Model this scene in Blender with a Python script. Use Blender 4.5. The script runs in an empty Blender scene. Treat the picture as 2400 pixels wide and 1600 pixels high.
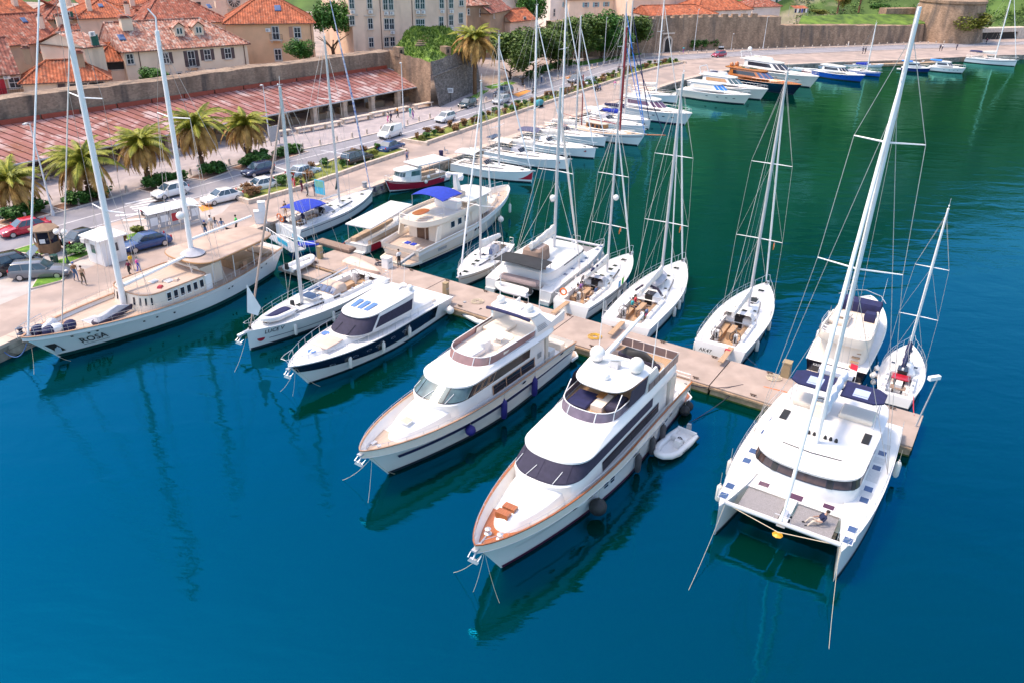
import bpy,bmesh,math,random
from mathutils import Vector,Matrix
R = math.radians;sin = math.sin;cos = math.cos;PI = math.pi
random.seed(7)
sc = bpy.context.scene
col = sc.collection
# ------------------------------------------------------------------ camera
FPX = 28 / 36 * 2400;CH = 28.6
_na = math.atan2(-75,3600);_p = math.atan(FPX / math.hypot(75,3600))
CF = Vector((0,cos(_p),-sin(_p)));_D0 = Vector((0,-sin(_p),-cos(_p)));_R0 = Vector((1,0,0))
CR = _R0 * cos(_na) + _D0 * sin(_na);CD = _R0 * -sin(_na) + _D0 * cos(_na)
cd = bpy.data.cameras.new('camera');cam = bpy.data.objects.new('camera',cd);col.objects.link(cam)
cd.lens = 28;cd.sensor_width = 36;cd.sensor_fit = 'HORIZONTAL';cd.clip_start = .5;cd.clip_end = 6000
_m = Matrix((CR,-CD,-CF)).transposed().to_4x4();_m.translation = (0,0,CH);cam.matrix_world = _m
sc.camera = cam
# ------------------------------------------------------------------ sky, sun, exposure
w = bpy.data.worlds.new('World');sc.world = w;w.use_nodes = True
nt = w.node_tree;bg = nt.nodes['Background']
sky = nt.nodes.new('ShaderNodeTexSky');sky.sky_type = 'NISHITA';sky.sun_disc = False
SUN_EL,SUN_AZ = 62,280          # azimuth clockwise from +Y
sky.sun_elevation = R(SUN_EL);sky.sun_rotation = R(SUN_AZ);sky.air_density = 1.0;sky.dust_density = 2.4;sky.ozone_density = 1.0
nt.links.new(sky.outputs[0],bg.inputs[0]);bg.inputs[1].default_value = .15
sl = bpy.data.lights.new('sun','SUN');sl.energy = 1.5;sl.angle = R(12);sl.color = (1,.80,.58)
so = bpy.data.objects.new('sun',sl);col.objects.link(so)
_d = Vector((sin(R(SUN_AZ)) * cos(R(SUN_EL)),cos(R(SUN_AZ)) * cos(R(SUN_EL)),sin(R(SUN_EL))))
so.rotation_euler = _d.to_track_quat('Z','Y').to_euler();so.location = _d * 200
sc.view_settings.view_transform = 'Standard';sc.view_settings.look = 'None';sc.view_settings.gamma = 1
sc.view_settings.exposure = 1.3;sc.view_settings.use_curve_mapping = False
# ------------------------------------------------------------------ helpers
def G(x,y,z=0.0):
    """point at height z seen at photograph pixel x, y"""
    d = CF * FPX + CR * (x - 1200) + CD * (y - 800);t = (z - CH) / d.z
    return Vector((d.x * t,d.y * t,z))
def ray(x,y):
    return CF * FPX + CR * (x - 1200) + CD * (y - 800)
def on_plane(x,y,p0,n):
    d = ray(x,y);o = Vector((0,0,CH));t = (Vector(p0) - o).dot(n) / d.dot(n);return o + d * t
MATS = {}
def mat(name,c,rough=.5,metal=0,var=.08,scale=2.0,bump=0,bscale=30,c2=None,dist=0,coat=0,stretch=None,world=False,spec=.5,detail=4):
    if name in MATS: return MATS[name]
    m = bpy.data.materials.new(name);m.use_nodes = True;n = m.node_tree;b = n.nodes['Principled BSDF']
    b.inputs['Roughness'].default_value = rough;b.inputs['Metallic'].default_value = metal
    b.inputs['Specular IOR Level'].default_value = spec
    if coat: b.inputs['Coat Weight'].default_value = coat;b.inputs['Coat Roughness'].default_value = .06
    tc = n.nodes.new('ShaderNodeTexCoord');mp = n.nodes.new('ShaderNodeMapping')
    if world:
        ge = n.nodes.new('ShaderNodeNewGeometry');n.links.new(ge.outputs['Position'],mp.inputs[0])
    else: n.links.new(tc.outputs['Object'],mp.inputs[0])
    if stretch: mp.inputs['Scale'].default_value = stretch
    no = n.nodes.new('ShaderNodeTexNoise');no.inputs['Scale'].default_value = scale;no.inputs['Detail'].default_value = detail
    no.inputs['Distortion'].default_value = dist
    n.links.new(mp.outputs[0],no.inputs[0])
    rp = n.nodes.new('ShaderNodeValToRGB');n.links.new(no.outputs[0],rp.inputs[0])
    a = [max(0,v * (1 - var)) for v in c];d = [min(1,v * (1 + var)) for v in (c2 or c)]
    rp.color_ramp.elements[0].position = .32;rp.color_ramp.elements[1].position = .68
    rp.color_ramp.elements[0].color = (*a,1);rp.color_ramp.elements[1].color = (*d,1)
    n.links.new(rp.outputs[0],b.inputs['Base Color'])
    if bump:
        n2 = n.nodes.new('ShaderNodeTexNoise');n2.inputs['Scale'].default_value = bscale;n2.inputs['Detail'].default_value = 5
        n.links.new(mp.outputs[0],n2.inputs[0]);bu = n.nodes.new('ShaderNodeBump');bu.inputs['Strength'].default_value = bump;bu.inputs['Distance'].default_value = .05
        n.links.new(n2.outputs[0],bu.inputs['Height']);n.links.new(bu.outputs[0],b.inputs['Normal'])
    MATS[name] = m;return m
def overlay(m,c,lo,hi,scale,stretch=(1,1,1),detail=6,seed=0,world=True):
    """lay a second stain colour over a material through a noise mask"""
    n = m.node_tree;b = n.nodes['Principled BSDF'];l = b.inputs['Base Color'].links[0];src = l.from_socket
    ge = n.nodes.new('ShaderNodeNewGeometry') if world else n.nodes.new('ShaderNodeTexCoord');mp = n.nodes.new('ShaderNodeMapping')
    mp.inputs['Scale'].default_value = stretch;mp.inputs['Location'].default_value = (seed * 3.1,seed,seed * 1.7)
    n.links.new(ge.outputs['Position' if world else 'Object'],mp.inputs[0])
    no = n.nodes.new('ShaderNodeTexNoise');no.inputs['Scale'].default_value = scale;no.inputs['Detail'].default_value = detail;n.links.new(mp.outputs[0],no.inputs[0])
    mr = n.nodes.new('ShaderNodeMapRange');mr.inputs[1].default_value = lo;mr.inputs[2].default_value = hi;n.links.new(no.outputs[0],mr.inputs[0])
    mx = n.nodes.new('ShaderNodeMixRGB');n.links.new(mr.outputs[0],mx.inputs[0]);n.links.new(src,mx.inputs[1]);mx.inputs[2].default_value = (*c,1)
    n.links.new(mx.outputs[0],b.inputs['Base Color']);return m
def cells(m,scale,amt=.3,stretch=(1,1,1),joint=.0):
    """vary the colour stone by stone (Voronoi cells), joints a little darker"""
    n = m.node_tree;b = n.nodes['Principled BSDF'];src = b.inputs['Base Color'].links[0].from_socket
    ge = n.nodes.new('ShaderNodeNewGeometry');mp = n.nodes.new('ShaderNodeMapping');mp.inputs['Scale'].default_value = stretch;n.links.new(ge.outputs['Position'],mp.inputs[0])
    vo = n.nodes.new('ShaderNodeTexVoronoi');vo.inputs['Scale'].default_value = scale;n.links.new(mp.outputs[0],vo.inputs['Vector'])
    sp = n.nodes.new('ShaderNodeSeparateColor');n.links.new(vo.outputs['Color'],sp.inputs[0])
    mr = n.nodes.new('ShaderNodeMapRange');mr.inputs[3].default_value = 1 - amt;mr.inputs[4].default_value = 1 + amt * .8;n.links.new(sp.outputs[0],mr.inputs[0])
    hs = n.nodes.new('ShaderNodeHueSaturation');n.links.new(mr.outputs[0],hs.inputs['Value']);n.links.new(src,hs.inputs['Color']);last = hs.outputs[0]
    if joint:
        ve = n.nodes.new('ShaderNodeTexVoronoi');ve.feature = 'DISTANCE_TO_EDGE';ve.inputs['Scale'].default_value = scale;n.links.new(mp.outputs[0],ve.inputs['Vector'])
        m2 = n.nodes.new('ShaderNodeMapRange');m2.inputs[1].default_value = .0;m2.inputs[2].default_value = joint;m2.inputs[3].default_value = .55;m2.inputs[4].default_value = 1;n.links.new(ve.outputs[0],m2.inputs[0])
        h2 = n.nodes.new('ShaderNodeHueSaturation');n.links.new(m2.outputs[0],h2.inputs['Value']);n.links.new(last,h2.inputs['Color']);last = h2.outputs[0]
    n.links.new(last,b.inputs['Base Color']);return m
def put(name,me,parent=None,kind=None):
    o = bpy.data.objects.new(name,me);col.objects.link(o)
    if parent is not None: o.parent = parent
    if kind: o['kind'] = kind
    return o
def tag(o,label,cat,group=None):
    o['label'] = label;o['category'] = cat
    if group: o['group'] = group
    return o
def thing(name,label,cat,loc=(0,0,0),rz=0,group=None):
    o = bpy.data.objects.new(name,None);col.objects.link(o);o.location = loc;o.rotation_euler = (0,0,rz);o.empty_display_size = .3
    return tag(o,label,cat,group)
def kids(o): return KIDS.get(o.name,[])
KIDS = {}
def copy_tree(o,parent=None):
    c = o.copy();col.objects.link(c)
    if parent is not None: c.parent = parent
    for ch in o.children: copy_tree(ch,c)
    return c
class MB:
    """collects shapes, build() links them as one mesh object"""
    def __init__(s): s.v = [];s.f = [];s.mi = [];s.cur = 0
    def add(s,vs,fs):
        k = len(s.v);s.v += [tuple(p) for p in vs];s.f += [tuple(i + k for i in f) for f in fs];s.mi += [s.cur] * len(fs);return s
    def box(s,x0,x1,y0,y1,z0,z1):
        return s.add([(x0,y0,z0),(x1,y0,z0),(x1,y1,z0),(x0,y1,z0),(x0,y0,z1),(x1,y0,z1),(x1,y1,z1),(x0,y1,z1)],
                     [(3,2,1,0),(4,5,6,7),(0,1,5,4),(1,2,6,5),(2,3,7,6),(3,0,4,7)])
    def cbox(s,c,sx,sy,sz,rz=0,top=1.0):
        vs = []
        for z,k in ((0,1),(sz,top)):
            for a,b in ((-1,-1),(1,-1),(1,1),(-1,1)):
                x = a * sx / 2 * k;y = b * sy / 2 * k;vs.append((c[0] + x * cos(rz) - y * sin(rz),c[1] + x * sin(rz) + y * cos(rz),c[2] + z))
        return s.add(vs,[(3,2,1,0),(4,5,6,7),(0,1,5,4),(1,2,6,5),(2,3,7,6),(3,0,4,7)])
    def quad(s,*p): return s.add(p,[tuple(range(len(p)))])
    def grid(s,rows):
        n = len(rows[0]);vs = [p for r in rows for p in r]
        return s.add(vs,[(i * n + j,i * n + j + 1,(i + 1) * n + j + 1,(i + 1) * n + j) for i in range(len(rows) - 1) for j in range(n - 1)])
    def loft(s,rings,cap0=False,cap1=True):
        n = len(rings[0]);vs = [p for r in rings for p in r];fs = []
        for i in range(len(rings) - 1):
            for j in range(n):
                k = (j + 1) % n;fs.append((i * n + j,i * n + k,(i + 1) * n + k,(i + 1) * n + j))
        if cap0: fs.append(tuple(range(n - 1,-1,-1)))
        if cap1: fs.append(tuple((len(rings) - 1) * n + j for j in range(n)))
        return s.add(vs,fs)
    def prism(s,poly,z0,z1,bottom=True):
        n = len(poly);a = [(p[0],p[1],z0) for p in poly];b = [(p[0],p[1],z1) for p in poly]
        return s.loft([a,b],bottom,True)
    def tube(s,p0,p1,r0,r1=None,n=6,caps=True):
        p0 = Vector(p0);p1 = Vector(p1);d = p1 - p0
        if d.length < 1e-6: return s
        r1 = r0 if r1 is None else r1;a = d.orthogonal().normalized();b = d.normalized().cross(a)
        ring = lambda p,r: [p + (a * cos(2 * PI * i / n) + b * sin(2 * PI * i / n)) * r for i in range(n)]
        return s.loft([ring(p0,r0),ring(p1,r1)],caps,caps)
    def path(s,pts,r,n=5,closed=False):
        pts = [Vector(p) for p in pts];rings = [];m = len(pts);up = Vector((0,0,1))
        for i,p in enumerate(pts):
            t = (pts[(i + 1) % m] - pts[i - 1]) if closed else (pts[min(i + 1,m - 1)] - pts[max(i - 1,0)])
            t.normalize();a = t.cross(up)
            if a.length < .05: a = t.cross(Vector((1,0,0)))
            a.normalize();b = a.cross(t);rr = r[i] if isinstance(r,(list,tuple)) else r
            rings.append([p + (a * cos(2 * PI * k / n) + b * sin(2 * PI * k / n)) * rr for k in range(n)])
        if closed: rings.append(rings[0]);return s.loft(rings,False,False)
        return s.loft(rings,True,True)
    def ball(s,c,r,sx=1,sy=1,sz=1,n=10,m=6):
        rings = []
        for i in range(m + 1):
            a = -PI / 2 + PI * i / m;rr = max(cos(a),.02)
            rings.append([(c[0] + r * sx * rr * cos(2 * PI * k / n),c[1] + r * sy * rr * sin(2 * PI * k / n),c[2] + r * sz * sin(a)) for k in range(n)])
        return s.loft(rings,True,True)
    def lathe(s,prof,c=(0,0,0),n=12):
        return s.loft([[(c[0] + r * cos(2 * PI * k / n),c[1] + r * sin(2 * PI * k / n),c[2] + z) for k in range(n)] for r,z in prof],True,True)
    def mesh(s,name,m,smooth=False):
        me = bpy.data.meshes.new(name);me.from_pydata(s.v,[],s.f)
        for x in (m if isinstance(m,(list,tuple)) else [m]): me.materials.append(x)
        if max(s.mi,default=0): me.polygons.foreach_set('material_index',s.mi)
        if smooth:
            me.polygons.foreach_set('use_smooth',[True] * len(me.polygons));me.set_sharp_from_angle(angle=R(38))
        me.update();return me
    def build(s,name,m,parent=None,smooth=False,kind=None):
        return put(name,s.mesh(name,m,smooth),parent,kind)
def lerp(a,b,t): return a + (b - a) * t
def interp(tab,t):
    if t <= tab[0][0]: return tab[0][1]
    for (a,x),(b,y) in zip(tab,tab[1:]):
        if t <= b:
            u = (t - a) / (b - a);u = u * u * (3 - 2 * u) * .5 + u * .5;return x + (y - x) * u
    return tab[-1][1]
def text_mesh(body,size=1.0,shear=0,bold=False):
    cu = bpy.data.curves.new('txt','FONT');cu.body = body;cu.size = size;cu.shear = shear;cu.align_x = 'CENTER';cu.align_y = 'CENTER';cu.resolution_u = 2
    if bold: cu.offset = .012 * size
    o = bpy.data.objects.new('txt',cu);col.objects.link(o);dg = bpy.context.evaluated_depsgraph_get()
    me = bpy.data.meshes.new_from_object(o.evaluated_get(dg));bpy.data.objects.remove(o);bpy.data.curves.remove(cu)
    vs = [tuple(v.co) for v in me.vertices];fs = [tuple(p.vertices) for p in me.polygons];bpy.data.meshes.remove(me);return vs,fs
# ------------------------------------------------------------------ materials
WHITE = mat('white_gelcoat',(.76,.735,.71),.28,var=.03,scale=.6,coat=.3)
CREAM = mat('cream_gelcoat',(.78,.68,.57),.3,var=.03,scale=.6,coat=.3)
DECKW = mat('deck_white',(.74,.72,.70),.55,var=.05,scale=2,bump=.1,bscale=60)
TEAK = mat('teak_deck',(.42,.27,.16),.6,var=.16,scale=3,stretch=(.6,8,1))
TEAKR = mat('varnished_teak',(.36,.11,.03),.3,var=.25,scale=3,stretch=(.6,8,1),coat=.4)
TEAKG = mat('weathered_teak',(.47,.36,.29),.7,var=.14,scale=2,stretch=(.5,7,1))
GLASS = mat('tinted_glass',(.02,.022,.035),.06,var=.2,scale=1,spec=.7)
GLASSB = mat('blue_glass',(.05,.09,.2),.08,var=.15,scale=1,spec=.7)
GLASSG = mat('green_glass',(.07,.12,.13),.05,var=.4,scale=1.3,spec=.8)
GLASSR = mat('rose_acrylic',(.30,.17,.16),.1,var=.2,scale=1,spec=.6)
NAVY = mat('navy_fabric',(.012,.014,.07),.75,var=.2,scale=3)
BLUE = mat('blue_canvas',(.01,.035,.36),.8,var=.15,scale=3)
BLACK = mat('black_paint',(.008,.008,.016),.2,var=.2,coat=.4)
BLACKR = mat('black_rubber',(.02,.02,.022),.6,var=.3)
CHAR = mat('charcoal_mesh_cover',(.032,.028,.055),.85,var=.15,scale=4)
GREYF = mat('grey_canvas',(.42,.42,.46),.85,var=.1,scale=3)
ALU = mat('mast_aluminium',(.62,.6,.6),.35,metal=.3,var=.06)
STEEL = mat('stainless_steel',(.6,.6,.62),.38,metal=.6,var=.05)
WPAINT = mat('white_paint',(.82,.8,.78),.4,var=.03)
SAIL = mat('sailcloth',(.74,.68,.62),.8,var=.1,scale=4,bump=.3,bscale=12)
SAND = mat('sand_canvas',(.55,.42,.34),.85,var=.1,scale=3)
TAUPE = mat('taupe_canvas',(.25,.17,.13),.85,var=.12,scale=3)
WIRE = mat('rigging_wire',(.55,.5,.46),.4,metal=.3,var=.1)
ROPE = mat('rope',(.55,.46,.34),.9,var=.15,scale=20)
ROPED = mat('dark_rope',(.03,.03,.05),.9,var=.15,scale=20)
RED = mat('red_paint',(.42,.012,.03),.3,var=.1,coat=.3)
FENDW = mat('white_vinyl',(.76,.7,.64),.5,var=.06)
FENDB = mat('navy_vinyl',(.015,.012,.16),.6,var=.12)
FENDG = mat('grey_vinyl',(.06,.055,.06),.6,var=.12)
ORANGE = mat('orange_plastic',(.75,.16,.02),.5,var=.08)
WOOD = mat('varnished_wood',(.40,.17,.05),.35,var=.2,scale=2,stretch=(1,6,6),coat=.3)
GREYP = mat('grey_paint',(.35,.35,.36),.5,var=.08)
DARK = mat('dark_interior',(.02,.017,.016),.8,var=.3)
GREEN = mat('dark_green_paint',(.01,.06,.05),.4,var=.15)
ANTI = mat('dark_antifouling',(.01,.02,.035),.6,var=.2)
SKIN = mat('skin',(.52,.30,.21),.6,var=.05)
# ================================================================== SETTING
Z0 = 1.2                                   # quay level above the water
# ---- water
wm = bpy.data.materials.new('harbour_water');wm.use_nodes = True;n = wm.node_tree;n.nodes.clear()
out = n.nodes.new('ShaderNodeOutputMaterial');ge = n.nodes.new('ShaderNodeNewGeometry')
def wnoise(scale,st,det=3,dist=0.0):
    mp = n.nodes.new('ShaderNodeMapping');mp.inputs['Scale'].default_value = st;n.links.new(ge.outputs['Position'],mp.inputs[0])
    no = n.nodes.new('ShaderNodeTexNoise');no.inputs['Scale'].default_value = scale;no.inputs['Detail'].default_value = det;no.inputs['Distortion'].default_value = dist
    n.links.new(mp.outputs[0],no.inputs[0]);return no.outputs[0]
def math_(op,a,b):
    q = n.nodes.new('ShaderNodeMath');q.operation = op
    for i,v in enumerate((a,b)):
        if isinstance(v,(int,float)): q.inputs[i].default_value = v
        else: n.links.new(v,q.inputs[i])
    return q.outputs[0]
patch = wnoise(.045,(1,1.6,1),2)                                  # cat's paws: rough and calm patches
pm = n.nodes.new('ShaderNodeMapRange');pm.inputs[1].default_value = .42;pm.inputs[2].default_value = .66;pm.inputs[3].default_value = .25;pm.inputs[4].default_value = 1.0;n.links.new(patch,pm.inputs[0])
h1 = math_('MULTIPLY',wnoise(.32,(.7,1.3,1),2,.4),.06)
h2 = math_('MULTIPLY',math_('MULTIPLY',wnoise(2.1,(.6,1.5,1),3,.3),pm.outputs[0]),.016)
h3 = math_('MULTIPLY',math_('MULTIPLY',wnoise(9,(.6,1.4,1),2),pm.outputs[0]),.003)
bu = n.nodes.new('ShaderNodeBump');bu.inputs['Strength'].default_value = 1;bu.inputs['Distance'].default_value = 1
n.links.new(math_('ADD',math_('ADD',h1,h2),h3),bu.inputs['Height'])
df = n.nodes.new('ShaderNodeBsdfDiffuse');df.inputs[0].default_value = (0.0,.020,.013,1)
gl = n.nodes.new('ShaderNodeBsdfGlossy');gl.inputs['Roughness'].default_value = .045
n.links.new(bu.outputs[0],gl.inputs['Normal'])
fr = n.nodes.new('ShaderNodeFresnel');fr.inputs[0].default_value = 1.5;n.links.new(bu.outputs[0],fr.inputs['Normal'])
mr = n.nodes.new('ShaderNodeMapRange');mr.inputs[1].default_value = .04;mr.inputs[2].default_value = .6;mr.inputs[3].default_value = .12;mr.inputs[4].default_value = .7;n.links.new(fr.outputs[0],mr.inputs[0])
tr_ = n.nodes.new('ShaderNodeValToRGB');n.links.new(fr.outputs[0],tr_.inputs[0]);te = tr_.color_ramp.elements     # mirrored sky blue painted into the gloss at steep rays, green at grazing ones
te[0].position = .075;te[0].color = (.005,.46,1,1);te[1].position = .4;te[1].color = (.22,.66,.52,1);n.links.new(tr_.outputs[0],gl.inputs[0])
mx = n.nodes.new('ShaderNodeMixShader');n.links.new(mr.outputs[0],mx.inputs[0]);n.links.new(df.outputs[0],mx.inputs[1]);n.links.new(gl.outputs[0],mx.inputs[2])
n.links.new(mx.outputs[0],out.inputs[0])
MB().quad((-700,-500,0),(900,-500,0),(900,420,0),(-700,420,0)).build('water',wm,kind='structure')

# ---- land: quay wall, promenade, road, plaza
QUAY = mat('quay_concrete',(.37,.285,.245),.85,var=.16,scale=.5,world=True,bump=.15,bscale=8)
overlay(QUAY,(.29,.23,.205),.5,.62,.25,seed=2)
STONE = mat('pale_stone',(.56,.46,.38),.8,var=.18,scale=1.5,bump=.4,bscale=6)
ASPH = mat('asphalt',(.235,.225,.25),.85,var=.1,scale=.6,world=True,bump=.1,bscale=30)
overlay(ASPH,(.29,.27,.285),.5,.7,.35,(1,.25,1),seed=4)
PLAZA = mat('plaza_paving',(.37,.315,.31),.8,var=.16,scale=1.2,stretch=(1,.4,1),world=True,bump=.25,bscale=5)
overlay(PLAZA,(.30,.26,.27),.45,.65,.5,seed=7)
QWALL = mat('quay_wall_stone',(.26,.22,.18),.9,var=.35,scale=1.3,world=True,bump=.6,bscale=3)
Q = [(-75,-45),(-42,38),(-36.3,51.9),(-30.8,65),(-25.2,78),(-16.6,92),(-8.7,105.1),(8.8,132.4),(26.2,159.7),(31.5,168.2),(44,184.5),(61.4,196.6),(80,204.5),(100,211),(123,221.3),(140,226),(230,258)]
LAND = Q + [(330,300),(330,420),(-300,420),(-300,-45)]
m = MB();nL = len(LAND)
m.add([(x,y,Z0) for x,y in LAND],[tuple(range(nL))]);quay = m.build('quay',QUAY,kind='structure')
m = MB()
for a,b in zip(Q,Q[1:]):
    k = max(1,int(math.dist(a,b) / 3))
    for i in range(k):
        p = [lerp(a[j],b[j],i / k) for j in (0,1)];q = [lerp(a[j],b[j],(i + 1) / k) for j in (0,1)]
        m.quad((*p,-2),(*q,-2),(*q,Z0 - .004),(*p,Z0 - .004))
m.build('quay_wall',QWALL,quay)
# coping blocks along the visible edge, pieces of the quay
def along(pl,step,d0=0,d1=1e9):
    out = [];acc = 0;nxt = d0
    for a,b in zip(pl,pl[1:]):
        L = math.dist(a,b)
        while nxt <= acc + L and nxt <= d1:
            t = (nxt - acc) / L;out.append((lerp(a[0],b[0],t),lerp(a[1],b[1],t),math.atan2(b[1] - a[1],b[0] - a[0])));nxt += step
        acc += L
    return out
COPE = mat('coping_stone',(.50,.39,.32),.8,var=.14,scale=.9,world=True,bump=.3,bscale=7)
cope_me = MB().box(-.89,.89,-.02,1.1,-.22,.035).mesh('coping_block',COPE)
for x,y,a in along(Q,1.8,78,330):
    o = put('coping_block',cope_me,quay);o.location = (x,y,Z0 + random.uniform(0,.012));o.rotation_euler = (0,0,a)
Rq = [(-72,20),(-46.9,67.6),(-39.1,80.2),(-31.2,92.5),(-24.6,102.3),(-15.9,115.6),(-.8,141),(14,167),(26.5,188.5),(32,195.5),(39.7,201.5),(50,207.3),(63.3,213),(85,222.3),(109.6,232),(147.4,247.3),(235,280)]
Rt = [(-79,24),(-50.7,74.8),(-44,86),(-37.6,96.6),(-31.8,105),(-25.1,112.5),(-16.9,123.6),(-10.6,134),(-1,152),(10,172),(18.5,188),(24,196.5),(32,204.5),(43.6,211.6),(66,222.8),(106.6,239),(150.4,254),(232,287)]
def strip_z(m,a,b,z):
    poly = [(*p,z) for p in a] + [(*p,z) for p in reversed(b)];m.add(poly,[tuple(range(len(poly)))])
m = MB();strip_z(m,Rq,Rt,Z0 + .006);road = m.build('road',ASPH,kind='structure')
# parking bay and bus stop apron on the quay side of the road (asphalt patches)
m = MB();bay = [G(0,600,Z0),G(180,545,Z0),G(330,518,Z0),G(470,470,Z0),G(540,445,Z0),G(600,421,Z0),G(520,500,Z0),G(300,585,Z0),G(215,625,Z0),G(0,715,Z0),G(-300,830,Z0),G(-300,690,Z0)]
APRON = mat('worn_apron',(.42,.37,.345),.85,var=.12,scale=.7,world=True,bump=.1,bscale=20)
m.add([(p.x,p.y,Z0 + .003) for p in bay],[tuple(range(len(bay)))]);m.build('parking_apron',APRON,kind='structure')
m = MB();strip_z(m,[(x,y) for x,y in Rt[:11]],[(-98,45),(-62,86),(-50,104),(-40,118),(-30,131),(-14.8,139.8),(-6.8,156),(2,178),(12,196),(20,204),(24,205)][:11],Z0 + .004)
m.build('plaza',PLAZA,kind='structure')
# kerbs (real steps), a run of stones each
KERB = mat('kerb_stone',(.55,.46,.40),.8,var=.14,scale=1.2,world=True,bump=.3,bscale=9)
def offset(pl,d):
    out = []
    for i,p in enumerate(pl):
        a = pl[max(i - 1,0)];b = pl[min(i + 1,len(pl) - 1)];t = Vector((b[0] - a[0],b[1] - a[1])).normalized();out.append((p[0] - t.y * d,p[1] + t.x * d))
    return out
def kerb(name,pl,w,h,mtl=KERB):
    a = offset(pl,0);b = offset(pl,w);m = MB();rows = []
    for p,q in zip(a,b): rows.append([(*p,Z0 - .05),(*p,Z0 + h),(*q,Z0 + h),(*q,Z0 - .05)])
    return m.grid(rows).build(name,mtl,kind='structure')
kerb('kerb',Rt,.28,.13)
kerb('kerb',[p for p in Rq if p[0] > -33],-.28,.13)
# road paint
PAINT = mat('road_paint',(.68,.66,.66),.7,var=.1,scale=2)
def mid(t): return [(lerp(a[0],b[0],t),lerp(a[1],b[1],t)) for a,b in zip(resample(Rq,60),resample(Rt,60))]
def resample(pl,k):
    ln = [0]
    for a,b in zip(pl,pl[1:]): ln.append(ln[-1] + math.dist(a,b))
    out = []
    for i in range(k + 1):
        d = ln[-1] * i / k
        for j in range(len(pl) - 1):
            if d <= ln[j + 1] + 1e-6:
                t = (d - ln[j]) / (ln[j + 1] - ln[j]);out.append((lerp(pl[j][0],pl[j + 1][0],t),lerp(pl[j][1],pl[j + 1][1],t)));break
    return out
cl = mid(.5);m = MB();strip_z(m,offset(cl,-.07)[8:],offset(cl,.07)[8:],Z0 + .011);m.build('centre_line',PAINT,road)
e = mid(.05);m = MB();strip_z(m,offset(e,-.06)[6:17],offset(e,.06)[6:17],Z0 + .011);m.build('edge_line',PAINT,road)
# zebra crossing: bars between these corners of the photograph
za,zb,zc,zd = [G(*p,Z0) for p in ((292,478),(352,464),(432,494),(330,506))]
for i in range(7):
    t0 = (i + .05) / 7;t1 = (i + .55) / 7
    p = [za.lerp(zd,t0),zb.lerp(zc,t0),zb.lerp(zc,t1),za.lerp(zd,t1)]
    MB().quad(*[(q.x,q.y,Z0 + .011) for q in p]).build('zebra_bar',PAINT,road)
for px,py in ((300,504),(318,515)):
    p = G(px,py,Z0);MB().cbox((p.x,p.y,Z0 + .011),2.4,.5,.001,R(18)).build('stop_bar',PAINT,road)
ORP = mat('orange_paint',(.62,.25,.05),.8,var=.15,scale=1.5)
for q4 in (((464,484),(492,478),(500,490),(474,497)),((1200,222),(1230,210),(1245,214),(1215,228)),((1320,182),(1355,170),(1360,173),(1330,186))):
    MB().quad(*[(G(*p,Z0).x,G(*p,Z0).y,Z0 + .012) for p in q4]).build('orange_marking',ORP,road)

# ---- hills behind the town, up to the skyline that the water mirrors
def vnoise(x,y,s=1.0):
    return (sin(x * .011 * s + 1.3) * cos(y * .013 * s + .4) + .5 * sin(x * .031 * s + y * .027 * s) + .25 * sin(x * .067 * s - y * .071 * s + 2) + .12 * sin(x * .17 * s + y * .13 * s))
HILL = mat('hill_scrub',(.035,.075,.018),.9,var=.45,scale=.06,world=True,c2=(.075,.13,.025),bump=1,bscale=.5,detail=8)
overlay(HILL,(.40,.31,.24),.56,.68,.05,seed=3)
def foot(x): return 292 + .14 * abs(x) if x < 60 else 300.4 + (x - 60) * -.36 if x < 170 else 260 + (x - 170) * .75
def hill_z(x,y):
    d = y - foot(x)
    if d <= 0: return .6
    crest = 490 + .14 * max(x,0) + 25 * vnoise(x * .5,300);h = min(d,60) * .75 + max(0,d - 60) * .70
    h = h if h < crest else crest - (h - crest) * .35
    return .6 + h + min(d,40) / 40 * 7 * vnoise(x * 2,y * 2)
rows = [];ys = [255 + 5 * i for i in range(22)] + [370 + 26 * i for i in range(34)];xs = [-1500 + 60 * i for i in range(20)] + [-300 + 12 * i for i in range(60)] + [430 + 60 * i for i in range(20)]
for y in ys: rows.append([(x,y,hill_z(x,y) if y > 256 else .4) for x in xs])
MB().grid(rows).build('hills',HILL,smooth=True,kind='structure')

# ---- old town rampart and its bastion
RAMP = mat('rampart_masonry',(.25,.175,.125),.95,var=.3,scale=.55,world=True,stretch=(1,1,.45),bump=.9,bscale=2.2,detail=8)
overlay(RAMP,(.34,.25,.18),.5,.66,.30,(1,1,.3),seed=1)
overlay(RAMP,(.075,.062,.055),.52,.70,.6,(1,1,.16),seed=5)
RAMP2 = mat('bastion_masonry',(.31,.20,.13),.95,var=.3,scale=.6,world=True,stretch=(1,1,.4),bump=.9,bscale=2.0,detail=8)
overlay(RAMP2,(.15,.11,.085),.50,.68,.45,(1,1,.14),seed=8)
RDARK = mat('dark_masonry',(.19,.155,.135),.95,var=.3,scale=.9,world=True,stretch=(1,1,2.2),bump=1,bscale=3,detail=8)
overlay(RDARK,(.31,.25,.2),.55,.72,.4,(1,1,.3),seed=9)
cells(RAMP,3.2,.2,(1,1,1.7));cells(RAMP2,2.6,.22,(1,1,1.6));cells(RDARK,2.4,.35,(1,1,2.2),.08);cells(QWALL,1.1,.35,(1,1,1.5),.06)
W1,W2 = Vector((-100,52)),Vector((-22.6,147.4))
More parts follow.
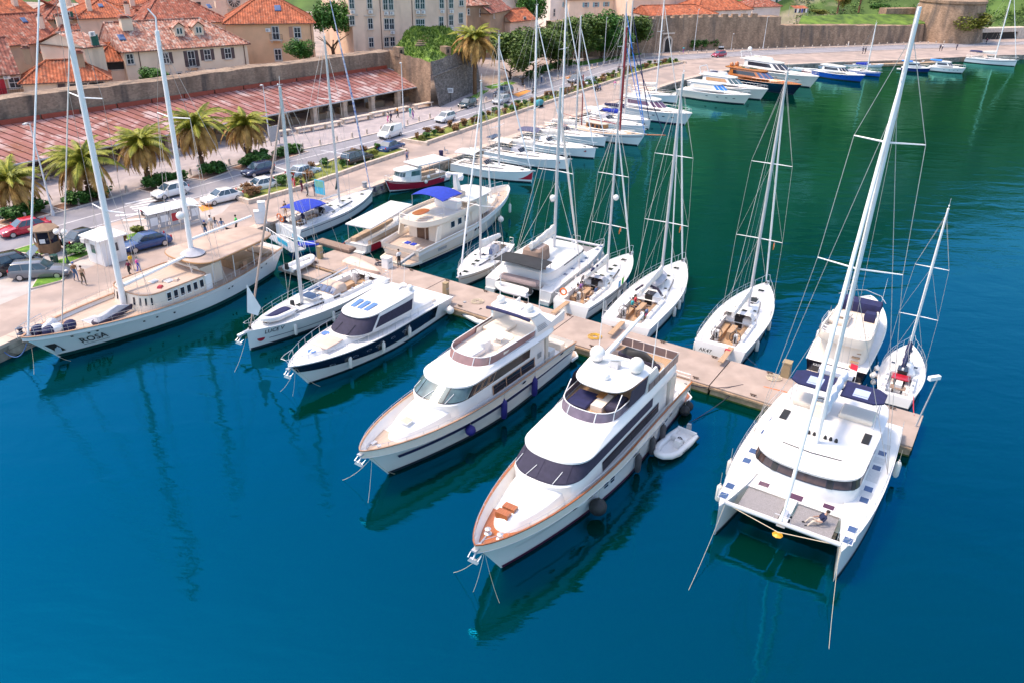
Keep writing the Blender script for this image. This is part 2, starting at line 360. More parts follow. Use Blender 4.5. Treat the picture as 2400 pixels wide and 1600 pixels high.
def wall(name,label,pts,z1,th,mtl,batter=.0,side=1,z0=.5,parapet=0,jag=.12):
    """masonry wall along pts with a batter on the front; top edge a little uneven"""
    t = thing(name,label,'wall',(*pts[0],0));o = Vector(pts[0]);pl = []
    for a,b in zip(pts,pts[1:]):
        k = max(1,int(math.dist(a,b) / 2.0));pl += [(lerp(a[0],b[0],i / k),lerp(a[1],b[1],i / k)) for i in range(k)]
    pl.append(pts[-1]);back = offset(pl,th * side);bat = offset(pl,-batter * side);rows = [];k = len(pl) - 1
    for i,(p,q,f) in enumerate(zip(pl,back,bat)):
        z = (z1 if not isinstance(z1,(list,tuple)) else lerp(z1[0],z1[1],i / k)) + random.uniform(-jag,jag)
        rows.append([(f[0] - o.x,f[1] - o.y,z0),(lerp(f[0],p[0],.6) - o.x,lerp(f[1],p[1],.6) - o.y,lerp(z0,z,.6)),(p[0] - o.x,p[1] - o.y,z),(q[0] - o.x,q[1] - o.y,z + .08),(q[0] - o.x,q[1] - o.y,z0)])
    MB().grid(rows).build('masonry',mtl,t);return t
wall('rampart','long dark weathered town rampart rising behind the red roofed market hall',[tuple(W1),tuple(W2)],9.0,2.6,RAMP)
B0 = Vector((-14.6,139.6))
t = thing('bastion','battered stone bastion with grass on top at the corner of the market hall','bastion',(B0.x,B0.y,0))
P = lambda x,y,z: (x - B0.x,y - B0.y,z)
def face(a,b,z0,za,zb,bat,mtl,name='masonry_face',nx=10,nz=5):
    a = Vector(a);b = Vector(b);d = (b - a).normalized();nn = Vector((d.y,-d.x));rows = []
    for i in range(nz + 1):
        v = i / nz;row = []
        for j in range(nx + 1):
            u = j / nx;p = a.lerp(b,u) + nn * bat * (1 - v);z = lerp(z0,lerp(za,zb,u),v) + (random.uniform(-.15,.15) if i == nz else 0);row.append(P(p.x,p.y,z))
        rows.append(row)
    return MB().grid(rows).build(name,mtl,t)
face((-22.6,147.4),(-14.6,139.6),.8,9.2,8.4,.25,RAMP2)
face((-14.6,139.6),(-8.2,158.5),.8,8.4,8.6,1.5,RDARK,nx=16)
face((-8.2,158.5),(-12,172),.8,8.6,8.5,1.2,RDARK)
MB().path([P(-14.2,139.2,6.2),P(-7.6,158.2,6.5)],.16,6).build('stone_cordon',RDARK,t)
GRASS = mat('bastion_grass',(.055,.12,.010),.9,var=.35,scale=.35,world=True,c2=(.11,.18,.018),bump=1,bscale=3,detail=7)
rows = []
for i in range(13):
    v = i / 12;row = []
    for j in range(15):
        u = j / 14;a = Vector((-22.3,147.5)).lerp(Vector((-14.8,140.0)),min(1,u * 2)) if u < .5 else Vector((-14.8,140.0)).lerp(Vector((-8.6,158.3)),(u - .5) * 2)
        c = Vector((-20.5 + 5 * u,168));p = a.lerp(c,v);row.append(P(p.x,p.y,8.35 + 2.6 * sin(v * PI * .55) + .35 * vnoise(p.x * 30,p.y * 30) * min(1,v * 4)))
    rows.append(row)
MB().grid(rows).build('grass_top',GRASS,t,smooth=True)
for px,py in ((934,127),(1044,125)):      # small dark embrasures with stone cheeks
    q = G(px,py,8.8);q = Vector((q.x,q.y + .3,8.4));MB().cbox(P(q.x,q.y,q.z),1.6,1.2,1.5,R(-45)).build('embrasure_block',RAMP2,t);MB().cbox(P(q.x + .35,q.y - .52,q.z + .5),.7,.3,.6,R(-45)).build('embrasure_opening',DARK,t)
for k in range(7):
    a = G(985 + k * 3,103 - k * 2.6,10);MB().cbox(P(a.x,a.y,9.6 + k * .18),1.8,.5,.25,R(15)).build('stone_step',RAMP2,t)

# ---- far rampart along the bend of the road
FW = [(8,199.5),(20,206.5),(33.2,213.6),(44,220.2),(70.2,229.6),(101,241.2),(118.6,250.5)]
wall('far_rampart','tall brown town rampart with a small arched gate beside the bending road',FW[:5],[9.3,8.9],3,RAMP2,.9,z0=.8)
wall('sea_rampart','lower brown rampart beneath the green bank past the hedge',FW[4:],[6.7,5.7],3,RAMP2,.8,z0=.8)
# merlons on the gate stretch
pl = along(FW,3.0,16,62)
for x,y,a in pl:
    o = MB().cbox((0,0,0),1.7,.8,.9).build('parapet_block',RAMP2);o.location = (x - .3 * sin(a),y + .5 * cos(a),8.85);o.rotation_euler = (0,0,a)
    o.parent = bpy.data.objects['far_rampart'];o.location -= Vector((FW[0][0],FW[0][1],0))
fr_ = bpy.data.objects['far_rampart']
p = G(1549,118,Z0);ad = math.atan2(6.6,10.8)
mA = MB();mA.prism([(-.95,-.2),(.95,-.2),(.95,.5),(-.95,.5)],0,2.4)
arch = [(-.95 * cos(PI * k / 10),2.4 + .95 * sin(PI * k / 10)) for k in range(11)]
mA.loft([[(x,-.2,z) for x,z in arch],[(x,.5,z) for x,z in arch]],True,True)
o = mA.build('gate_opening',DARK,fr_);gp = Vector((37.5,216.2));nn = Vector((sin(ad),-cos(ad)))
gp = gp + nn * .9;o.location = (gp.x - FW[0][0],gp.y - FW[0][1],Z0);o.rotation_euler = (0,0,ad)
mA = MB()
for k in range(11):
    a0 = PI * k / 11;a1 = PI * (k + .9) / 11
    mA.loft([[(-r * cos(a),y,2.4 + r * sin(a)) for a,r in ((a0,1.0),(a1,1.0),(a1,1.5),(a0,1.5))] for y in (-.3,.1)],True,True)
for s in (-1,1): mA.box(s * 1.25 - .25,s * 1.25 + .25,-.3,.1,0,2.38)
mA.box(-1.9,1.9,-.35,.1,4.3,4.6)
o2 = mA.build('gate_surround',STONE,fr_);o2.location = o.location;o2.rotation_euler = o.rotation_euler
# round tower base on the right with ivy
tw = thing('corner_tower','broad brown stone tower base with creeper at the end of the rampart','tower',(128,256,0))
MB().lathe([(10.5,.6),(9.6,5),(9.0,11),(8.8,11.5),(9.2,11.7),(9.2,12.4)],n=28).build('masonry',RAMP2,tw,smooth=True)
MB().cbox((-14,3,.5),12,3,9,R(20)).build('spur_wall',RAMP2,tw)
# grass bank above the sea rampart
rows = []
for i in range(7):
    v = i / 6;rows.append([(lerp(*p,u / 12) - 0,lerp(*q,u / 12),5.9 + 2.2 * v + .2 * vnoise(u * 40,v * 90)) for u in range(13) for p,q in [((lerp(76,80,v),lerp(119,122,v)),(lerp(233,243,v),lerp(251,262,v)))]])
MB().grid(rows).build('grass_bank',GRASS,smooth=True,kind='structure')
# ================================================================== TOWN
TILE = {}
def tile_mat(name,c,c2,lich=(.5,.42,.36),lo=.55,hi=.72):
    m = mat(name,c,.9,var=.22,scale=1.1,world=True,c2=c2,bump=.6,bscale=9,detail=8);overlay(m,lich,lo,hi,1.6,seed=len(TILE) + 2);overlay(m,(.10,.05,.04),.60,.78,.7,seed=len(TILE) + 11);cells(m,2.6,.3,(1,1,1));TILE[name] = m;return m
T1 = tile_mat('orange_roof_tiles',(.30,.075,.032),(.40,.115,.05),(.42,.22,.14),.56,.76)
T2 = tile_mat('red_roof_tiles',(.23,.065,.038),(.32,.10,.06),(.42,.27,.21),.54,.72)
T3 = tile_mat('old_roof_tiles',(.26,.095,.065),(.36,.16,.11),(.48,.36,.30),.48,.66)
T4 = tile_mat('dark_roof_tiles',(.19,.06,.045),(.29,.10,.07),(.36,.25,.2),.52,.7)
def plaster(name,c,v=.1):
    m = mat(name,c,.9,var=v,scale=.35,world=True,bump=.15,bscale=6,detail=6);overlay(m,tuple(x * .72 for x in c),.56,.74,.5,(1,1,.3),seed=len(name));return m
PL1 = plaster('cream_plaster',(.80,.61,.45));PL2 = plaster('peach_plaster',(.76,.45,.26));PL3 = plaster('pink_cream_plaster',(.80,.58,.43));PL4 = plaster('brown_plaster',(.42,.27,.17),.2);PL5 = plaster('pale_plaster',(.80,.68,.58));PL6 = plaster('sand_stone_wall',(.50,.37,.27),.2)
SHUT_BR = mat('brown_shutter',(.10,.06,.06),.6);SHUT_GR = mat('green_shutter',(.01,.10,.07),.6);SHUT_TL = mat('teal_shutter',(.17,.36,.42),.6)
WGL = mat('window_glass',(.03,.04,.055),.1,var=.5,scale=1.5,spec=.7);WFR = mat('window_frame_white',(.74,.70,.66),.5);GUT = mat('brown_gutter',(.12,.05,.035),.5,metal=.2)
def shutter_leaf(t,x,z,w_,h_,m,y=-.06,ang=0):
    o = MB();c,s = cos(ang),sin(ang)
    o.box(0,w_,-.03,.03,0,h_)
    for k in range(int(h_ / .16)): o.box(.05,w_ - .05,-.045,-.03,.05 + k * .16,.05 + k * .16 + .09)
    b = o.build('shutter',m,t);b.location = (x,y,z);b.rotation_euler = (0,0,ang);return b
class House:
    """frame: x along the front eave, y into the house, z up; origin below the left front corner at z=0"""
    def __init__(s,name,label,el,er,ze,depth,wallm,z0=1.0,cat='house',grp=None):
        a,b = Vector(el),Vector(er);a.z = b.z = 0;s.W = (b - a).length;s.D = depth;s.ze = ze;s.a = math.atan2(b.y - a.y,b.x - a.x)
        s.t = thing(name,label,cat,a,s.a,grp);s.ex = (b - a).normalized();s.ey = Vector((-s.ex.y,s.ex.x,0));s.o = a;s.z0 = z0
        MB().box(0,s.W,0,depth,z0,ze).build('wall',wallm,s.t);s.wm = wallm
    def loc(s,px,py,y=0):
        """photo pixel to facade coordinates x, z on the plane y"""
        p = on_plane(px,py,s.o + s.ey * y,s.ey);d = p - s.o;return d.dot(s.ex),p.z
    def loc_side(s,px,py,x):
        p = on_plane(px,py,s.o + s.ex * x,s.ex);d = p - s.o;return d.dot(s.ey),p.z
    def roof(s,rise,m,kind='hip',oh=.45,hipL=None,hipR=None,ridge_y=None,rib=.42):
        W,D = s.W + 2 * oh,s.D + 2 * oh;ry = (ridge_y or s.D / 2) + oh;hl = D / 2 if hipL is None else hipL;hr = D / 2 if hipR is None else hipR
        if kind == 'gable': hl = hr = 0
        zb = s.ze - .02;r = MB();und = MB()
        def slope(p0,ex,ey,w,run,l,rr,rise):
            n = max(2,int(w / rib) * 4);prev = None
            for i in range(n + 1):
                u = w * i / n;k = 1.0
                if l > 0: k = min(k,u / l)
                if rr > 0: k = min(k,(w - u) / rr)
                k = max(k,0);b = .055 * cos(2 * PI * i / 4)
                q = [p0 + ex * u + Vector((0,0,b)),p0 + ex * u + ey * (run * k) + Vector((0,0,rise * k + b))]
                if prev: r.quad(prev[0],q[0],q[1],prev[1])
                prev = q
        X,Y = Vector((1,0,0)),Vector((0,1,0));c = Vector((-oh,-oh,zb))
        slope(c,X,Y,W,ry,hl,hr,rise);slope(Vector((s.W + oh,s.D + oh,zb)),-X,-Y,W,D - ry,hr,hl,rise)
        if hl > 0: slope(Vector((-oh,s.D + oh,zb)),-Y,X,D,hl,D - ry,ry,rise)
        if hr > 0: slope(Vector((s.W + oh,-oh,zb)),Y,-X,D,hr,ry,D - ry,rise)
        o = r.build('roof',m,s.t)
        und.box(-oh + .03,s.W + oh - .03,-oh + .03,s.D + oh - .03,zb - .14,zb - .08);und.build('eave_board',GUT,o)
        MB().path([(-oh,-oh - .06,zb - .06),(s.W + oh,-oh - .06,zb - .06)],.07,6).build('gutter',GUT,o)
        cap = MB();rc = [Vector((hl - oh,ry - oh,zb + rise + .05)),Vector((s.W + oh - hr,ry - oh,zb + rise + .05))]
        if (rc[1] - rc[0]).length > .1: cap.path(rc,.13,6)
        if hl > 0: cap.path([(-oh,-oh,zb + .05),rc[0]],.12,6);cap.path([(-oh,s.D + oh,zb + .05),rc[0]],.12,6)
        if hr > 0: cap.path([(s.W + oh,-oh,zb + .05),rc[1]],.12,6);cap.path([(s.W + oh,s.D + oh,zb + .05),rc[1]],.12,6)
        cap.build('ridge_tiles',m,o)
        if kind == 'gable':
            for x in (0,s.W): MB().add([(x,0,s.ze - .1),(x,s.D,s.ze - .1),(x,ry - oh,s.ze + rise - .12)],[(0,1,2)]).build('gable_wall',s.wm,s.t)
        s.rise,s.ry,s.oh = rise,ry,oh;return o
    def roof_z(s,y): return s.ze + s.rise * min(1,(y + s.oh) / s.ry)
    def window(s,px,py,w_=1.0,h_=1.5,shut=None,lights=2,arch=None,ac=False,closed=False,x=None,z=None):
        if x is None: x,z = s.loc(px,py)
        f = MB();f.box(x - w_ / 2 - .12,x + w_ / 2 + .12,-.04,.1,z - h_ / 2 - .12,z + h_ / 2 + .12);o = f.build('window',STONE if arch is None else arch,s.t)
        MB().box(x - w_ / 2,x + w_ / 2,-.052,-.042,z - h_ / 2,z + h_ / 2).build('frame',WFR,o);k = lights;rows = 1 if h_ < 1.2 else 2
        for i in range(k):
            for j in range(rows):
                x0 = x - w_ / 2 + .07 + i * (w_ - .07) / k;z0 = z - h_ / 2 + .07 + j * (h_ - .07) / rows
                MB().box(x0,x0 + (w_ - .07) / k - .07,-.062,-.054,z0,z0 + (h_ - .07) / rows - .07).build('pane',WGL,o)
        MB().box(x - w_ / 2 - .2,x + w_ / 2 + .2,-.18,.1,z - h_ / 2 - .2,z - h_ / 2 - .12).build('sill',STONE,o)
        if shut and not closed: shutter_leaf(o,x - w_ / 2 - .05,z - h_ / 2 - .03,w_ / 2,h_ + .06,shut,-.07,R(172));shutter_leaf(o,x + w_ / 2 + .05,z - h_ / 2 - .03,w_ / 2,h_ + .06,shut,-.07,R(8))
        elif shut:
            shutter_leaf(o,x - w_ / 2,z - h_ / 2,w_ / 2 - .01,h_,shut,-.1);shutter_leaf(o,x + .01,z - h_ / 2,w_ / 2 - .01,h_,shut,-.1)
        if ac: s.ac(x=x,z=z - h_ / 2 - .55)
        return x,z
    def ac(s,px=0,py=0,x=None,z=None):
        if x is None: x,z = s.loc(px,py)
        o = MB().box(x - .42,x + .42,-.38,-.06,z - .3,z + .3).build('air_conditioner',WFR,s.t);MB().lathe([(.22,0),(.2,.02)],(0,0,0),12).build('fan_grille',GREYP,o);q = bpy.data.objects[o.children[0].name];q.location = (x - .12,-.4,z);q.rotation_euler = (R(90),0,0)
    def pipe(s,px,py=None):
        x,z = s.loc(px,py or 100);MB().tube((x,-.08,s.z0),(x,-.08,s.ze - .1),.06,n=6).build('downpipe',GUT,s.t)
    def balcony(s,x,z,w_=1.9,d=.8):
        MB().box(x - w_ / 2,x + w_ / 2,-d,0,z - .14,z).build('balcony',STONE,s.t);m = MB()
        for k in range(15): xx = x - w_ / 2 + .05 + (w_ - .1) * k / 14;m.tube((xx,-d + .05,z),(xx,-d + .05,z + .9),.015,n=4)
        for yy in (-d + .05,-.05):
            for xx in (x - w_ / 2 + .05,x + w_ / 2 - .05): m.tube((xx,yy,z),(xx,yy,z + .9),.02,n=4)
        m.path([(x - w_ / 2 + .05,-.05,z + .9),(x - w_ / 2 + .05,-d + .05,z + .9),(x + w_ / 2 - .05,-d + .05,z + .9),(x + w_ / 2 - .05,-.05,z + .9)],.025,4);m.build('balcony_railing',BLACKR,s.t)
        for sd in (-1,1): MB().cbox((x + sd * w_ * .35,-d * .4,z - .45),.2,d * .8,.32,0,1).build('bracket',STONE,s.t)
    def chimney(s,x,y,h_=1.4,w_=.8,m=None):
        z = s.roof_z(y) - .3 if y <= s.D / 2 else s.roof_z(s.D - y) - .3;o = MB().cbox((x,y,z),w_,w_ * .8,h_ + .3).build('chimney',m or PL1,s.t);MB().cbox((x,y,z + h_ + .3),w_ * 1.25,w_ * 1.05,.14).cbox((x,y,z + h_ + .44),w_ * .7,w_ * .5,.22).cbox((x,y,z + h_ + .66),w_ * 1.1,w_ * .9,.12,0,.7).build('chimney_cap',T4,o)
    def skylight(s,x,y,w_=.8):
        z = s.roof_z(y) + .1;sl = s.rise / s.ry;d = w_ * .6;f = MB().add([(x - w_ / 2,y - d,z - sl * d),(x + w_ / 2,y - d,z - sl * d),(x + w_ / 2,y + d,z + sl * d),(x - w_ / 2,y + d,z + sl * d)] + [(x - w_ / 2 + .08,y - d + .08,z - sl * (d - .08) + .09),(x + w_ / 2 - .08,y - d + .08,z - sl * (d - .08) + .09),(x + w_ / 2 - .08,y + d - .08,z + sl * (d - .08) + .09),(x - w_ / 2 + .08,y + d - .08,z + sl * (d - .08) + .09)],[(0,1,5,4),(1,2,6,5),(2,3,7,6),(3,0,4,7),(4,5,6,7)])
        f.build('skylight',GLASSB,s.t)
    def dormer(s,x,y,w_=1.5,h_=1.35,m=T3):
        z = s.roof_z(y);o = MB();dp = 2.2
        o.box(x - w_ / 2,x + w_ / 2,y,y + dp,z - .3,z + h_);o.add([(x - w_ / 2,y,z + h_),(x + w_ / 2,y,z + h_),(x,y,z + h_ + .55)],[(0,1,2)]);d = o.build('dormer',PL1,s.t)
        r = MB()
        for sd in (-1,1): r.quad((x,y - .25,z + h_ + .72),(x,y + dp,z + h_ + .72),(x + sd * (w_ / 2 + .25),y + dp,z + h_ - .1),(x + sd * (w_ / 2 + .25),y - .25,z + h_ - .1));r.quad((x,y - .25,z + h_ + .62),(x,y + dp,z + h_ + .62),(x + sd * (w_ / 2 + .25),y + dp,z + h_ - .2),(x + sd * (w_ / 2 + .25),y - .25,z + h_ - .2))
        r.build('dormer_roof',m,d)
        for k in (-1,1): MB().box(x + k * .24 - .2,x + k * .24 + .2,y - .03,y - .01,z + .25,z + h_ - .15).build('frame',WFR,d);MB().box(x + k * .24 - .14,x + k * .24 + .14,y - .045,y - .032,z + .32,z + h_ - .22).build('pane',WGL,d)
    def dish(s,x,y,z):
        MB().lathe([(.02,-.1),(.25,-.05),(.4,.05)],(0,0,0),12).build('satellite_dish',WFR,s.t);o = s.t.children[-1] if False else None
    # pieces told apart on the photograph are placed from their pixels
ZE = 11.0
def E(px,py,z=ZE): return G(px,py,z)
# 1 cream house with brown shutters
h1 = House('cream_house','cream house with dark brown shutters, two dormers and an iron balcony behind the rampart',E(288,122),E(578,102.5),ZE,12,PL1)
h1.roof(3.6,T3,'hip',hipL=.01,hipR=5.5)
for px,py in ((388,137),(486,129),(534,125.5)): h1.window(px,py,1.05,1.6,SHUT_BR,2)
x,z = h1.window(449,138,1.1,2.3,SHUT_BR,2);h1.balcony(x,z - 1.2)
h1.window(305,139,1.0,1.5,None,2)
for px,py in ((394,179),(421,177),(443,175),(455,174),(468,172.5),(489,170),(500,169)): h1.window(px,py,.75,.9,None,1)
h1.pipe(327,140);h1.pipe(572,120);W = h1.W
x,_ = h1.loc(433,85);h1.dormer(x,2.2);x,_ = h1.loc(478,80);h1.dormer(x,2.2)
x,_ = h1.loc(316,65);h1.chimney(x,4.5,1.5,1.6);h1.skylight(h1.loc(247,100)[0] + 3,2.5,1.0);x,_ = h1.loc(512,45)
# 2 gabled house with the green shutter left of it
h2 = House('gabled_house','narrow cream gable with a closed green shutter and air conditioner',E(196,112,12.5),E(241,106,12.5),12.5,9,PL1);h2.roof(1.7,T3,'gable',.35,ridge_y=None)
# rotate the gable to the front: a second roof piece across
h2.window(222,96,1.1,1.5,SHUT_GR,2,closed=True);h2.ac(213,80)
h2b = House('tiled_house','low cream house with rust red hipped roof beside the narrow gable',E(115,131,10.2),E(207,125,10.2),10.2,11,PL1);h2b.roof(3.6,T2,'hip',hipL=4,hipR=.01);h2b.window(163,147,.8,1.5,SHUT_GR,2,closed=True);h2b.chimney(3.5,6,1.6)
# 3 pavilion with the hipped roof and open loggia
h3 = House('roof_pavilion','small square pavilion with orange hipped roof and open loggia',E(228,146,9.6),E(300,142,9.6),9.6,5.2,PL3);h3.roof(2.3,T1,'hip',.5)
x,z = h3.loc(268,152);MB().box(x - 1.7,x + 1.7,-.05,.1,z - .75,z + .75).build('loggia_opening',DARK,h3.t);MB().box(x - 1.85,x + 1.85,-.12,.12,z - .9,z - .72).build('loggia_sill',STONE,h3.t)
for s_ in (-1,1): MB().box(x + s_ * 1.7 - .12,x + s_ * 1.7 + .12,-.1,.12,z - .75,z + .75).build('loggia_pier',PL3,h3.t)
h3.pipe(302,160)
# 4 low house at the wall with chimneys
h4 = House('low_house','low stone house with orange hipped roof and two chimneys tucked behind the rampart',E(52,196,8.6),E(254,186,8.6),8.6,6.5,PL1);h4.roof(2.4,T1,'hip',.5)
for px,py in ((145,206),(172,205),(187,204),(198,203),(217,201),(226,201),(237,199)): h4.window(px,py,.9,1.0,SHUT_BR if px == 145 else None,1,closed=px == 145)
x,_ = h4.loc(48,160);h4.chimney(h4.loc(66,160)[0],3.2,1.7,.9,PL4);h4.chimney(h4.loc(194,172)[0],2.2,1.6,.9,PL4)
# 5 dark stone house on the far left
h5 = House('stone_house','dark stone house with air conditioner, balcony and old red roof at the rampart end',E(-60,180,9.6),E(36,173,9.6),9.6,10,PL4);h5.roof(4.2,T4,'gable',.5);h5.window(34,194,1.4,1.4,None,2);h5.window(2,206,1.2,2.2,RED,2,closed=True);h5.ac(15,180);x,z = h5.loc(25,222);h5.balcony(x,z,4.0)
# rows of roofs behind
def back_house(label,el,er,ze,depth,wallm,roofm,rise,kind='hip',wins=(),ch=(),sky=(),name='town_house',**kw):
    h = House(name,label,E(*el,ze),E(*er,ze),ze,depth,wallm);h.roof(rise,roofm,kind,**kw)
    for a in wins: h.window(*a)
    for x,y,hh in ch: h.chimney(x * h.W,y,hh)
    for x,y in sky: h.skylight(x * h.W,y)
    return h
back_house('house with long weathered red roof and skylight behind the stone house',(-40,112),(140,96),11.5,11,PL6,T2,3.8,'gable',ch=((.9,2.5,1.6),),sky=((.75,4),))
back_house('beige gabled house with a red roof and satellite dish',(-10,62),(107,50),13,12,PL3,T1,3.6,'gable',wins=((12,48,1.0,1.4,SHUT_BR,2),),ch=((.8,4,1.4),))
back_house('house with low orange roof between beige gable and chimneys',(40,58),(128,52),12.3,8,PL1,T2,2.2,ch=((.5,3,1.0),))
back_house('brown plastered house with two tall chimneys and orange roof',(108,46),(185,42),13.5,10,PL4,T2,3.2,wins=((140,45,.9,1.4,SHUT_GR,2),(158,38,.9,1.3,SHUT_GR,2)),ch=((.95,3,2.8),(.4,5,1.6)))
back_house('house with bright orange hipped roof, dormer and broad cream chimney',(180,44),(332,38),13.4,12,PL3,T1,3.0,ch=((.25,2,2.4),(.95,3,2.0)),sky=((.45,3),(.6,5)))
back_house('terrace with long orange roof and skylight under the church',(300,58),(388,55),12.6,9,PL1,T2,2.4,ch=((.1,3,1.4),))
back_house('long house with red ridge roof directly behind the cream house',(330,62),(535,50),12.6,12,PL5,T2,4.2,ch=((.98,3,1.2),),sky=((.88,3),))
back_house('house with orange roof and small brick chimney at the upper town edge',(200,14),(430,8),13.9,12,PL3,T1,3.5,ch=((.75,3,1.6),),sky=((.5,3),(.3,4)))
back_house('tall pale house with three green shutters near the church',(375,-22),(440,-25),16.4,10,PL3,T2,3,wins=((383,2,.9,1.5,SHUT_GR,2,None,False,True),(409,2,.9,1.5,SHUT_GR,2,None,False,True),(423,1,.9,1.5,SHUT_GR,2,None,False,True)))
back_house('red roofed house at the upper left corner of town',(-80,26),(48,14),14.5,14,PL1,T1,3.5,'gable',wins=((-5,20,1,1.4,SHUT_BR,2),),sky=((.8,4),))
# church front with the rose window
hc = House('church','stone church front with a carved rose window above the roofs',E(440,-70,20.2),E(640,-74,20.2),20.2,20,PL3,cat='church');hc.roof(4,T2,'gable')
x,z = hc.loc(547,2);ro_ = MB()
ro_.lathe([(1.55,0),(1.55,.15),(1.3,.2)],n=24);o = ro_.build('rose_window',STONE,hc.t);o.location = (x,-.05,z);o.rotation_euler = (R(90),0,0);MB().lathe([(1.28,.0),(1.28,.215)],n=24).build('glass',WGL,o)
m = MB()
for k in range(12): a = 2 * PI * k / 12;m.tube((.35 * cos(a),.35 * sin(a),.24),(1.3 * cos(a),1.3 * sin(a),.24),.07,n=5)
m.lathe([(.4,.2),(.4,.3),(.1,.3)],n=12);m.build('tracery',STONE,o)
x,z = hc.loc(465,12);MB().box(x - .5,x + .5,-.06,.1,z - .6,z + .5).build('niche',DARK,hc.t);x,z = hc.loc(545,30);MB().box(x - 1,x + 1,-.08,.1,z - .7,z + .7).build('relief_panel',PL6,hc.t)
# 6 big orange roofed peach house
h6 = House('peach_house','large peach house with bright orange hipped roof, balcony and air conditioners',E(528,56,13),E(733,54,13),13,13,PL2);h6.roof(4.2,T1,'hip',.5)
x,z = h6.window(646,78,1.15,2.2,None,2);h6.balcony(x,z - 1.1,2.2,.9);h6.window(697,77,1.15,1.8,None,2);shutter_leaf(h6.t,h6.loc(687,76)[0] - .7,h6.loc(687,76)[1] - .9,.62,1.8,mat('pink_brown_shutter',(.4,.22,.16),.6),-.06);h6.window(652,129,1.15,1.9,None,2);h6.window(700,118,1.0,1.4,None,2);h6.ac(628,71);h6.ac(695,97);h6.pipe(731,100);h6.skylight(h6.loc(650,5)[0],3,1.1)
# 7 large apartment block on its terrace
p7a,p7b = E(818,-60,20.4),E(1092,-63,20.4)
h7_ = House('apartment_block','large cream apartment block with rows of white windows and air conditioners',p7a,p7b,20.4,16,PL3,cat='apartment block');h7_.roof(4,T2,'hip')
for px in (824,866): h7_.window(px,8,1.0,2.0,None,2,ac=True)
for px in (903,916,978,990): h7_.window(px,10 if px < 950 else 8,1.0,2.2,None,2,ac=True)
for px in (1035,1057,1081): h7_.window(px,8 if px < 1070 else 2,1.0,2.0,None,2,ac=px < 1070)
for px,py in ((868,56),(906,57),(918,57),(980,58),(990,58),(1034,52),(1057,48),(1080,43)): h7_.window(px,py,1.0,2.0,None,2,ac=px in (918,1034,1057))
for px,py in ((870,100),(906,99),(920,98),(825,48)): h7_.window(px,py,1.0,1.8,None,2)
for px in (893,967,1048): h7_.pipe(px,60)
for px,py in ((866,37),(912,37),(986,37),(912,86),(825,36)): x,z = h7_.loc(px,py);MB().box(x - 1.1,x + 1.1,-.3,0,z - .15,z + .1).build('stone_bracket',STONE,h7_.t)
# 8 small houses between the block and the long building
back_house('brown house with faded red roof right of the apartment block',(1095,14),(1146,11),12.7,9,PL4,T3,2.6,'hip',wins=((1098,28,.6,1.2,None,1),(1127,30,.8,1.5,None,2)))
back_house('brown gabled cottage with dark red roof',(1148,32),(1195,22),11,8,PL4,T4,2.8,'gable',wins=((1158,38,.6,.9,None,1),))
back_house('small cottage with bright red gable roof among the trees',(1196,52),(1254,46),8.5,7,PL3,T1,2.4,'gable',wins=((1230,45,.8,.8,None,1),))
back_house('pale house with terracotta roof high between the trees',(1160,-8),(1262,-10),13,9,PL5,T2,2.4,wins=((1241,8,.8,1.2,SHUT_BR,2),))
# 9 long building with teal shutters
h9_ = House('white_gatehouse','narrow white building end with small pale shuttered windows above the trees',E(1291,-14,12),E(1334,-15,12),12,10,PL5);h9_.roof(2,T2,'hip')
h9_.window(1299,30,.7,2.0,None,1);h9_.window(1324,11,.8,1.3,SHUT_TL,2)
h10_ = House('long_building','long cream building with a row of teal shuttered windows above the trees',E(1335,0,10.5),E(1484,-4,10.5),10.5,12,PL1);h10_.roof(3,T2,'hip')
for px,py in ((1373,12),(1397,11.5),(1421,10.5),(1447,10)): h10_.window(px,py,1.1,1.2,SHUT_TL,2)
h11_ = House('pale_barracks','long pale plastered barracks behind the far rampart',E(1484,-24,13.5),E(1640,-28,13.5),13.5,12,PL3);h11_.roof(3,T2,'hip');h11_.window(1486,26,.8,1.8,None,1);h11_.window(1516,25,.8,1.8,None,1);h11_.pipe(1608,10)
back_house('low house with long bright orange roof right behind the far rampart',(1524,37),(1680,33),8.0,9,PL5,T1,2.2,'hip',hipL=.01)
back_house('house with broad weathered orange roof behind the far rampart',(1636,26),(1762,22),8.4,12,PL5,T1,3.6)
back_house('pale house with small dark red roof above the far rampart',(1765,17),(1830,15),8.6,9,PL5,T2,2.6)
h12 = House('pale_terrace_house','row of pale houses with green shutters behind the sea rampart',E(1795,-30,12.4),E(1935,-30,12.4),12.4,12,PL5);h12.roof(3,T2)
for px in (1820,1836,1857,1908): h12.window(px,3,.8,1.4,SHUT_GR if px != 1857 else RED,2,closed=True)
for px,py in ((1817,21),(1832,22),(1902,27),(1936,25)): h12.window(px,py,.8,1.4,SHUT_GR,2,closed=True)
h13 = House('sunlit_house','pale house with brown and olive shutters beside the palms on the bank',E(2035,-22,11.4),E(2092,-22,11.4),11.4,10,PL3);h13.roof(2.5,T2);h13.window(2047,7,.9,1.6,mat('olive_shutter',(.12,.14,.05),.6),2,closed=True);h13.window(2066,6,.9,1.6,SHUT_BR,2,closed=True)
aw = thing('washing_line','clothes drying under a small red awning on the terrace behind the rampart','washing line',(*G(1872,33,7).xy,6.2),R(20))
MB().add([(-2.5,-1,2.4),(2.5,-1,2.4),(2.5,1.5,3),(-2.5,1.5,3)],[(0,1,2,3)]).build('awning',T1,aw)
for k,m_ in enumerate((NAVY,WPAINT,NAVY,BLUE,CHAR,WPAINT)): MB().box(-2.3 + k * .78,-1.75 + k * .78,-.95,-.9,1.2,2.3).build('garment',m_,aw)
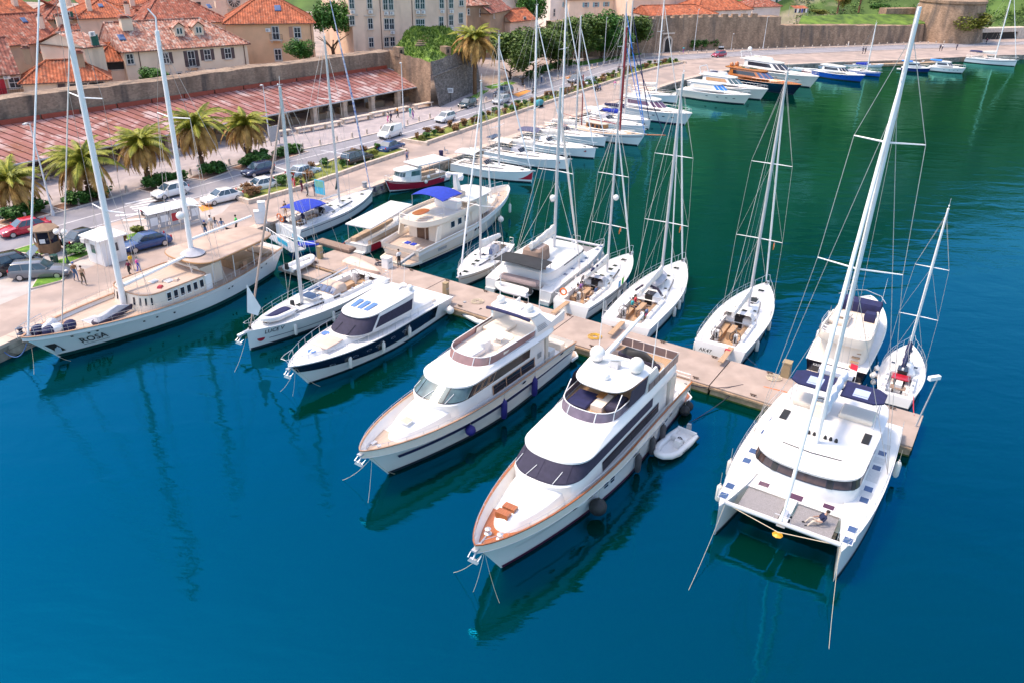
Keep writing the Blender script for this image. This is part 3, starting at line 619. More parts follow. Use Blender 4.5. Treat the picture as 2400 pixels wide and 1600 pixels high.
for x in (-2.5,2.5): MB().tube((x,-1,0),(x,-1,2.4),.05).tube((x,1.5,0),(x,1.5,3),.05).build('awning_post',GREYP,aw)

# ---- market hall under the rampart
A0,A1 = Vector((-92,43)),Vector((-15.8,146.2));EV0 = Vector((-86.5,46.5));EV1 = Vector((-15.6,144.6));BK1 = Vector((-22.9,146.9));BK0 = W1 + (W2 - W1).normalized() * 1.0
BK0 = Vector((-99.5,50.5)) + Vector((1.2,-.8));
mh = thing('market_hall','long open market hall with rusty red sheet metal roof on stone columns','market hall',(EV1.x,EV1.y,0));OM = lambda x,y,z: (x - EV1.x,y - EV1.y,z)
ev = lambda u: EV0.lerp(EV1,u);bk = lambda u: (W1 + Vector((.9,-.75))).lerp(BK1,u);ZEV,ZBK = 3.95,6.2
sm = bpy.data.materials.new('sheet_metal_roof');sm.use_nodes = True;n = sm.node_tree;b = n.nodes['Principled BSDF'];b.inputs['Roughness'].default_value = .65
oi = n.nodes.new('ShaderNodeObjectInfo');rp_ = n.nodes.new('ShaderNodeValToRGB');n.links.new(oi.outputs['Random'],rp_.inputs[0]);cr = rp_.color_ramp;cr.elements[0].color = (.23,.085,.07,1);cr.elements[1].color = (.34,.16,.145,1);e_ = cr.elements.new(.5);e_.color = (.29,.105,.085,1)
n.links.new(rp_.outputs[0],b.inputs['Base Color']);overlay(sm,(.46,.33,.31),.54,.64,.42,(1,1,1),seed=2);overlay(sm,(.23,.075,.035),.58,.72,.3,(1,1,1),seed=6);overlay(sm,(.48,.36,.34),.62,.72,1.7,(.5,1,1),seed=9)
NC = 100;NRW = 4;k0 = 26
for i in range(k0,NC):
    u0,u1 = i / NC,(i + 1) / NC
    for j in range(NRW if i >= 30 else 1):
        n_r = NRW if i >= 30 else 1;v0,v1 = j / n_r,(j + 1) / n_r;g_ = .0008;q = []
        for u,v in ((u0 + g_,v0),(u1 - g_,v0),(u1 - g_,v1),(u0 + g_,v1)): p = ev(u).lerp(bk(u),v);q.append(OM(p.x,p.y,lerp(ZEV,ZBK,v) + .03 * (n_r - j) / n_r))
        low = [(x,y,z - .04) for x,y,z in q];mb = MB();mb.loft([low,q],True,True);mb.build('roof_sheet',sm,mh)
ms = MB()
for i in range(k0,NC + 1): u = i / NC;p,q = ev(u),bk(u);ms.tube(OM(p.x,p.y,ZEV + .05),OM(q.x,q.y,ZBK + .03),.045,n=4)
o = ms.build('roof_seams',mat('seam_rust',(.16,.055,.045),.7),mh);o['kind'] = 'stuff'
for i in range(k0 // 4,NC // 4): u0,u1 = i * 4 / NC,(i + 1) * 4 / NC - .002;p,q = bk(u0),bk(u1);MB().loft([[OM(p.x + a,p.y - a,ZBK + z) for a,z in ((0,0),(0,.55),(-.25,.55),(-.25,0))],[OM(q.x + a,q.y - a,ZBK + z) for a,z in ((0,0),(0,.55),(-.25,.55),(-.25,0))]],True,True).build('wall_flashing',mat('flashing_red',(.30,.055,.03),.6),mh)
p,q = ev(.2),ev(1);MB().path([OM(p.x,p.y,ZEV - .05),OM(q.x,q.y,ZEV - .05)],.12,6).build('gutter',GREYP,mh)
p,q = ev(1),bk(1);MB().path([OM(p.x,p.y,ZEV),OM(q.x,q.y,ZBK)],.1,5).build('verge',GREYP,mh)
d = (EV1 - EV0).normalized();nin = Vector((-d.y,d.x));LN = (EV1 - EV0).length
COLST = mat('column_stone',(.55,.42,.32),.9,var=.2,scale=1.5,bump=.6,bscale=5)
colme = MB().box(-.5,.5,-.5,.5,0,.35).box(-.38,.38,-.38,.38,.35,2.35).box(-.46,.46,-.46,.46,2.35,2.6).mesh('column',COLST)
for i in range(15):
    s_ = LN - .9 - i * 6.15;p = EV0 + d * s_ + nin * .75;o = put('column',colme,mh);o.location = OM(p.x,p.y,Z0);o.rotation_euler = (0,0,math.atan2(d.y,d.x))
    for dn,nm in ((4.8,'inner_column'),):
        p = EV0 + d * (s_ - 2) + nin * dn;MB().cbox(OM(p.x,p.y,Z0),.55,.55,3.6,math.atan2(d.y,d.x)).build(nm,COLST,mh)
p,q = ev(.2) + nin * .75,ev(1) + nin * .75;mb = MB();mb.loft([[OM(p.x + nin.x * a,p.y + nin.y * a,z) for a,z in ((-.2,3.55),(.2,3.55),(.2,3.8),(-.2,3.8))],[OM(q.x + nin.x * a,q.y + nin.y * a,z) for a,z in ((-.2,3.55),(.2,3.55),(.2,3.8),(-.2,3.8))]],True,True).build('front_beam',mat('dark_beam',(.07,.05,.04),.8),mh)
for i in range(12):   # stall counters and boards in the shade
    s_ = LN - 4 - i * 6.15;p = EV0 + d * s_ + nin * (2.6 + (i % 3) * .5);MB().cbox(OM(p.x,p.y,Z0),3.6,.9,.9,math.atan2(d.y,d.x)).build('stall_counter',mat('stall_wood',(.22,.16,.11),.8),mh)
    if i % 2: p = p + nin * 1.2;MB().cbox(OM(p.x,p.y,Z0),2.6,.1,2.0,math.atan2(d.y,d.x)).build('stall_partition',GREYP if i % 4 == 1 else MATS['stall_wood'],mh)
# stone benches in front
def bench(label,a,b):
    a,b = G(*a,Z0),G(*b,Z0);c = (a + b) / 2;L = (b - a).length;t = thing('stone_bench',label,'bench',(c.x,c.y,Z0),math.atan2(b.y - a.y,b.x - a.x),'stone benches along the market hall');MB().box(-L / 2,L / 2,-.45,.45,.62,.78).build('slab',STONE,t);k = max(2,int(L / 2.4) + 1)
    for i in range(k): x = lerp(-L / 2 + .35,L / 2 - .35,i / (k - 1));MB().cbox((x,0,0),.3,.7,.62,0,.8).build('leg',STONE,t)
for a,b,nm in (((648,321),(682,316),'short stone bench beside the sign board at the market hall'),((694,314),(800,295),'longest stone bench in front of the market hall'),((801,292),(869,279),'stone bench between the longest bench and the walking couple'),((869,277),(958,260),'stone bench behind the orange jacketed person'),((971,257),(1012,249),'short stone bench at the bastion corner'),((395,368),(425,362),'stone bench half hidden by the palms'),((590,338),(620,332),'stone bench between two palms'),((55,433),(118,420),'stone bench behind the outermost palm')): bench(nm,a,b)
# ================================================================== PLANTS
def leaf_mat(name,c,c2,sc_=.9):
    m = mat(name,c,.65,var=.25,scale=sc_,world=True,c2=c2,detail=5);return m
LF1 = leaf_mat('plane_tree_leaf',(.035,.075,.008),(.085,.14,.012));LF2 = leaf_mat('bright_leaf',(.03,.10,.012),(.07,.19,.02));LF3 = leaf_mat('olive_gold_leaf',(.08,.11,.01),(.17,.18,.015));LF4 = leaf_mat('hedge_leaf',(.025,.09,.012),(.06,.16,.02),2);LF5 = leaf_mat('russet_leaf',(.16,.07,.03),(.30,.16,.06),2)
PALMG = leaf_mat('palm_green',(.13,.16,.010),(.28,.27,.018),1.5);PALMO = leaf_mat('palm_dry',(.30,.15,.03),(.44,.25,.06),1.5)
BARK = mat('bark',(.13,.085,.055),.95,var=.3,scale=3,bump=.8,bscale=10);PBARK = mat('palm_bark',(.17,.09,.045),.95,var=.35,scale=4,stretch=(1,1,3),bump=1,bscale=12)
def leaves(mb,blobs,n,size,rng):
    tot = sum(r * r for _,r in blobs)
    for (c,r) in blobs:
        c = Vector(c)
        for _ in range(int(n * r * r / tot)):
            d = Vector((rng.gauss(0,1),rng.gauss(0,1),rng.gauss(0,.9))).normalized();p = c + d * r * (.3 + .85 * rng.random() ** .55)
            u = Vector((rng.gauss(0,1),rng.gauss(0,1),rng.gauss(0,.5))).normalized();v = u.cross(Vector((rng.gauss(0,.7),rng.gauss(0,.7),1))).normalized();s = size * rng.uniform(.55,1.35)
            mb.quad(p - u * s * .5,p + v * s * .35,p + u * s * .6,p - v * s * .35)
    return mb
def crown_mesh(name,seed,n,size,mtl,flat=.8,k=17):
    rng = random.Random(seed);bl = []
    for i in range(k):
        a = rng.uniform(0,2 * PI);rr = rng.uniform(.15,.72);bl.append(((rr * cos(a),rr * sin(a),rng.uniform(-.38,.55) * flat),rng.uniform(.18,.4)))
    bl.append(((0,0,.15),.45));return leaves(MB(),bl,n,size,rng).mesh(name,mtl)
CRW = [crown_mesh('crown',s,6500,.10,m) for s,m in ((1,LF1),(2,LF2),(3,LF3),(4,LF1),(5,LF2))]
def trunk_mesh(seed,m=BARK):
    rng = random.Random(seed);mb = MB().path([(0,0,0),(.02,.01,.3),(.0,.03,.62),(.03,0,1.0)],[.075,.058,.05,.025],8)
    for k in range(6): a = 2 * PI * k / 6 + rng.uniform(-.4,.4);mb.path([(0,.02,.5 + .05 * k),(.22 * cos(a),.22 * sin(a),.75 + .05 * k),(.5 * cos(a),.5 * sin(a),1.0 + .05 * k)],[.03,.022,.008],5)
    return mb.mesh('trunk',m,True)
TK_ = [trunk_mesh(s) for s in (1,2)]
def tree(label,pos,height,rad,kind,name='tree',grp=None,trunk_h=.42,cat='tree'):
    t = thing(name,label,cat,pos,random.uniform(0,6),grp);th = height * trunk_h;o = put('trunk',TK_[kind % 2],t);o.scale = (height * .5,height * .5,th * 1.0);c = put('crown',CRW[kind],t);ch = (height - th) * .62;c.location = (0,0,th + ch * .72);c.scale = (rad,rad,ch);return t
for i,(bx,by,tx,ty,r,k) in enumerate(((1196,186,1190,60,5.2,0),(1250,172,1226,52,5.0,3),(1290,156,1300,55,4.6,0),(1330,150,1330,34,5.0,3),(1370,142,1372,26,5.2,0),(1408,137,1412,18,5.0,4),(1450,133,1442,24,5.0,0),(1482,130,1478,28,4.8,3),(1226,200,1214,92,3.6,3),(1310,168,1304,88,3.6,3),(1350,148,1350,60,4.2,0),(1432,140,1428,60,4.0,4))):
    p = G(bx,by,Z0)
    nn = Vector((p.x,p.y,0)).normalized();zt = on_plane(tx,ty,p,nn).z
    tree('broad leafy street tree in the row between bastion and far rampart',(p.x,p.y,Z0),zt - Z0,r * 1.2,k,grp='trees before the far rampart',trunk_h=.2)
p = G(808,128,6.5);tree('bright green tree between the peach house and the apartment block',(p.x - 3,p.y + 4,4),13.0,4.2,1,trunk_h=.35)
p = G(694,142,8.2);tree('round bright green bush in front of the peach house',(p.x,p.y + 3,7.0),4.6,2.7,4,name='bush',trunk_h=.15,cat='bush')
p = G(338,186,8.2);tree('bright green bush below the cream house',(p.x,p.y + 2.5,6.6),3.2,2.6,1,name='bush',trunk_h=.15,cat='bush')
p = G(214,152,9);tree('yellow green creeper bush beside the roof pavilion',(p.x,p.y + 1,7.6),3.4,1.3,1,name='bush',trunk_h=.2,cat='bush')
p = G(1242,60,6);tree('light green tree behind the cottage with the bright red gable',(p.x,p.y,1),15.5,4.4,1,trunk_h=.3)
p = G(2244,99,Z0);nn = Vector((p.x,p.y,0)).normalized();tree('big golden green rounded tree at the foot of the corner tower',(p.x,p.y,Z0),on_plane(2260,14,p,nn).z - Z0,7.4,2,trunk_h=.16)
for i,(bx,by,zz,hg,r,k,lb) in enumerate(((1975,28,6.5,7,2.6,2,'olive coloured tree on the grass bank'),(2060,30,6.6,3.2,3.4,1,'round light green bush on the grass bank'),(1920,38,6.6,2.0,3.0,2,'yellow brown bush on the rampart top'),(2185,60,3,9,2.6,3,'dark creeper mass on the corner tower'),(2200,30,6,6,2.6,0,'creeper hanging on the tower shoulder'),(2150,92,1.2,2.4,3.0,1,'low green bush under the corner tower'),(2172,30,5,9,2.4,4,'bright creeper climbing the tower side'),(2215,12,8,8,3.0,0,'dark creeper near the tower crown'),(2232,45,4,6,2.2,3,'ivy clump above the tower foot'))):
    p = G(bx,by,zz);tree(lb,(p.x,p.y,zz),hg,r,k,name='bush',trunk_h=.12,cat='bush')
# scrub on the hillside, one mass
rng = random.Random(11);mb = MB();bl = []
for _ in range(620):
    x = rng.uniform(90,215);y = foot(x) + rng.uniform(0,60);bl.append(((x,y,hill_z(x,y) + .5),rng.uniform(.8,2.6)))
leaves(mb,bl,34000,.6,rng);mb.build('hillside_scrub',leaf_mat('scrub_leaf',(.025,.09,.012),(.09,.17,.02),.2),kind='stuff')
mb = MB();rng = random.Random(12)
for _ in range(6000):      # rough grass on the bastion
    u,v = rng.random(),rng.random() ** .8;a = Vector((-22.3,147.5)).lerp(Vector((-14.8,140.0)),min(1,u * 2)) if u < .5 else Vector((-14.8,140.0)).lerp(Vector((-8.6,158.3)),(u - .5) * 2)
    q = a.lerp(Vector((-20.5 + 5 * u,168)),v);z = 8.35 + 2.6 * sin(v * PI * .55) + .35 * vnoise(q.x * 30,q.y * 30) * min(1,v * 4);d = Vector((rng.uniform(-.3,.3),rng.uniform(-.3,.3),rng.uniform(.25,.6)));s = Vector((rng.uniform(-.18,.18),rng.uniform(-.18,.18),0));q3 = Vector((q.x,q.y,z - .05));mb.quad(q3 - s,q3 + s,q3 + d)
mb.build('rough_grass',leaf_mat('rough_grass_blade',(.05,.12,.010),(.13,.20,.018),.4),kind='stuff')
# palms: trunk and single fronds
def frond_mesh(L,seed,mtl,droop):
    rng = random.Random(seed);mb = MB();n = 9;sp = []
    for i in range(n + 1): u = i / n;sp.append(Vector((L * u * (1 - .22 * u * u * droop),0,L * (.42 * u - (.55 + .35 * droop) * u * u))))
    mb.path(sp,[.035 * (1 - .8 * i / n) for i in range(n + 1)],4)
    for i in range(1,40):
        u = i / 40;k = u * n;j = min(int(k),n - 1);p = sp[j].lerp(sp[j + 1],k - j);t = (sp[j + 1] - sp[j]).normalized();ll = L * .21 * sin(PI * min(1,.18 + u * .85)) ** .7
        for sd in (-1,1):
            q = p + t * ll * .55 + Vector((0,sd * ll * .72,-ll * (.25 + .35 * rng.random())));wv = t * .024;mb.quad(p - wv,p + wv,q)
    return mb.mesh('frond',mtl)
FR = [frond_mesh(1,1,PALMG,.6),frond_mesh(1,2,PALMG,1.0),frond_mesh(1,3,PALMO,1.5)]
def palm(label,pos,th,fl,dry=.35,r=.34,n=52,grp=None,name='palm_tree'):
    t = thing(name,label,'palm',pos,random.uniform(0,6),grp);mb = MB();rings = [];k = 14
    mb.path([(.02 * sin(i),.02 * cos(i * 1.3),th * i / k) for i in range(k + 1)],[r * (1.25 if i == 0 else 1 + .07 * (i % 2) + (.25 if i > k - 3 else 0)) for i in range(k + 1)],10).build('trunk',PBARK,t,smooth=True)
    MB().ball((0,0,th),r * 1.5,1,1,1.1).build('crown_shaft',PBARK,t,smooth=True);rng = random.Random(hash(label) % 1000 + int(th * 100))
    for i in range(n):
        f = i / n;el = lerp(-.55,1.15,f ** 1.1);o = put('frond',FR[2] if f < dry else FR[i % 2],t);s = fl * rng.uniform(.85,1.1) * (1 if f > .2 else .85);o.scale = (s,s * rng.uniform(.8,1.1),s);o.rotation_euler = (rng.uniform(-.3,.3),-el,i * 2.399 + rng.uniform(-.2,.2));o.location = (0,0,th + .1)
    return t
for i,(px,py,cy) in enumerate(((43,497,432),(212,463,388),(350,434,345),(476,404,303),(585,375,300))):
    p = G(px,py,Z0);nn = Vector((p.x,p.y,0)).normalized();z = on_plane(px,cy,p,nn).z
    palm(('date palm in the outermost plaza bed opposite the brown kiosk','date palm in the plaza bed opposite the white guard hut','date palm beside the zebra crossing','tallest plaza date palm, opposite the white taxi','date palm closest to the grey notice board')[i],(p.x,p.y,Z0),z - Z0,(4.0,4.6,4.1,4.5,4.1)[i],(.6,.4,.52,.46,.56)[i],grp='date palms along the plaza')
p = G(1113,222,Z0);nn = Vector((p.x,p.y,0)).normalized();palm('tall date palm with large brown skirt beside the bastion',(p.x,p.y,Z0),on_plane(1118,100,p,nn).z - Z0,5.4,.62,.36,54)
for px,py,z,th,lb in ((1277,60,2,9.5,'palm among the houses above the street trees'),(1962,32,6.5,5,'small palm on the bank by the pale houses'),(2012,30,6.5,5.5,'palm beside the sunlit house on the bank')): p = G(px,py,z);palm(lb,(p.x,p.y,z),th,2.6,.5,.28,30)
# shrubs
SHM = [crown_mesh('foliage',20 + i,700,.26,m,.9,8) for i,m in enumerate((LF4,LF4,LF5,LF3))]
def shrub(label,x,y,w_,h_,k,z=Z0,grp=None,rz=None):
    t = thing('shrub',label,'shrub',(x,y,z),random.uniform(0,6) if rz is None else rz,grp);o = put('foliage',SHM[k],t);o.scale = (w_ / 2,w_ / 2,h_ * .62);o.location = (0,0,h_ * .48);s = put('stem',TK_[0],t);s.scale = (.5,.5,h_ * .3);return t
rng = random.Random(5)
for (ax,ay),(bx,by),k in (((24,522),(64,508),3),((72,506),(98,498),2),((158,486),(205,472),3),((215,471),(248,462),3),((350,446),(392,436),3),((398,432),(430,424),2),((478,416),(524,402),3),((568,394),(628,374),4),((642,374),(706,356),4),((600,392),(632,380),1)):
    for i in range(k): u = (i + .5) / k;p = G(lerp(ax,bx,u),lerp(ay,by,u),Z0);shrub('dense oleander shrub in the plaza bed beside the road',p.x,p.y,rng.uniform(2.1,2.8),rng.uniform(1.2,1.7),rng.choice((0,1)),Z0,'oleander shrubs in the plaza beds')
# plaza beds: earth under the shrubs
EARTH = mat('bed_earth',(.24,.13,.085),.95,var=.3,scale=2,world=True,bump=.5,bscale=8)
for (ax,ay),(bx,by) in (((8,532),(112,500)),((140,494),(258,462)),((344,452),(436,424)),((468,424),(536,400)),((560,402),(716,356))):
    a,b = G(ax,ay,Z0),G(bx,by,Z0);dd = (b - a).normalized();nn = Vector((-dd.y,dd.x,0));q = [a - nn * .7,b - nn * .7,b + nn * 1.9,a + nn * 1.9]
    MB().prism([(v.x,v.y) for v in q],Z0,Z0 + .1).build('plaza_bed',KERB,kind='structure');q = [a - nn * .5 + dd * .2,b - nn * .5 - dd * .2,b + nn * 1.7 - dd * .2,a + nn * 1.7 + dd * .2];MB().quad(*[(v.x,v.y,Z0 + .106) for v in q]).build('bed_earth',EARTH,kind='structure')
# planted strip between promenade and road
def strip_between(pa,pb,z): return [(*p,z) for p in pa] + [(*p,z) for p in reversed(pb)]
PK = [(-29.2,84.4),(-25,90.0),(-19.1,100.9),(-14.8,108.2)];PK2 = [(-12.9,112.4),(-.8,133.8),(12.9,157.5),(26.0,179.8),(32.5,189.2),(39.0,196.6)]
def shift(pl,d): return offset(pl,d)
GR2 = mat('strip_grass',(.09,.14,.015),.95,var=.4,scale=.9,world=True,c2=(.16,.17,.03),bump=.8,bscale=9)
for nm,pl,wds in (('a',PK,4.6),('b',PK2,3.2)):
    far = shift(pl,wds);m = MB();m.add(strip_between(pl,far,Z0 + .3),[tuple(range(2 * len(pl)))]);m.build('planted_strip',GR2,kind='structure')
    loop = pl + far[::-1] + [pl[0]];wl_ = thing('planter_wall','low stone wall around the shorter planted strip' if nm == 'a' else 'low stone wall around the long planted strip by the road','wall',(*pl[0],0));o0 = pl[0];BL = mat('planter_block',(.58,.47,.38),.85,var=.16,scale=1.4,bump=.4,bscale=8)
    bme = MB().box(-.72,.72,-.2,.2,0,.44).mesh('stone_block',BL)
    for x,y,a in along(loop,1.47,.7): o = put('stone_block',bme,wl_);o.location = (x - o0[0],y - o0[1],Z0 + rng.uniform(-.02,.01));o.rotation_euler = (0,0,a + rng.uniform(-.01,.01))
    st = 1.7 if nm == 'a' else 1.9
    for off in (wds * .33,wds * .72):
        for x,y,a in along(shift(pl,off),st,.8):
            if rng.random() < .22: continue
            k = rng.choice((2,2,3,0));shrub('russet shrub in the planted strip by the road' if k == 2 else 'green shrub in the planted strip by the road',x + rng.uniform(-.5,.5),y + rng.uniform(-.4,.4),rng.uniform(.9,1.7),rng.uniform(.7,1.25),k,Z0 + .28,'russet shrubs of the planted strip' if k == 2 else 'green shrubs of the planted strip')
# lawn islands of the parking area, hedges, verges
ISL = mat('lawn',(.06,.17,.015),.95,var=.3,scale=1.5,world=True,c2=(.12,.24,.02),bump=.8,bscale=14)
def island(pxs,z=.14):
    q = [G(x,y,Z0) for x,y in pxs];c = sum(q,Vector()) / len(q);m = MB().prism([(p.x,p.y) for p in q][::-1],Z0 - .05,Z0 + z);m.build('lawn_kerb',KERB,kind='structure');MB().add([(lerp(c.x,p.x,.9),lerp(c.y,p.y,.9),Z0 + z + .02) for p in q],[tuple(range(len(q)))]).build('lawn',ISL,kind='structure')
island(((20,592),(70,577),(100,570),(128,578),(146,588),(98,603)));island(((119,621),(146,610),(208,590),(212,600),(146,626)));island(((72,680),(86,657),(120,652),(156,650),(146,661),(112,670)));island(((285,558),(330,545),(340,552),(300,568)))
island(((1075,244),(1130,212),(1150,212),(1115,235)),.06);island(((1130,205),(1195,190),(1215,196),(1150,212)),.06);island(((1330,150),(1510,122),(1512,128),(1350,158)),.06)
shrub('round dark hedge bush beside the white hut',*G(178,600,Z0).xy,2.4,1.0,0);shrub('pale green bush behind the blue parked sedan',*G(330,555,Z0).xy,2.0,1.3,3);shrub('bare brownish bush beside the white hut',*G(293,572,Z0).xy,1.2,1.2,2)
for i in range(6): p = G(lerp(1622,1680,i / 5),lerp(117.5,115,i / 5),Z0);shrub('clipped green hedge plant at the far rampart',p.x,p.y,3.4,2.6,0,Z0,'hedge at the far rampart')
for i,(px,py) in enumerate(((1268,178),(1285,172),(1300,165),(1318,162),(1332,158),(1240,186),(1252,190))): p = G(px,py,Z0);shrub('rounded green park bush under the street trees',p.x,p.y,3.0,1.8,0,Z0,'park bushes under the street trees')
for px,py in ((1730,112),(1748,113),(1772,112),(1705,114)): p = G(px,py,Z0);shrub('yellow green bush at the foot of the sea rampart',p.x,p.y,2.8,2.6,3,Z0,'bushes at the sea rampart foot')
# ================================================================== BOATS
# local frame of a boat: x from the stern (0) to the bow (L), y to port, z up from the water
NR = 48
def ring(xa,xb,ha,hb,nf,na,z,zf=None,xm=None):
    xm = lerp(xa,xb,.5) if xm is None else xm;out = [];zf = z if zf is None else zf
    for i in range(NR):
        a = 2 * PI * i / NR;c,s = cos(a),sin(a);e = nf if c >= 0 else na
        x = xm + ((xb - xm) if c >= 0 else (xm - xa)) * math.copysign(abs(c) ** (2 / e),c)
        f = (x - xa) / (xb - xa);out.append((x,lerp(ha,hb,f) * math.copysign(abs(s) ** (2 / e),s),lerp(z,zf,f)))
    return out
def rp(r,u):
    u = u % NR;i = int(u);t = u - i;a = r[i % NR];b = r[(i + 1) % NR];return Vector((lerp(a[0],b[0],t),lerp(a[1],b[1],t),lerp(a[2],b[2],t)))
def patch(mb,ra,rb,u0,u1,v0,v1,off=.015,n=8):
    rows = [];cen = Vector((sum(p[0] for p in ra) / NR,0,0))
    for i in range(2):
        v = (v0,v1)[i];row = []
        for j in range(n + 1):
            u = lerp(u0,u1,j / n);a = rp(ra,u);b = rp(rb,u);p = a.lerp(b,v)
            t = (rp(ra,u + .3) - rp(ra,u - .3));up = b - a;nn = t.cross(up)
            if nn.length > 1e-6: nn.normalize()
            row.append(p + nn * off)
        rows.append(row)
    return mb.grid(rows)
class Hull:
    def __init__(s,L,B,fb,fm,fs,tw=.8,rake=1.0,srake=.3,tm=.42,p=2.2,q=.9,wl=.86,pw=1.7,flare=1.3,sheer_pow=1.5,draft=.45):
        s.__dict__.update(locals())
    def hb(s,t,p=None,q=None,tw=None,pw=False):
        tw = s.tw if tw is None else tw
        if t <= s.tm: u = t / s.tm;k = tw + (1 - tw) * sin(u * PI / 2)
        else: u = (t - s.tm) / (1 - s.tm);k = max(0,1 - u ** (p or s.p)) ** (q or s.q)
        return s.B / 2 * k
    def zs(s,t):
        m = .45
        return s.fm + (s.fs - s.fm) * ((m - t) / m) ** 2 if t < m else s.fm + (s.fb - s.fm) * ((t - m) / (1 - m)) ** s.sheer_pow
    def S(s,t,v,side=1,off=0):
        b = s.hb(t);w_ = s.hb(t,s.pw,1.0) * s.wl;zs = s.zs(t)
        x = lerp(s.srake + t * (s.L - s.srake - s.rake),t * s.L,v);y = w_ + (b - w_) * v ** s.flare;z = -s.draft + (zs + s.draft) * v
        return Vector((x,side * (y + off),z))
    def vz(s,t,z): return (z + s.draft) / (s.zs(t) + s.draft)
    def ts(s,t0=0,t1=1,n=30): return [lerp(t0,t1,1 - (1 - i / n) ** 1.35) for i in range(n + 1)]
    def strip(s,mb,t0,t1,za,zb,side,off=.012,n=24,rel=False,x_off=.022):
        """band on the side between heights za and zb (functions or numbers; rel: fractions of the freeboard)"""
        rows = []
        for t in [lerp(t0,t1,i / n) for i in range(n + 1)]:
            va,vb = (za,zb) if rel else (s.vz(t,za),s.vz(t,zb));rows.append([s.S(t,va,side,off + x_off),s.S(t,lerp(va,vb,.5),side,off + x_off),s.S(t,vb,side,off + x_off)])
        return mb.grid(rows)
def build_hull(root,h,m,deck=DECKW,bul=.12,boot=ANTI,bootz=.16,hole=None,rim=WHITE,rimr=.035,deck_drop=None,name='hull'):
    ts = h.ts();mb = MB();vs = [0,.12,.3,.5,.7,.86,1]
    rows = [[h.S(t,v,1) for v in reversed(vs)] + [h.S(t,v,-1) for v in vs] for t in ts];mb.grid(rows)
    tr = [h.S(0,v,1) for v in reversed(vs)] + [h.S(0,v,-1) for v in vs];mb.add(tr,[tuple(range(len(tr)))])
    ho = mb.build(name,m,root,smooth=True)
    if boot:
        b = MB()
        for sd in (-1,1): h.strip(b,0,.995,-.2,bootz,sd,.01)
        b.grid([[h.S(0,h.vz(0,z),1) + Vector((-.012,0,0)),h.S(0,h.vz(0,z),-1) + Vector((-.012,0,0))] for z in (-.2,bootz)])
        b.build('waterline_stripe',boot,ho)
    # deck with bulwark inside
    dd = deck_drop or (lambda t: bul);d = MB();bw = MB();ins = .06
    for sd in (-1,1):
        rows = []
        for t in ts:
            b = max(h.hb(t) - ins,0);z = h.zs(t);rows.append([(t * h.L,sd * h.hb(t),z),(t * h.L,sd * b,z),(t * h.L - (.05 if t > .97 else 0),sd * max(b - .02,0),z - dd(t))])
        bw.grid(rows)
    bw.build('bulwark',rim,ho)
    for a,b in zip(ts,ts[1:]):
        xa,xb = a * h.L,b * h.L;ya,yb = max(h.hb(a) - ins,0),max(h.hb(b) - ins,0);za,zb = h.zs(a) - dd(a),h.zs(b) - dd(b)
        if hole and hole[0] <= (xa + xb) / 2 <= hole[1]:
            for sd in (-1,1): d.quad((xa,sd * ya,za),(xb,sd * yb,zb),(xb,sd * hole[2],zb),(xa,sd * hole[2],za))
        else: d.quad((xa,ya,za),(xb,yb,zb),(xb,0,zb + .03),(xb,-yb,zb),(xa,-ya,za),(xa,0,za + .03))
    d.build('deck',deck,root)
    if rimr:
        r = MB()
        for sd in (-1,1): r.path([h.S(t,1,sd) for t in ts],rimr,5)
        r.build('rubbing_rail' if rimr > .05 else 'toe_rail',rim if rimr <= .05 else TEAKR,ho,smooth=True)
    return ho
def hull_text(root,h,body,tc,zc,size,side,m,shear=0,name='lettering',bold=True):
    vs,fs = text_mesh(body,size,shear,bold);out = []
    for x,y,z in vs:
        t = tc + (-x if side > 0 else x) / h.L;out.append(h.S(t,h.vz(t,zc + y),side,.06))
    return MB().add(out,fs).build(name,m,root)
def flat_text(root,body,size,mtx,m,shear=0,name='lettering'):
    vs,fs = text_mesh(body,size,shear,True);return MB().add([mtx @ Vector(v) for v in vs],fs).build(name,m,root)
def rail(root,pts,h,r=.016,post_every=1,wires=(1.0,),name='guard_rail',m=STEEL,n=4):
    mb = MB();pts = [Vector(p) for p in pts]
    for i,p in enumerate(pts):
        if i % post_every == 0: mb.tube(p,p + Vector((0,0,h)),r,n=n)
    for k in wires: mb.path([p + Vector((0,0,h * k)) for p in pts],r * (1.2 if k == 1 else .7),n)
    return mb.build(name,m,root)
def side_pts(h,t0,t1,n,side,inset=.06,dz=0): return [Vector((t * h.L,side * max(h.hb(t) - inset,0),h.zs(t) + dz)) for t in [lerp(t0,t1,i / n) for i in range(n + 1)]]
def wheel(root,c,r,tilt=.3,name='steering_wheel',m=BLACKR):
    mb = MB();pts = [Vector((c[0] + r * sin(tilt) * sin(a),c[1] + r * cos(a),c[2] + r * cos(tilt) * sin(a))) for a in [2 * PI * k / 14 for k in range(14)]]
    mb.path(pts,.028,5,closed=True)
    for k in range(0,14,3): mb.tube(c,pts[k],.014,n=4)
    mb.tube((c[0] + .05,c[1],c[2] - r),c,.05,n=6);return mb.build(name,m,root)
def sheet(top,xa,xb,w,z,camber=.15,crown=.0,nx=5,ny=8):
    rows = []
    for i in range(nx + 1):
        u = i / nx;rows.append([(lerp(xa,xb,u),w * (2 * j / ny - 1),z + camber * (1 - (2 * j / ny - 1) ** 2) + crown * (1 - (2 * u - 1) ** 2)) for j in range(ny + 1)])
    return top.grid(rows)
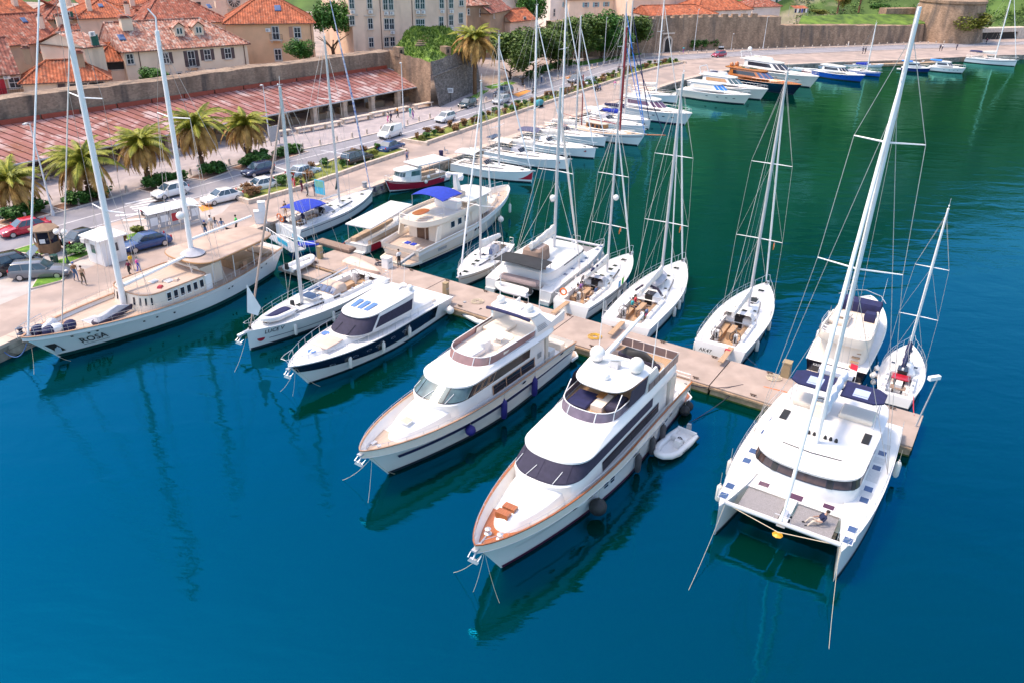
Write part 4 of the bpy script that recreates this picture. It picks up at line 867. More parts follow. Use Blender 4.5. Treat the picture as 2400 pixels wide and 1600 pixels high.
def slab_sheet(root,name,m,xa,xb,w,z,camber=.12,crown=0,th=.04):
    mb = MB();sheet(mb,xa,xb,w,z,camber,crown);sheet(mb,xa,xb,w,z - th,camber,crown)
    mb.box(xa - .01,xb + .01,-w - .01,-w + .03,z - th,z + .005).box(xa - .01,xb + .01,w - .03,w + .01,z - th,z + .005)
    return mb.build(name,m,root,smooth=True)
def spray(root,x0,x1,w,z,hgt,m,gm):
    """spray hood: windscreen panels in front, fabric bow over the companionway"""
    mb = MB();rows = [];g = MB()
    for k,(x,hh,ww) in enumerate(((x1,.02,w * .92),(lerp(x1,x0,.42),hgt * .82,w * .9),(lerp(x1,x0,.6),hgt,w * .92),(x0,hgt * .96,w))):
        rows.append([(x,-ww * cos(PI * j / 10) if True else 0,z + hh * min(1,1.35 * sin(PI * j / 10) ** .55) if k else z + .02) for j in range(11)])
    mb.grid(rows);o = mb.build('sprayhood',m,root,smooth=True)
    for a,b in ((.15,.34),(.36,.49),(.51,.64),(.66,.85)):
        q = []
        for s_,k in ((.12,0),(.9,0),(.9,1),(.12,1)):
            j = lerp(a,b,k) * 10;i = int(j);t = j - i;A = Vector(rows[0][i]).lerp(Vector(rows[0][i + 1]),t);C = Vector(rows[1][i]).lerp(Vector(rows[1][i + 1]),t)
            q.append(A.lerp(C,s_) + Vector((.03,0,.03)))
        MB().quad(*q).build('window',gm,o)
    return o
def place(name,label,cat,bow=None,stern=None,ang=0,L=10,group=None):
    """put a boat frame where its bow or stern (world x, y) is"""
    a = R(ang);d = Vector((cos(a),sin(a)));s = Vector(stern[:2]) if stern is not None else Vector(bow[:2]) - d * L
    return thing(name,label,cat,(s.x,s.y,0),a,group)
def to_world(root,p):
    a = root.rotation_euler.z;return Vector((root.location.x + p[0] * cos(a) - p[1] * sin(a),root.location.y + p[0] * sin(a) + p[1] * cos(a),p[2] if len(p) > 2 else 0))
def height_at(base,px,py):
    """height of the top of a vertical pole standing at base whose top shows at pixel row py"""
    b = Vector((base[0],base[1],0));nn = Vector((b.x,b.y,0)).normalized();return on_plane(px,py,b,nn).z
FENDERS = []
fend_me = {}
def fender(kind,pos,label,group,line=.9,sz=1):
    key = (kind,sz)
    if key not in fend_me:
        m = {'w': FENDW,'b': FENDB,'g': FENDG,'k': BLACKR,'o': ORANGE}[kind[0]];mb = MB()
        if kind[1] == 'c': mb.lathe([(.03,-.5 * sz),(.1 * sz,-.46 * sz),(.14 * sz,-.36 * sz),(.14 * sz,.3 * sz),(.1 * sz,.4 * sz),(.045,.45 * sz),(.045,.52 * sz)],n=12)
        else: mb.lathe([(.03,-.42 * sz)] + [(.4 * sz * cos(a),.4 * sz * sin(a)) for a in [-1.3 + .26 * k for k in range(10)]] + [(.06,.44 * sz),(.06,.5 * sz)],n=14)
        fend_me[key] = mb.mesh('body',m,smooth=True),MB().tube((0,0,.45 * sz),(0,0,.45 * sz + line),.013,n=4).mesh('line',ROPE)
    t = thing('fender',label,'fender',pos,0,group);put('body',fend_me[key][0],t);put('line',fend_me[key][1],t);return t
def fend_side(root,h,xs,side,kind,label,group,z=None,sz=1,line=.9,off=.17):
    for x in xs:
        t = x / h.L;zz = (h.zs(t) - line - .35 * sz) if z is None else z;v = h.vz(t,zz);p = h.S(t,v,side,off * sz if kind[1] == 'c' else .42 * sz);fender(kind,to_world(root,p),label,group,line,sz)
def rope(label,a,b,sag=.3,r=.016,m=ROPE,group=None):
    a = Vector(a);b = Vector(b);k = 10;o = Vector((a.x,a.y,0))
    mb = MB().path([a.lerp(b,i / k) - o - Vector((0,0,sag * 4 * (i / k) * (1 - i / k))) for i in range(k + 1)],r,4)
    ob = mb.build('mooring_rope',m);ob.location = o;return tag(ob,label,'rope',group)
def hatch(root,x,y,z,sx,sy,m=GLASS,name='hatch',tilt=0,frame=WPAINT):
    f = MB();dx = sx / 2;dy = sy / 2
    f.add([(x - dx - .04,y - dy - .04,z - dx * tilt),(x + dx + .04,y - dy - .04,z + dx * tilt),(x + dx + .04,y + dy + .04,z + dx * tilt),(x - dx - .04,y + dy + .04,z - dx * tilt),
           (x - dx - .03,y - dy - .03,z + .03 - dx * tilt),(x + dx + .03,y - dy - .03,z + .03 + dx * tilt),(x + dx + .03,y + dy + .03,z + .03 + dx * tilt),(x - dx - .03,y + dy + .03,z + .03 - dx * tilt)],
          [(4,5,6,7),(0,1,5,4),(1,2,6,5),(2,3,7,6),(3,0,4,7)])
    o = f.build(name,frame,root)
    MB().quad((x - dx,y - dy,z + .036 - dx * tilt),(x + dx,y - dy,z + .036 + dx * tilt),(x + dx,y + dy,z + .036 + dx * tilt),(x - dx,y + dy,z + .036 - dx * tilt)).build('pane',m,o);return o
def flag(root,p,w,hgt,cols,name='flag',pole=1.2,ang=0):
    MB().tube(p,(p[0],p[1],p[2] + pole),.014,n=4).build('flagstaff',WPAINT,root);k = len(cols)
    for i,m in enumerate(cols):
        z1 = p[2] + pole - hgt * i / k;z0 = p[2] + pole - hgt * (i + 1) / k;rows = []
        for j in range(6):
            u = j / 5;x = p[0] - w * u * cos(ang);y = p[1] - w * u * sin(ang) + .07 * sin(u * 6);rows.append([(x,y,z0 - .25 * u * w),(x,y,z1 - .25 * u * w)])
        MB().grid(rows).build(name,m,root)

# ------------------------------------------------------------------ sailing yachts
def sailboat(name,label,bow=None,stern=None,ang=0,L=13,B=4.1,fb=1.55,fm=1.2,fs=1.15,tw=.82,hm=WHITE,dm=DECKW,mast_x=.56,mast_top=None,mast_h=18,boom=True,cover=SAIL,spread=2,
             bimini=None,hood=WHITE,furl=WPAINT,wheels=2,teak=True,mastm=ALU,detail=2,group=None,srake=-.35,rake=.25,stripe=NAVY,win=GLASS,boom_up=0,boom_side=0,solar=False,coach=WHITE,plank=None,double=False,mast_r=.1,flagm=None,tm=.4,pq=(2.0,.86),rails=True):
    t = place(name,label,'sailboat',bow,stern,ang,L,group);h = Hull(L,B,fb,fm,fs,tw,rake,srake,tm,pq[0],pq[1],.84,1.5,1.2)
    cx0,cx1,cw = .035 * L,.36 * L,B * .24
    build_hull(t,h,hm,dm,.05,hole=(cx0,cx1,cw),rim=coach,rimr=.03)
    if stripe:
        b = MB()
        for sd in (-1,1): h.strip(b,.0,.99,.80,.845,sd,.008,rel=True)
        b.build('cove_stripe',stripe,t)
    zc = h.zs(.2) - .05                                # side deck level at the cockpit
    mb = MB();fz = zc - .55                           # cockpit well
    mb.quad((cx0,-cw,fz),(cx1,-cw,fz),(cx1,cw,fz),(cx0,cw,fz));TK = TEAK if teak else dm
    mb.build('cockpit_sole',TK,t)
    mb = MB()
    for sd in (-1,1): mb.quad((cx0,sd * cw,fz),(cx1,sd * cw,fz),(cx1,sd * cw,zc + .02),(cx0,sd * cw,zc + .02))
    mb.quad((cx1,-cw,fz),(cx1,cw,fz),(cx1,cw,zc + .3),(cx1,-cw,zc + .3));mb.build('cockpit_lining',coach,t)
    for sd in (-1,1):
        MB().box(cx0 + .3 * (cx1 - cx0),cx1 - .05,min(sd * cw * .98,sd * cw * .5),max(sd * cw * .98,sd * cw * .5),fz,zc - .16).build('cockpit_seat',TK if sd else dm,t)
        MB().box(cx0 + .25 * (cx1 - cx0),cx1 + .3,min(sd * (cw + .02),sd * (cw + .28)),max(sd * (cw + .02),sd * (cw + .28)),zc - .02,zc + .26).build('coaming',coach,t)
    if detail > 1:
        MB().box(cx0 + .45 * (cx1 - cx0),cx0 + .8 * (cx1 - cx0),-.22,.22,fz,zc + .12).build('cockpit_table',TK,t)
        ys = (-.55 * cw - .15,.55 * cw + .15) if wheels == 2 else (0,)
        for y in ys[:wheels]:
            wheel(t,(cx0 + .2 * (cx1 - cx0),y,zc + .35),.42)
            MB().box(cx0 + .2 * (cx1 - cx0) + .06,cx0 + .2 * (cx1 - cx0) + .3,y - .13,y + .13,fz,zc + .5).build('binnacle',coach,t)
        for sd in (-1,1):
            for k in (.45,.75): MB().lathe([(.1,0),(.09,.1),(.07,.16),(.03,.17)],(lerp(cx0,cx1,k),sd * (cw + .15),zc + .26),10).build('winch',STEEL,t)
    # coachroof
    x1 = .80 * L;ha = cw + .3;zr = zc + .42
    r0 = ring(cx1 - .02,x1,ha,B * .12,2.4,9,zc - .05,h.zs(.78) - .06);r1 = ring(cx1,x1 - .55,ha - .12,B * .10,2.4,9,zr - .06,h.zs(.78) + .08);r2 = ring(cx1 + .1,x1 - .8,ha - .28,B * .07,2.4,9,zr,h.zs(.78) + .13)
    MB().loft([r0,r1,r2]).build('coachroof',coach,t,smooth=True)
    for sd in (-1,1):
        for a,b in ((8,12.5),(13.2,16.5)) if detail > 1 else ((9,16),):
            u0,u1 = (a,b) if sd > 0 else (NR - b,NR - a);mb = MB();patch(mb,r0,r1,u0,u1,.38,.85,.02);mb.build('window',win,t)
    zt = lambda x: lerp(zr,h.zs(.78) + .13,(x - cx1 - .1) / (x1 - .9 - cx1)) + .005
    for x,s_,y in ((.47 * L,.5,0),(.62 * L,.55,0),(.7 * L,.45,0),(.5 * L,.3,.75),(.5 * L,.3,-.75))[:5 if detail > 1 else 2]: hatch(t,x,y,zt(x) + .01,s_,s_ * .85)
    hatch(t,.86 * L,0,h.zs(.86) - .0,.5,.5)
    MB().box(cx1 - .03,cx1 + .02,-.32,.32,fz + .1,zr + .02).build('companionway',DARK,t);MB().box(cx1 + .02,cx1 + .85,-.36,.36,zr,zr + .07).build('sliding_hatch',GLASS,t)
    if hood: spray(t,cx1 - .55,cx1 + .95,cw + .12,zr - .04,.62,hood,GLASSB if detail > 1 else GLASS)
    if bimini: 
        o = slab_sheet(t,'bimini',bimini,cx0 + .1,cx1 - .75,B * .36,zc + 1.55,.22,.08);mb = MB()
        for x in (cx0 + .15,lerp(cx0,cx1,.5) - .3,cx1 - .8):
            for sd in (-1,1): mb.tube((lerp(cx0,cx1,.4),sd * B * .37,zc),(x,sd * B * .36,zc + 1.53),.016,n=4)
        mb.build('bimini_frame',STEEL,t)
    # rig
    mx = mast_x * L;mz = zt(mx);mw = to_world(t,(mx,0,0))
    if mast_top: mast_h = height_at(mw,*mast_top) - mz
    H = mast_h;top = Vector((mx - .012 * H,0,mz + H));foot_ = Vector((mx,0,mz - .02))
    mb = MB();P = lambda k: foot_.lerp(top,k);
    mb.loft([[(*(P(k) + Vector((mast_r * 1.35 * s * cos(a),mast_r * s * sin(a),0))),) for a in [2 * PI * i / 10 for i in range(10)]] for k,s in ((0,1),(.7,1),(1,.7))],True,True).build('mast',mastm,t,smooth=True)
    MB().tube(top,top + Vector((-.05,0,.7)),.012,n=4).tube(top + Vector((-.3,0,.12)),top + Vector((.25,0,.12)),.012,n=4).ball(top + Vector((.15,0,.15)),.06,n=6,m=4).build('masthead_gear',WPAINT,t)
    tips = [];sh = MB()
    for k in range(spread):
        z = (k + 1) / (spread + 1) * .96;c = P(z);ln = B * .42 * (1 - .16 * k)
        for sd in (-1,1):
            tip = c + Vector((-.12 * ln,sd * ln,.04));MB().tube(c,tip,.045,.022,n=5).build('spreader',mastm if mastm != ALU else WPAINT,t);tips.append((k,sd,tip))
    wr = .014
    for sd in (-1,1):
        tp = [q for k,s_,q in tips if s_ == sd];ch = h.S((mx - .35) / L,1,sd,-.12);prev = ch
        for q in tp: sh.tube(prev,q,wr,n=4,caps=False);prev = q
        sh.tube(prev,P(.97),wr,n=4,caps=False);sh.tube(ch + Vector((.12,0,0)),P(.33),wr,n=4,caps=False)
        for q,kk in zip(tp,(.64,.95)): sh.tube(q,P(kk),wr * .8,n=4,caps=False)
    bs = Vector((.1,0,h.zs(0)))
    if tw > .7:
        sp = P(.0) * 0 + Vector((.9,0,h.zs(0) + 3.2));sh.tube(top,sp,wr,n=4,caps=False)
        for sd in (-1,1): sh.tube(sp,(.12,sd * h.hb(0) * .8,h.zs(0)),wr,n=4,caps=False)
    else: sh.tube(top,bs,wr,n=4,caps=False)
    sh.tube(P(.98) + Vector((.14,0,0)),P(.06) + Vector((.16,0,0)),.012,n=4,caps=False)
    sh.build('standing_rigging',WIRE,t)
    bw = Vector((L - .35,0,h.zs(1) + .05));ft = P(.93)
    if furl:
        pts = [bw.lerp(ft,k / 12) for k in range(13)];rr = [.03] + [.03 + .062 * (1 - abs(k / 12 - .35)) for k in range(1,12)] + [.02];MB().path(pts,rr,7).build('furled_headsail',furl,t,smooth=True)
        MB().lathe([(.1,0),(.11,.12),(.06,.2)],bw,8).build('furler_drum',BLACKR,t)
    if boom:
        bl = .37 * L;bz = .95 + .0 * L;g0 = Vector((mx - .18,0,mz + bz));e = g0 + Vector((-bl * cos(.03),bl * boom_side,bl * boom_up))
        MB().tube(g0,e,.085,.075,n=8).build('boom',mastm,t,smooth=True)
        if cover:
            pts = [g0.lerp(e,k / 14) + Vector((.05 if k == 0 else 0,.03 * sin(k * 2.1),.17 + .24 * (1 - k / 14) + .03 * sin(k * 2.7))) for k in range(14)]
            rings = []
            for k,p in enumerate(pts):
                a = .13 + .05 * (1 - k / 14) + .015 * sin(k * 3.3);b = .2 + .2 * (1 - k / 14);rings.append([(p[0],p[1] + a * cos(q),p[2] + b * sin(q)) for q in [2 * PI * i / 10 for i in range(10)]])
            MB().loft(rings,True,True).build('flaked_mainsail',cover,t,smooth=True)
        mb = MB()
        for k in (.35,.7): mb.tube(g0.lerp(e,k),P(.62),.009,n=3,caps=False)
        mb.tube(e,P(.985),.009,n=3,caps=False);mb.tube(g0.lerp(e,.55) - Vector((0,0,.08)),(g0.x - bl * .5,0,zr + .1),.02,n=4);mb.build('running_rigging',WIRE,t)
    if double:
        pts = [Vector((mx + (L - mx) * .45,0,h.zs(.85))).lerp(P(.8),k / 10) for k in range(11)];MB().path(pts,.055,6).build('furled_staysail',furl,t)
    # pulpit, pushpit, stanchions, lifelines
    if rails:
        for sd in (-1,1):
            rail(t,side_pts(h,.16,.9,8 if detail > 1 else 5,sd),.62,.012,1,(1,.55),'lifeline')
        p1 = [h.S(.9,1,1,-.06) + Vector((0,0,.62)),h.S(.96,1,1,-.05) + Vector((0,0,.66)),Vector((L + .1,.12,h.zs(1) + .7)),Vector((L + .1,-.12,h.zs(1) + .7)),h.S(.96,1,-1,-.05) + Vector((0,0,.66)),h.S(.9,1,-1,-.06) + Vector((0,0,.62))]
        mb = MB().path(p1,.016,5)
        for q in (p1[0],p1[1],p1[4],p1[5]): mb.tube(q,(q.x,q.y,q.z - .64),.016,n=4)
        mb.build('pulpit',STEEL,t)
        for sd in (-1,1):
            q = [h.S(.16,1,sd,-.06),h.S(.07,1,sd,-.05),h.S(.0,1,sd,-.1) + Vector((.06,0,0)),h.S(0,1,sd,-.5) + Vector((.06,0,0))];rail(t,q,.64,.016,1,(1,.5),'pushpit')
    MB().box(L - .5,L + .3,-.1,.1,h.zs(1) - .02,h.zs(1) + .06).build('bow_roller',STEEL,t)
    if solar:
        o = MB().box(.1,1.1,-1.2,1.2,zc + 1.9,zc + 1.95).build('solar_panel',GLASSB,t);MB().tube((.2,-1,zc),(.3,-1,zc + 1.9),.025).tube((.2,1,zc),(.3,1,zc + 1.9),.025).build('stern_arch',STEEL,t)
    if plank:
        MB().box(-2.4,.25,plank - .2,plank + .2,h.zs(0) - .02,h.zs(0) + .04).build('gangplank',TEAK,t)
    if flagm: flag(t,(mx - .5,-B * .3,mz + H * .3),.5,.35,flagm,'courtesy_flag',.4)
    return t,h
def uofx(r,x,side=1):
    lo,hi = 0.0,24.0
    for _ in range(30):
        m = (lo + hi) / 2
        if rp(r,m)[0] > x: lo = m
        else: hi = m
    return lo if side > 0 else NR - lo
def xpatch(name,m,root,ra,rb,x0,x1,side,v0,v1,off=.02,n=6):
    a,b = uofx(ra,x1,1),uofx(ra,x0,1);mb = MB()
    if side < 0: a,b = NR - b,NR - a
    patch(mb,ra,rb,a,b,v0,v1,off,n);return mb.build(name,m,root)
def dome(root,c,r,name='satellite_dome'):
    MB().lathe([(r * .62,-.12),(r * .62,.02)],c,14).build('dome_base',GREYP,root)
    MB().lathe([(r * .55,-.05),(r * .75,.0),(r * .98,r * .45),(r,r * .8)] + [(r * cos(a),r * .8 + r * sin(a)) for a in (.35,.7,1.05,1.35)] + [(.02,r * 1.8)],c,16).build(name,WHITE,root,smooth=True)
def cushion(root,x0,x1,y0,y1,z0,z1,m,name='cushion',rd=.06):
    mb = MB();mb.loft([[(x0 + rd,y0 + rd,z0),(x1 - rd,y0 + rd,z0),(x1 - rd,y1 - rd,z0),(x0 + rd,y1 - rd,z0)],[(x0,y0,lerp(z0,z1,.4)),(x1,y0,lerp(z0,z1,.4)),(x1,y1,lerp(z0,z1,.4)),(x0,y1,lerp(z0,z1,.4))],[(x0,y0,lerp(z0,z1,.75)),(x1,y0,lerp(z0,z1,.75)),(x1,y1,lerp(z0,z1,.75)),(x0,y1,lerp(z0,z1,.75))],[(x0 + rd,y0 + rd,z1),(x1 - rd,y0 + rd,z1),(x1 - rd,y1 - rd,z1),(x0 + rd,y1 - rd,z1)]],True,True)
    return mb.build(name,m,root,smooth=True)
def porthole(root,h,t,z,side,w=.32,hh=.16,m=GLASS):
    f = MB();p = h.S(t,h.vz(t,z),side,.02);q = h.S(t + .01,h.vz(t + .01,z),side,.02);u = h.S(t,h.vz(t,z + .3),side,.02)
    dx = (q - p).normalized();dz = (u - p).normalized();nn = dx.cross(dz) * side
    el = lambda k,o: [p + dx * (w * k * cos(a)) + dz * (hh * k * sin(a)) + Vector((0,side * o,0)) for a in [2 * PI * i / 12 for i in range(12)]]
    a,b = el(1.25,.0),el(1.2,.02);o = MB().loft([a,b],False,True).build('porthole',STEEL,root);MB().add(el(1.0,.026),[tuple(range(12))]).build('pane',m,o)
def anchor(root,x,z):
    MB().box(x - .5,x + .12,-.14,.14,z - .08,z + .02).build('bow_roller',STEEL,root)
    MB().tube((x - .3,0,z - .05),(x + .2,0,z - .45),.045).cbox((x + .15,0,z - .62),.18,.55,.2,0,.6).tube((x + .18,-.28,z - .45),(x - .1,-.3,z - .3),.04,.02).tube((x + .18,.28,z - .45),(x - .1,.3,z - .3),.04,.02).build('anchor',STEEL,root)

def yacht_base(t,h,q,trim,deckm):
    """white superstructure common to the two big motor yachts; q holds heights and stations"""
    dd = lambda u: interp(((0,.55),(.25,.75),(.8,.62),(1,.5)),u)
    hole = None
    hu = build_hull(t,h,WHITE,DECKW,deck_drop=dd,rim=CREAM,rimr=.0,bootz=.22,boot=q['boot'])
    r = MB();ts = h.ts()
    for sd in (-1,1): r.grid([[h.S(u,1,sd,.03) + Vector((0,0,-.02)),h.S(u,1,sd,.04) + Vector((0,0,.05)),h.S(u,1,sd,-.06) + Vector((0,0,.05)),h.S(u,1,sd,-.07) + Vector((0,0,-.02))] for u in ts])
    r.build('cap_rail',trim,hu)
    for sd in (-1,1): rail(t,side_pts(h,.12,.985,16,sd,.05,.05),.22,.014,1,(1,),'hand_rail')
    zd = lambda x: h.zs(x / h.L) - dd(x / h.L)
    MB().grid([[(u * h.L,k * max(h.hb(u) - .1,0),zd(u * h.L) + .045) for k in (-1,0,1)] for u in [lerp(.84,.99,i / 10) for i in range(11)]]).build('foredeck_planking',deckm,t)
    T = q['trunk'];a = ring(T[0],T[1],T[2],1.2,2.3,10,zd(T[0]) - .05,zd(T[1]) - .02,xm=T[1] - 4.4);b = ring(T[0],T[1] - .25,T[2] - .06,1.1,2.3,10,q['zb'] - .22,zd(T[1]) + .38,xm=T[1] - 4.4);c = ring(T[0],T[1] - .55,T[2] - .32,.85,2.3,10,q['zb'],zd(T[1]) + .55,xm=T[1] - 4.5)
    MB().loft([a,b,c]).build('foredeck_trunk',WHITE,t,smooth=True)
    zb,zt,zf = q['zb'],q['zt'],q['zf'];xa = q['xa'];ws0,ws1 = q['ws'];w = q['w'];fx = q['fx']
    z_low = zd(xa + 3) - .05
    lo = ring(xa,ws0 - .3,w + .05,w - .05,2.5,12,z_low,z_low,xm=ws0 - 2.2);A = ring(xa,ws0,w,w - .12,2.5,12,zb - .08,zb - .06,xm=ws0 - 1.9);Bq = ring(xa,ws1,w - .1,w - .28,2.5,12,zt,zt,xm=ws1 - 1.7)
    MB().loft([lo,A,Bq],False,True).build('deckhouse',WHITE,t,smooth=True)
    sl = q['screen'];o = MB()
    patch(o,A,Bq,-13.2,13.2,.1,.97,.02,40);scr = o.build('windscreen',sl[0],t,smooth=True)
    edges = sl[1]
    for u0,u1 in zip(edges,edges[1:]): mb = MB();patch(mb,A,Bq,u0 + .16,u1 - .16,.15,.93,.04,6);mb.build('pane',sl[2],scr,smooth=True)
    for u in sl[3]: MB().path([rp(A,u).lerp(rp(Bq,u),.12) + Vector((.06,0,.05)),rp(A,u + 1.1).lerp(rp(Bq,u + 1.1),.62) + Vector((.06,0,.05))],.022,4).build('wiper',WPAINT,scr)
    # brow: big white sweep from the windscreen head up to the flybridge
    br = [ring(xa - .9,ws1 + .12,w + .12,w - .12,2.5,12,zt - .02,zt - .02,xm=ws1 - 1.6),ring(xa - .95,ws1 + .08,w + .16,w - .1,2.5,12,zt + .12,zt + .08,xm=ws1 - 1.6),ring(xa - .9,lerp(ws1,fx,.45),w + .06,w - .22,2.4,12,zf - .1,lerp(zt,zf,.62),xm=ws1 - 3),ring(xa - .85,fx + .25,w - .02,w - .3,2.4,12,zf,zf,xm=fx - 1.6)]
    MB().loft(br).build('flybridge_moulding',WHITE,t,smooth=True)
    xb = q['fy'];f0 = ring(xb,fx,w - .12,w - .38,2.4,12,zf,zf,xm=fx - 1.7);f1 = ring(xb,fx - .3,w - .14,w - .42,2.4,12,zf + q['fh'],zf + q['fh'],xm=fx - 1.8)
    f0i = ring(xb,fx - .12,w - .2,w - .46,2.4,12,zf,zf,xm=fx - 1.7);f1i = ring(xb,fx - .42,w - .22,w - .5,2.4,12,zf + q['fh'] - .02,zf + q['fh'] - .02,xm=fx - 1.8)
    e = q.get('fse',17);g = MB();patch(g,f0,f1,-e,e,0,1,0,60);gl = g.build('flybridge_screen',q['fglass'],t,smooth=True)
    MB().path([rp(f1,lerp(-e,e,k / 60)) for k in range(61)],.03,5).build('screen_rail',WPAINT,gl)
    for u in (-9,-3.4,3.4,9): MB().path([rp(f0,u) + Vector((.02,0,0)),rp(f1,u) + Vector((.02,0,0))],.03,4).build('mullion',WPAINT,gl)
    g = MB();patch(g,f0i,f1i,12.5,NR - 12.5,0,.8,0,40);g.build('flybridge_coaming',WHITE,t,smooth=True)
    MB().add([(p[0],p[1],zf + .02) for p in f0i],[tuple(range(NR))]).build('flybridge_sole',q['sole'],t)
    return zd,A,Bq,lo,f0,f1
def swim_platform(t,h,x0,z,m,rim=WHITE,w=None):
    w = w or h.hb(0) * .96;pts = [(.25,-w),(x0 + .5,-w),(x0,-w + .5),(x0,w - .5),(x0 + .5,w),(.25,w)]
    MB().prism(pts,z - .16,z).build('swim_platform',rim,t);MB().prism([(x * .97 + .02,y * .94) for x,y in pts],z,z + .02).build('platform_planking',m,t)

# ---- yacht B: teak trimmed, hardtop flybridge
yB = place('motor_yacht','white motor yacht with teak cap rail, hardtop flybridge and satellite domes, teak foredeck','yacht',bow=G(1113,1272,3.3),ang=-122,L=22)
hB = Hull(22,5.0,3.15,2.6,2.05,.9,2.6,.2,.42,2.5,.74,.84,1.75,1.9)
zdB,A,Bq,lo,f0,f1 = yacht_base(yB,hB,dict(trunk=(9,19.95,2.05),zb=3.42,zt=4.2,zf=4.72,xa=3.4,ws=(16.6,15.4),w=2.08,fx=12.0,fy=4.0,fh=.48,boot=mat('burgundy_antifouling',(.06,.006,.03),.5),screen=(CHAR,(-13,-6,0,6,13),CHAR,(-7.5,-2,3)),fglass=mat('smoked_acrylic',(.16,.12,.16),.12,var=.2),sole=TEAK,fse=16),TEAKR,TEAKR)
for sd in (-1,1):
    xpatch('side_window',GLASS,yB,A,Bq,10.6,14.2,sd,.25,.85,.03)
    xpatch('side_window',GLASS,yB,lo,A,5.4,12.7,sd,.52,.93,.03,10)
    for k in range(3): MB().path([hB.S(.12 + .01 * k,1,sd,-.02),hB.S(.9,1,sd,-.02)],.01,3) if False else None
    for x,z in ((20.2,2.1),(19.5,2.05),(17.6,1.75),(15.0,1.8),(14.6,1.45),(15.9,1.5),(9.4,1.5),(4.2,1.2),(3.4,1.2)): porthole(yB,hB,x / 22,z,sd,.26,.09)
    for x in (12.0,12.7):
        for z0,z1 in ((1.1,1.6),(1.75,1.95)): b = MB();hB.strip(b,x / 22,(x + .42) / 22,z0,z1,sd,.02,3);b.build('hull_window',GLASS,yB)
    b = MB();hB.strip(b,.02,.93,1.35,1.42,sd,.03,30);b.build('rubbing_strake',WHITE,yB)
hull_text(yB,hB,'PI-2500',16.4 / 22,2.2,.3,1,BLACKR,.2)
for x,y in ((19.3,-.18),(18.75,-.14)): MB().box(x - .2,x + .2,y - .35,y + .35,2.85,3.22).build('deck_hatch',TEAKR,yB)
zb_ = zdB(20.3)
for y in (-.35,.35): MB().lathe([(.2,0),(.2,.1),(.1,.16),(.12,.3),(.16,.36),(.05,.4)],(20.4,y,zb_),10).build('windlass',STEEL,yB)
MB().tube((20.4,.35,zb_ + .05),(21.5,.15,zb_ + .2),.05).tube((20.4,-.35,zb_ + .05),(21.5,-.15,zb_ + .2),.05).build('anchor_chain',STEEL,yB)
anchor(yB,22,2.9);swim_platform(yB,hB,-1.25,.5,TEAKR)
MB().box(.2,3.6,-2.15,2.15,1.42,1.5).build('cockpit_sole',TEAKR,yB)
MB().box(.9,1.6,-1.4,1.4,1.5,2.0).build('cockpit_bench',CREAM,yB);MB().box(2.6,3.45,-2.0,2.0,1.5,3.9).build('saloon_bulkhead',CREAM,yB);MB().box(2.57,2.6,-1.2,1.2,1.55,3.5).build('saloon_door',GLASS,yB)
rail(yB,[(-.9 + .95,-2.1,2.1),(.02,-1,2.1),(.02,1,2.1),(.05,2.1,2.1)],.5,.018,1,(1,.5),'stern_rail')
# hardtop on raked legs
hx0,hx1,hz = 6.3,10.2,5.95
MB().loft([ring(hx0,hx1,1.95,1.6,3.4,6,hz - .1,hz - .16),ring(hx0 - .05,hx1 + .05,2.0,1.65,3.4,6,hz,hz - .06),ring(hx0 + .1,hx1 - .25,1.8,1.4,3.4,6,hz + .12,hz + .04)],True,True).build('hardtop',WHITE,yB,smooth=True)
for sd in (-1,1):
    MB().loft([[(x,sd * y,z) for x,y,z in ((5.2,1.95,4.7),(7.4,1.95,4.7),(7.4,1.82,4.7),(5.2,1.82,4.7))],[(x,sd * y,z) for x,y,z in ((6.1,1.95,5.95),(7.1,1.95,5.95),(7.1,1.82,5.95),(6.1,1.82,5.95))]],True,True).build('hardtop_leg',WHITE,yB)
    MB().tube((10.9,sd * 1.6,5.15),(10.1,sd * 1.6,5.9),.035).build('hardtop_strut',STEEL,yB)
    MB().quad((7.5,sd * 1.9,4.75),(9.8,sd * 1.88,4.95),(9.4,sd * 1.85,5.88),(7.2,sd * 1.9,5.88)).build('side_curtain',CHAR,yB)
    dome(yB,(7.6,sd * 1.25,hz + .22),.46);MB().tube((6.4,sd * 1.75,hz),(6.1,sd * 1.75,hz + 5.2),.03,.008).build('whip_aerial',WPAINT,yB)
dome(yB,(9.2,.15,hz + .08),.22,'small_dome')
MB().cbox((7.7,0,hz + .1),.5,.5,.42).build('radar_pedestal',STEEL,yB);MB().cbox((7.7,0,hz + .55),.2,1.5,.12,R(25)).build('radar_bar',WHITE,yB)
cushion(yB,9.3,11.1,-1.4,-.1,4.74,4.98,NAVY,'sun_pad');MB().box(9.2,10.8,.05,.75,4.74,5.1).build('helm_console',CREAM,yB);cushion(yB,9.0,10.6,.85,1.55,4.74,5.2,CHAR,'covered_helm');cushion(yB,8.2,8.8,-.2,.3,4.74,5.5,CHAR,'helm_seat');MB().box(9.2,9.9,-.05,.35,5.1,5.16).build('wood_table',WOOD,yB)
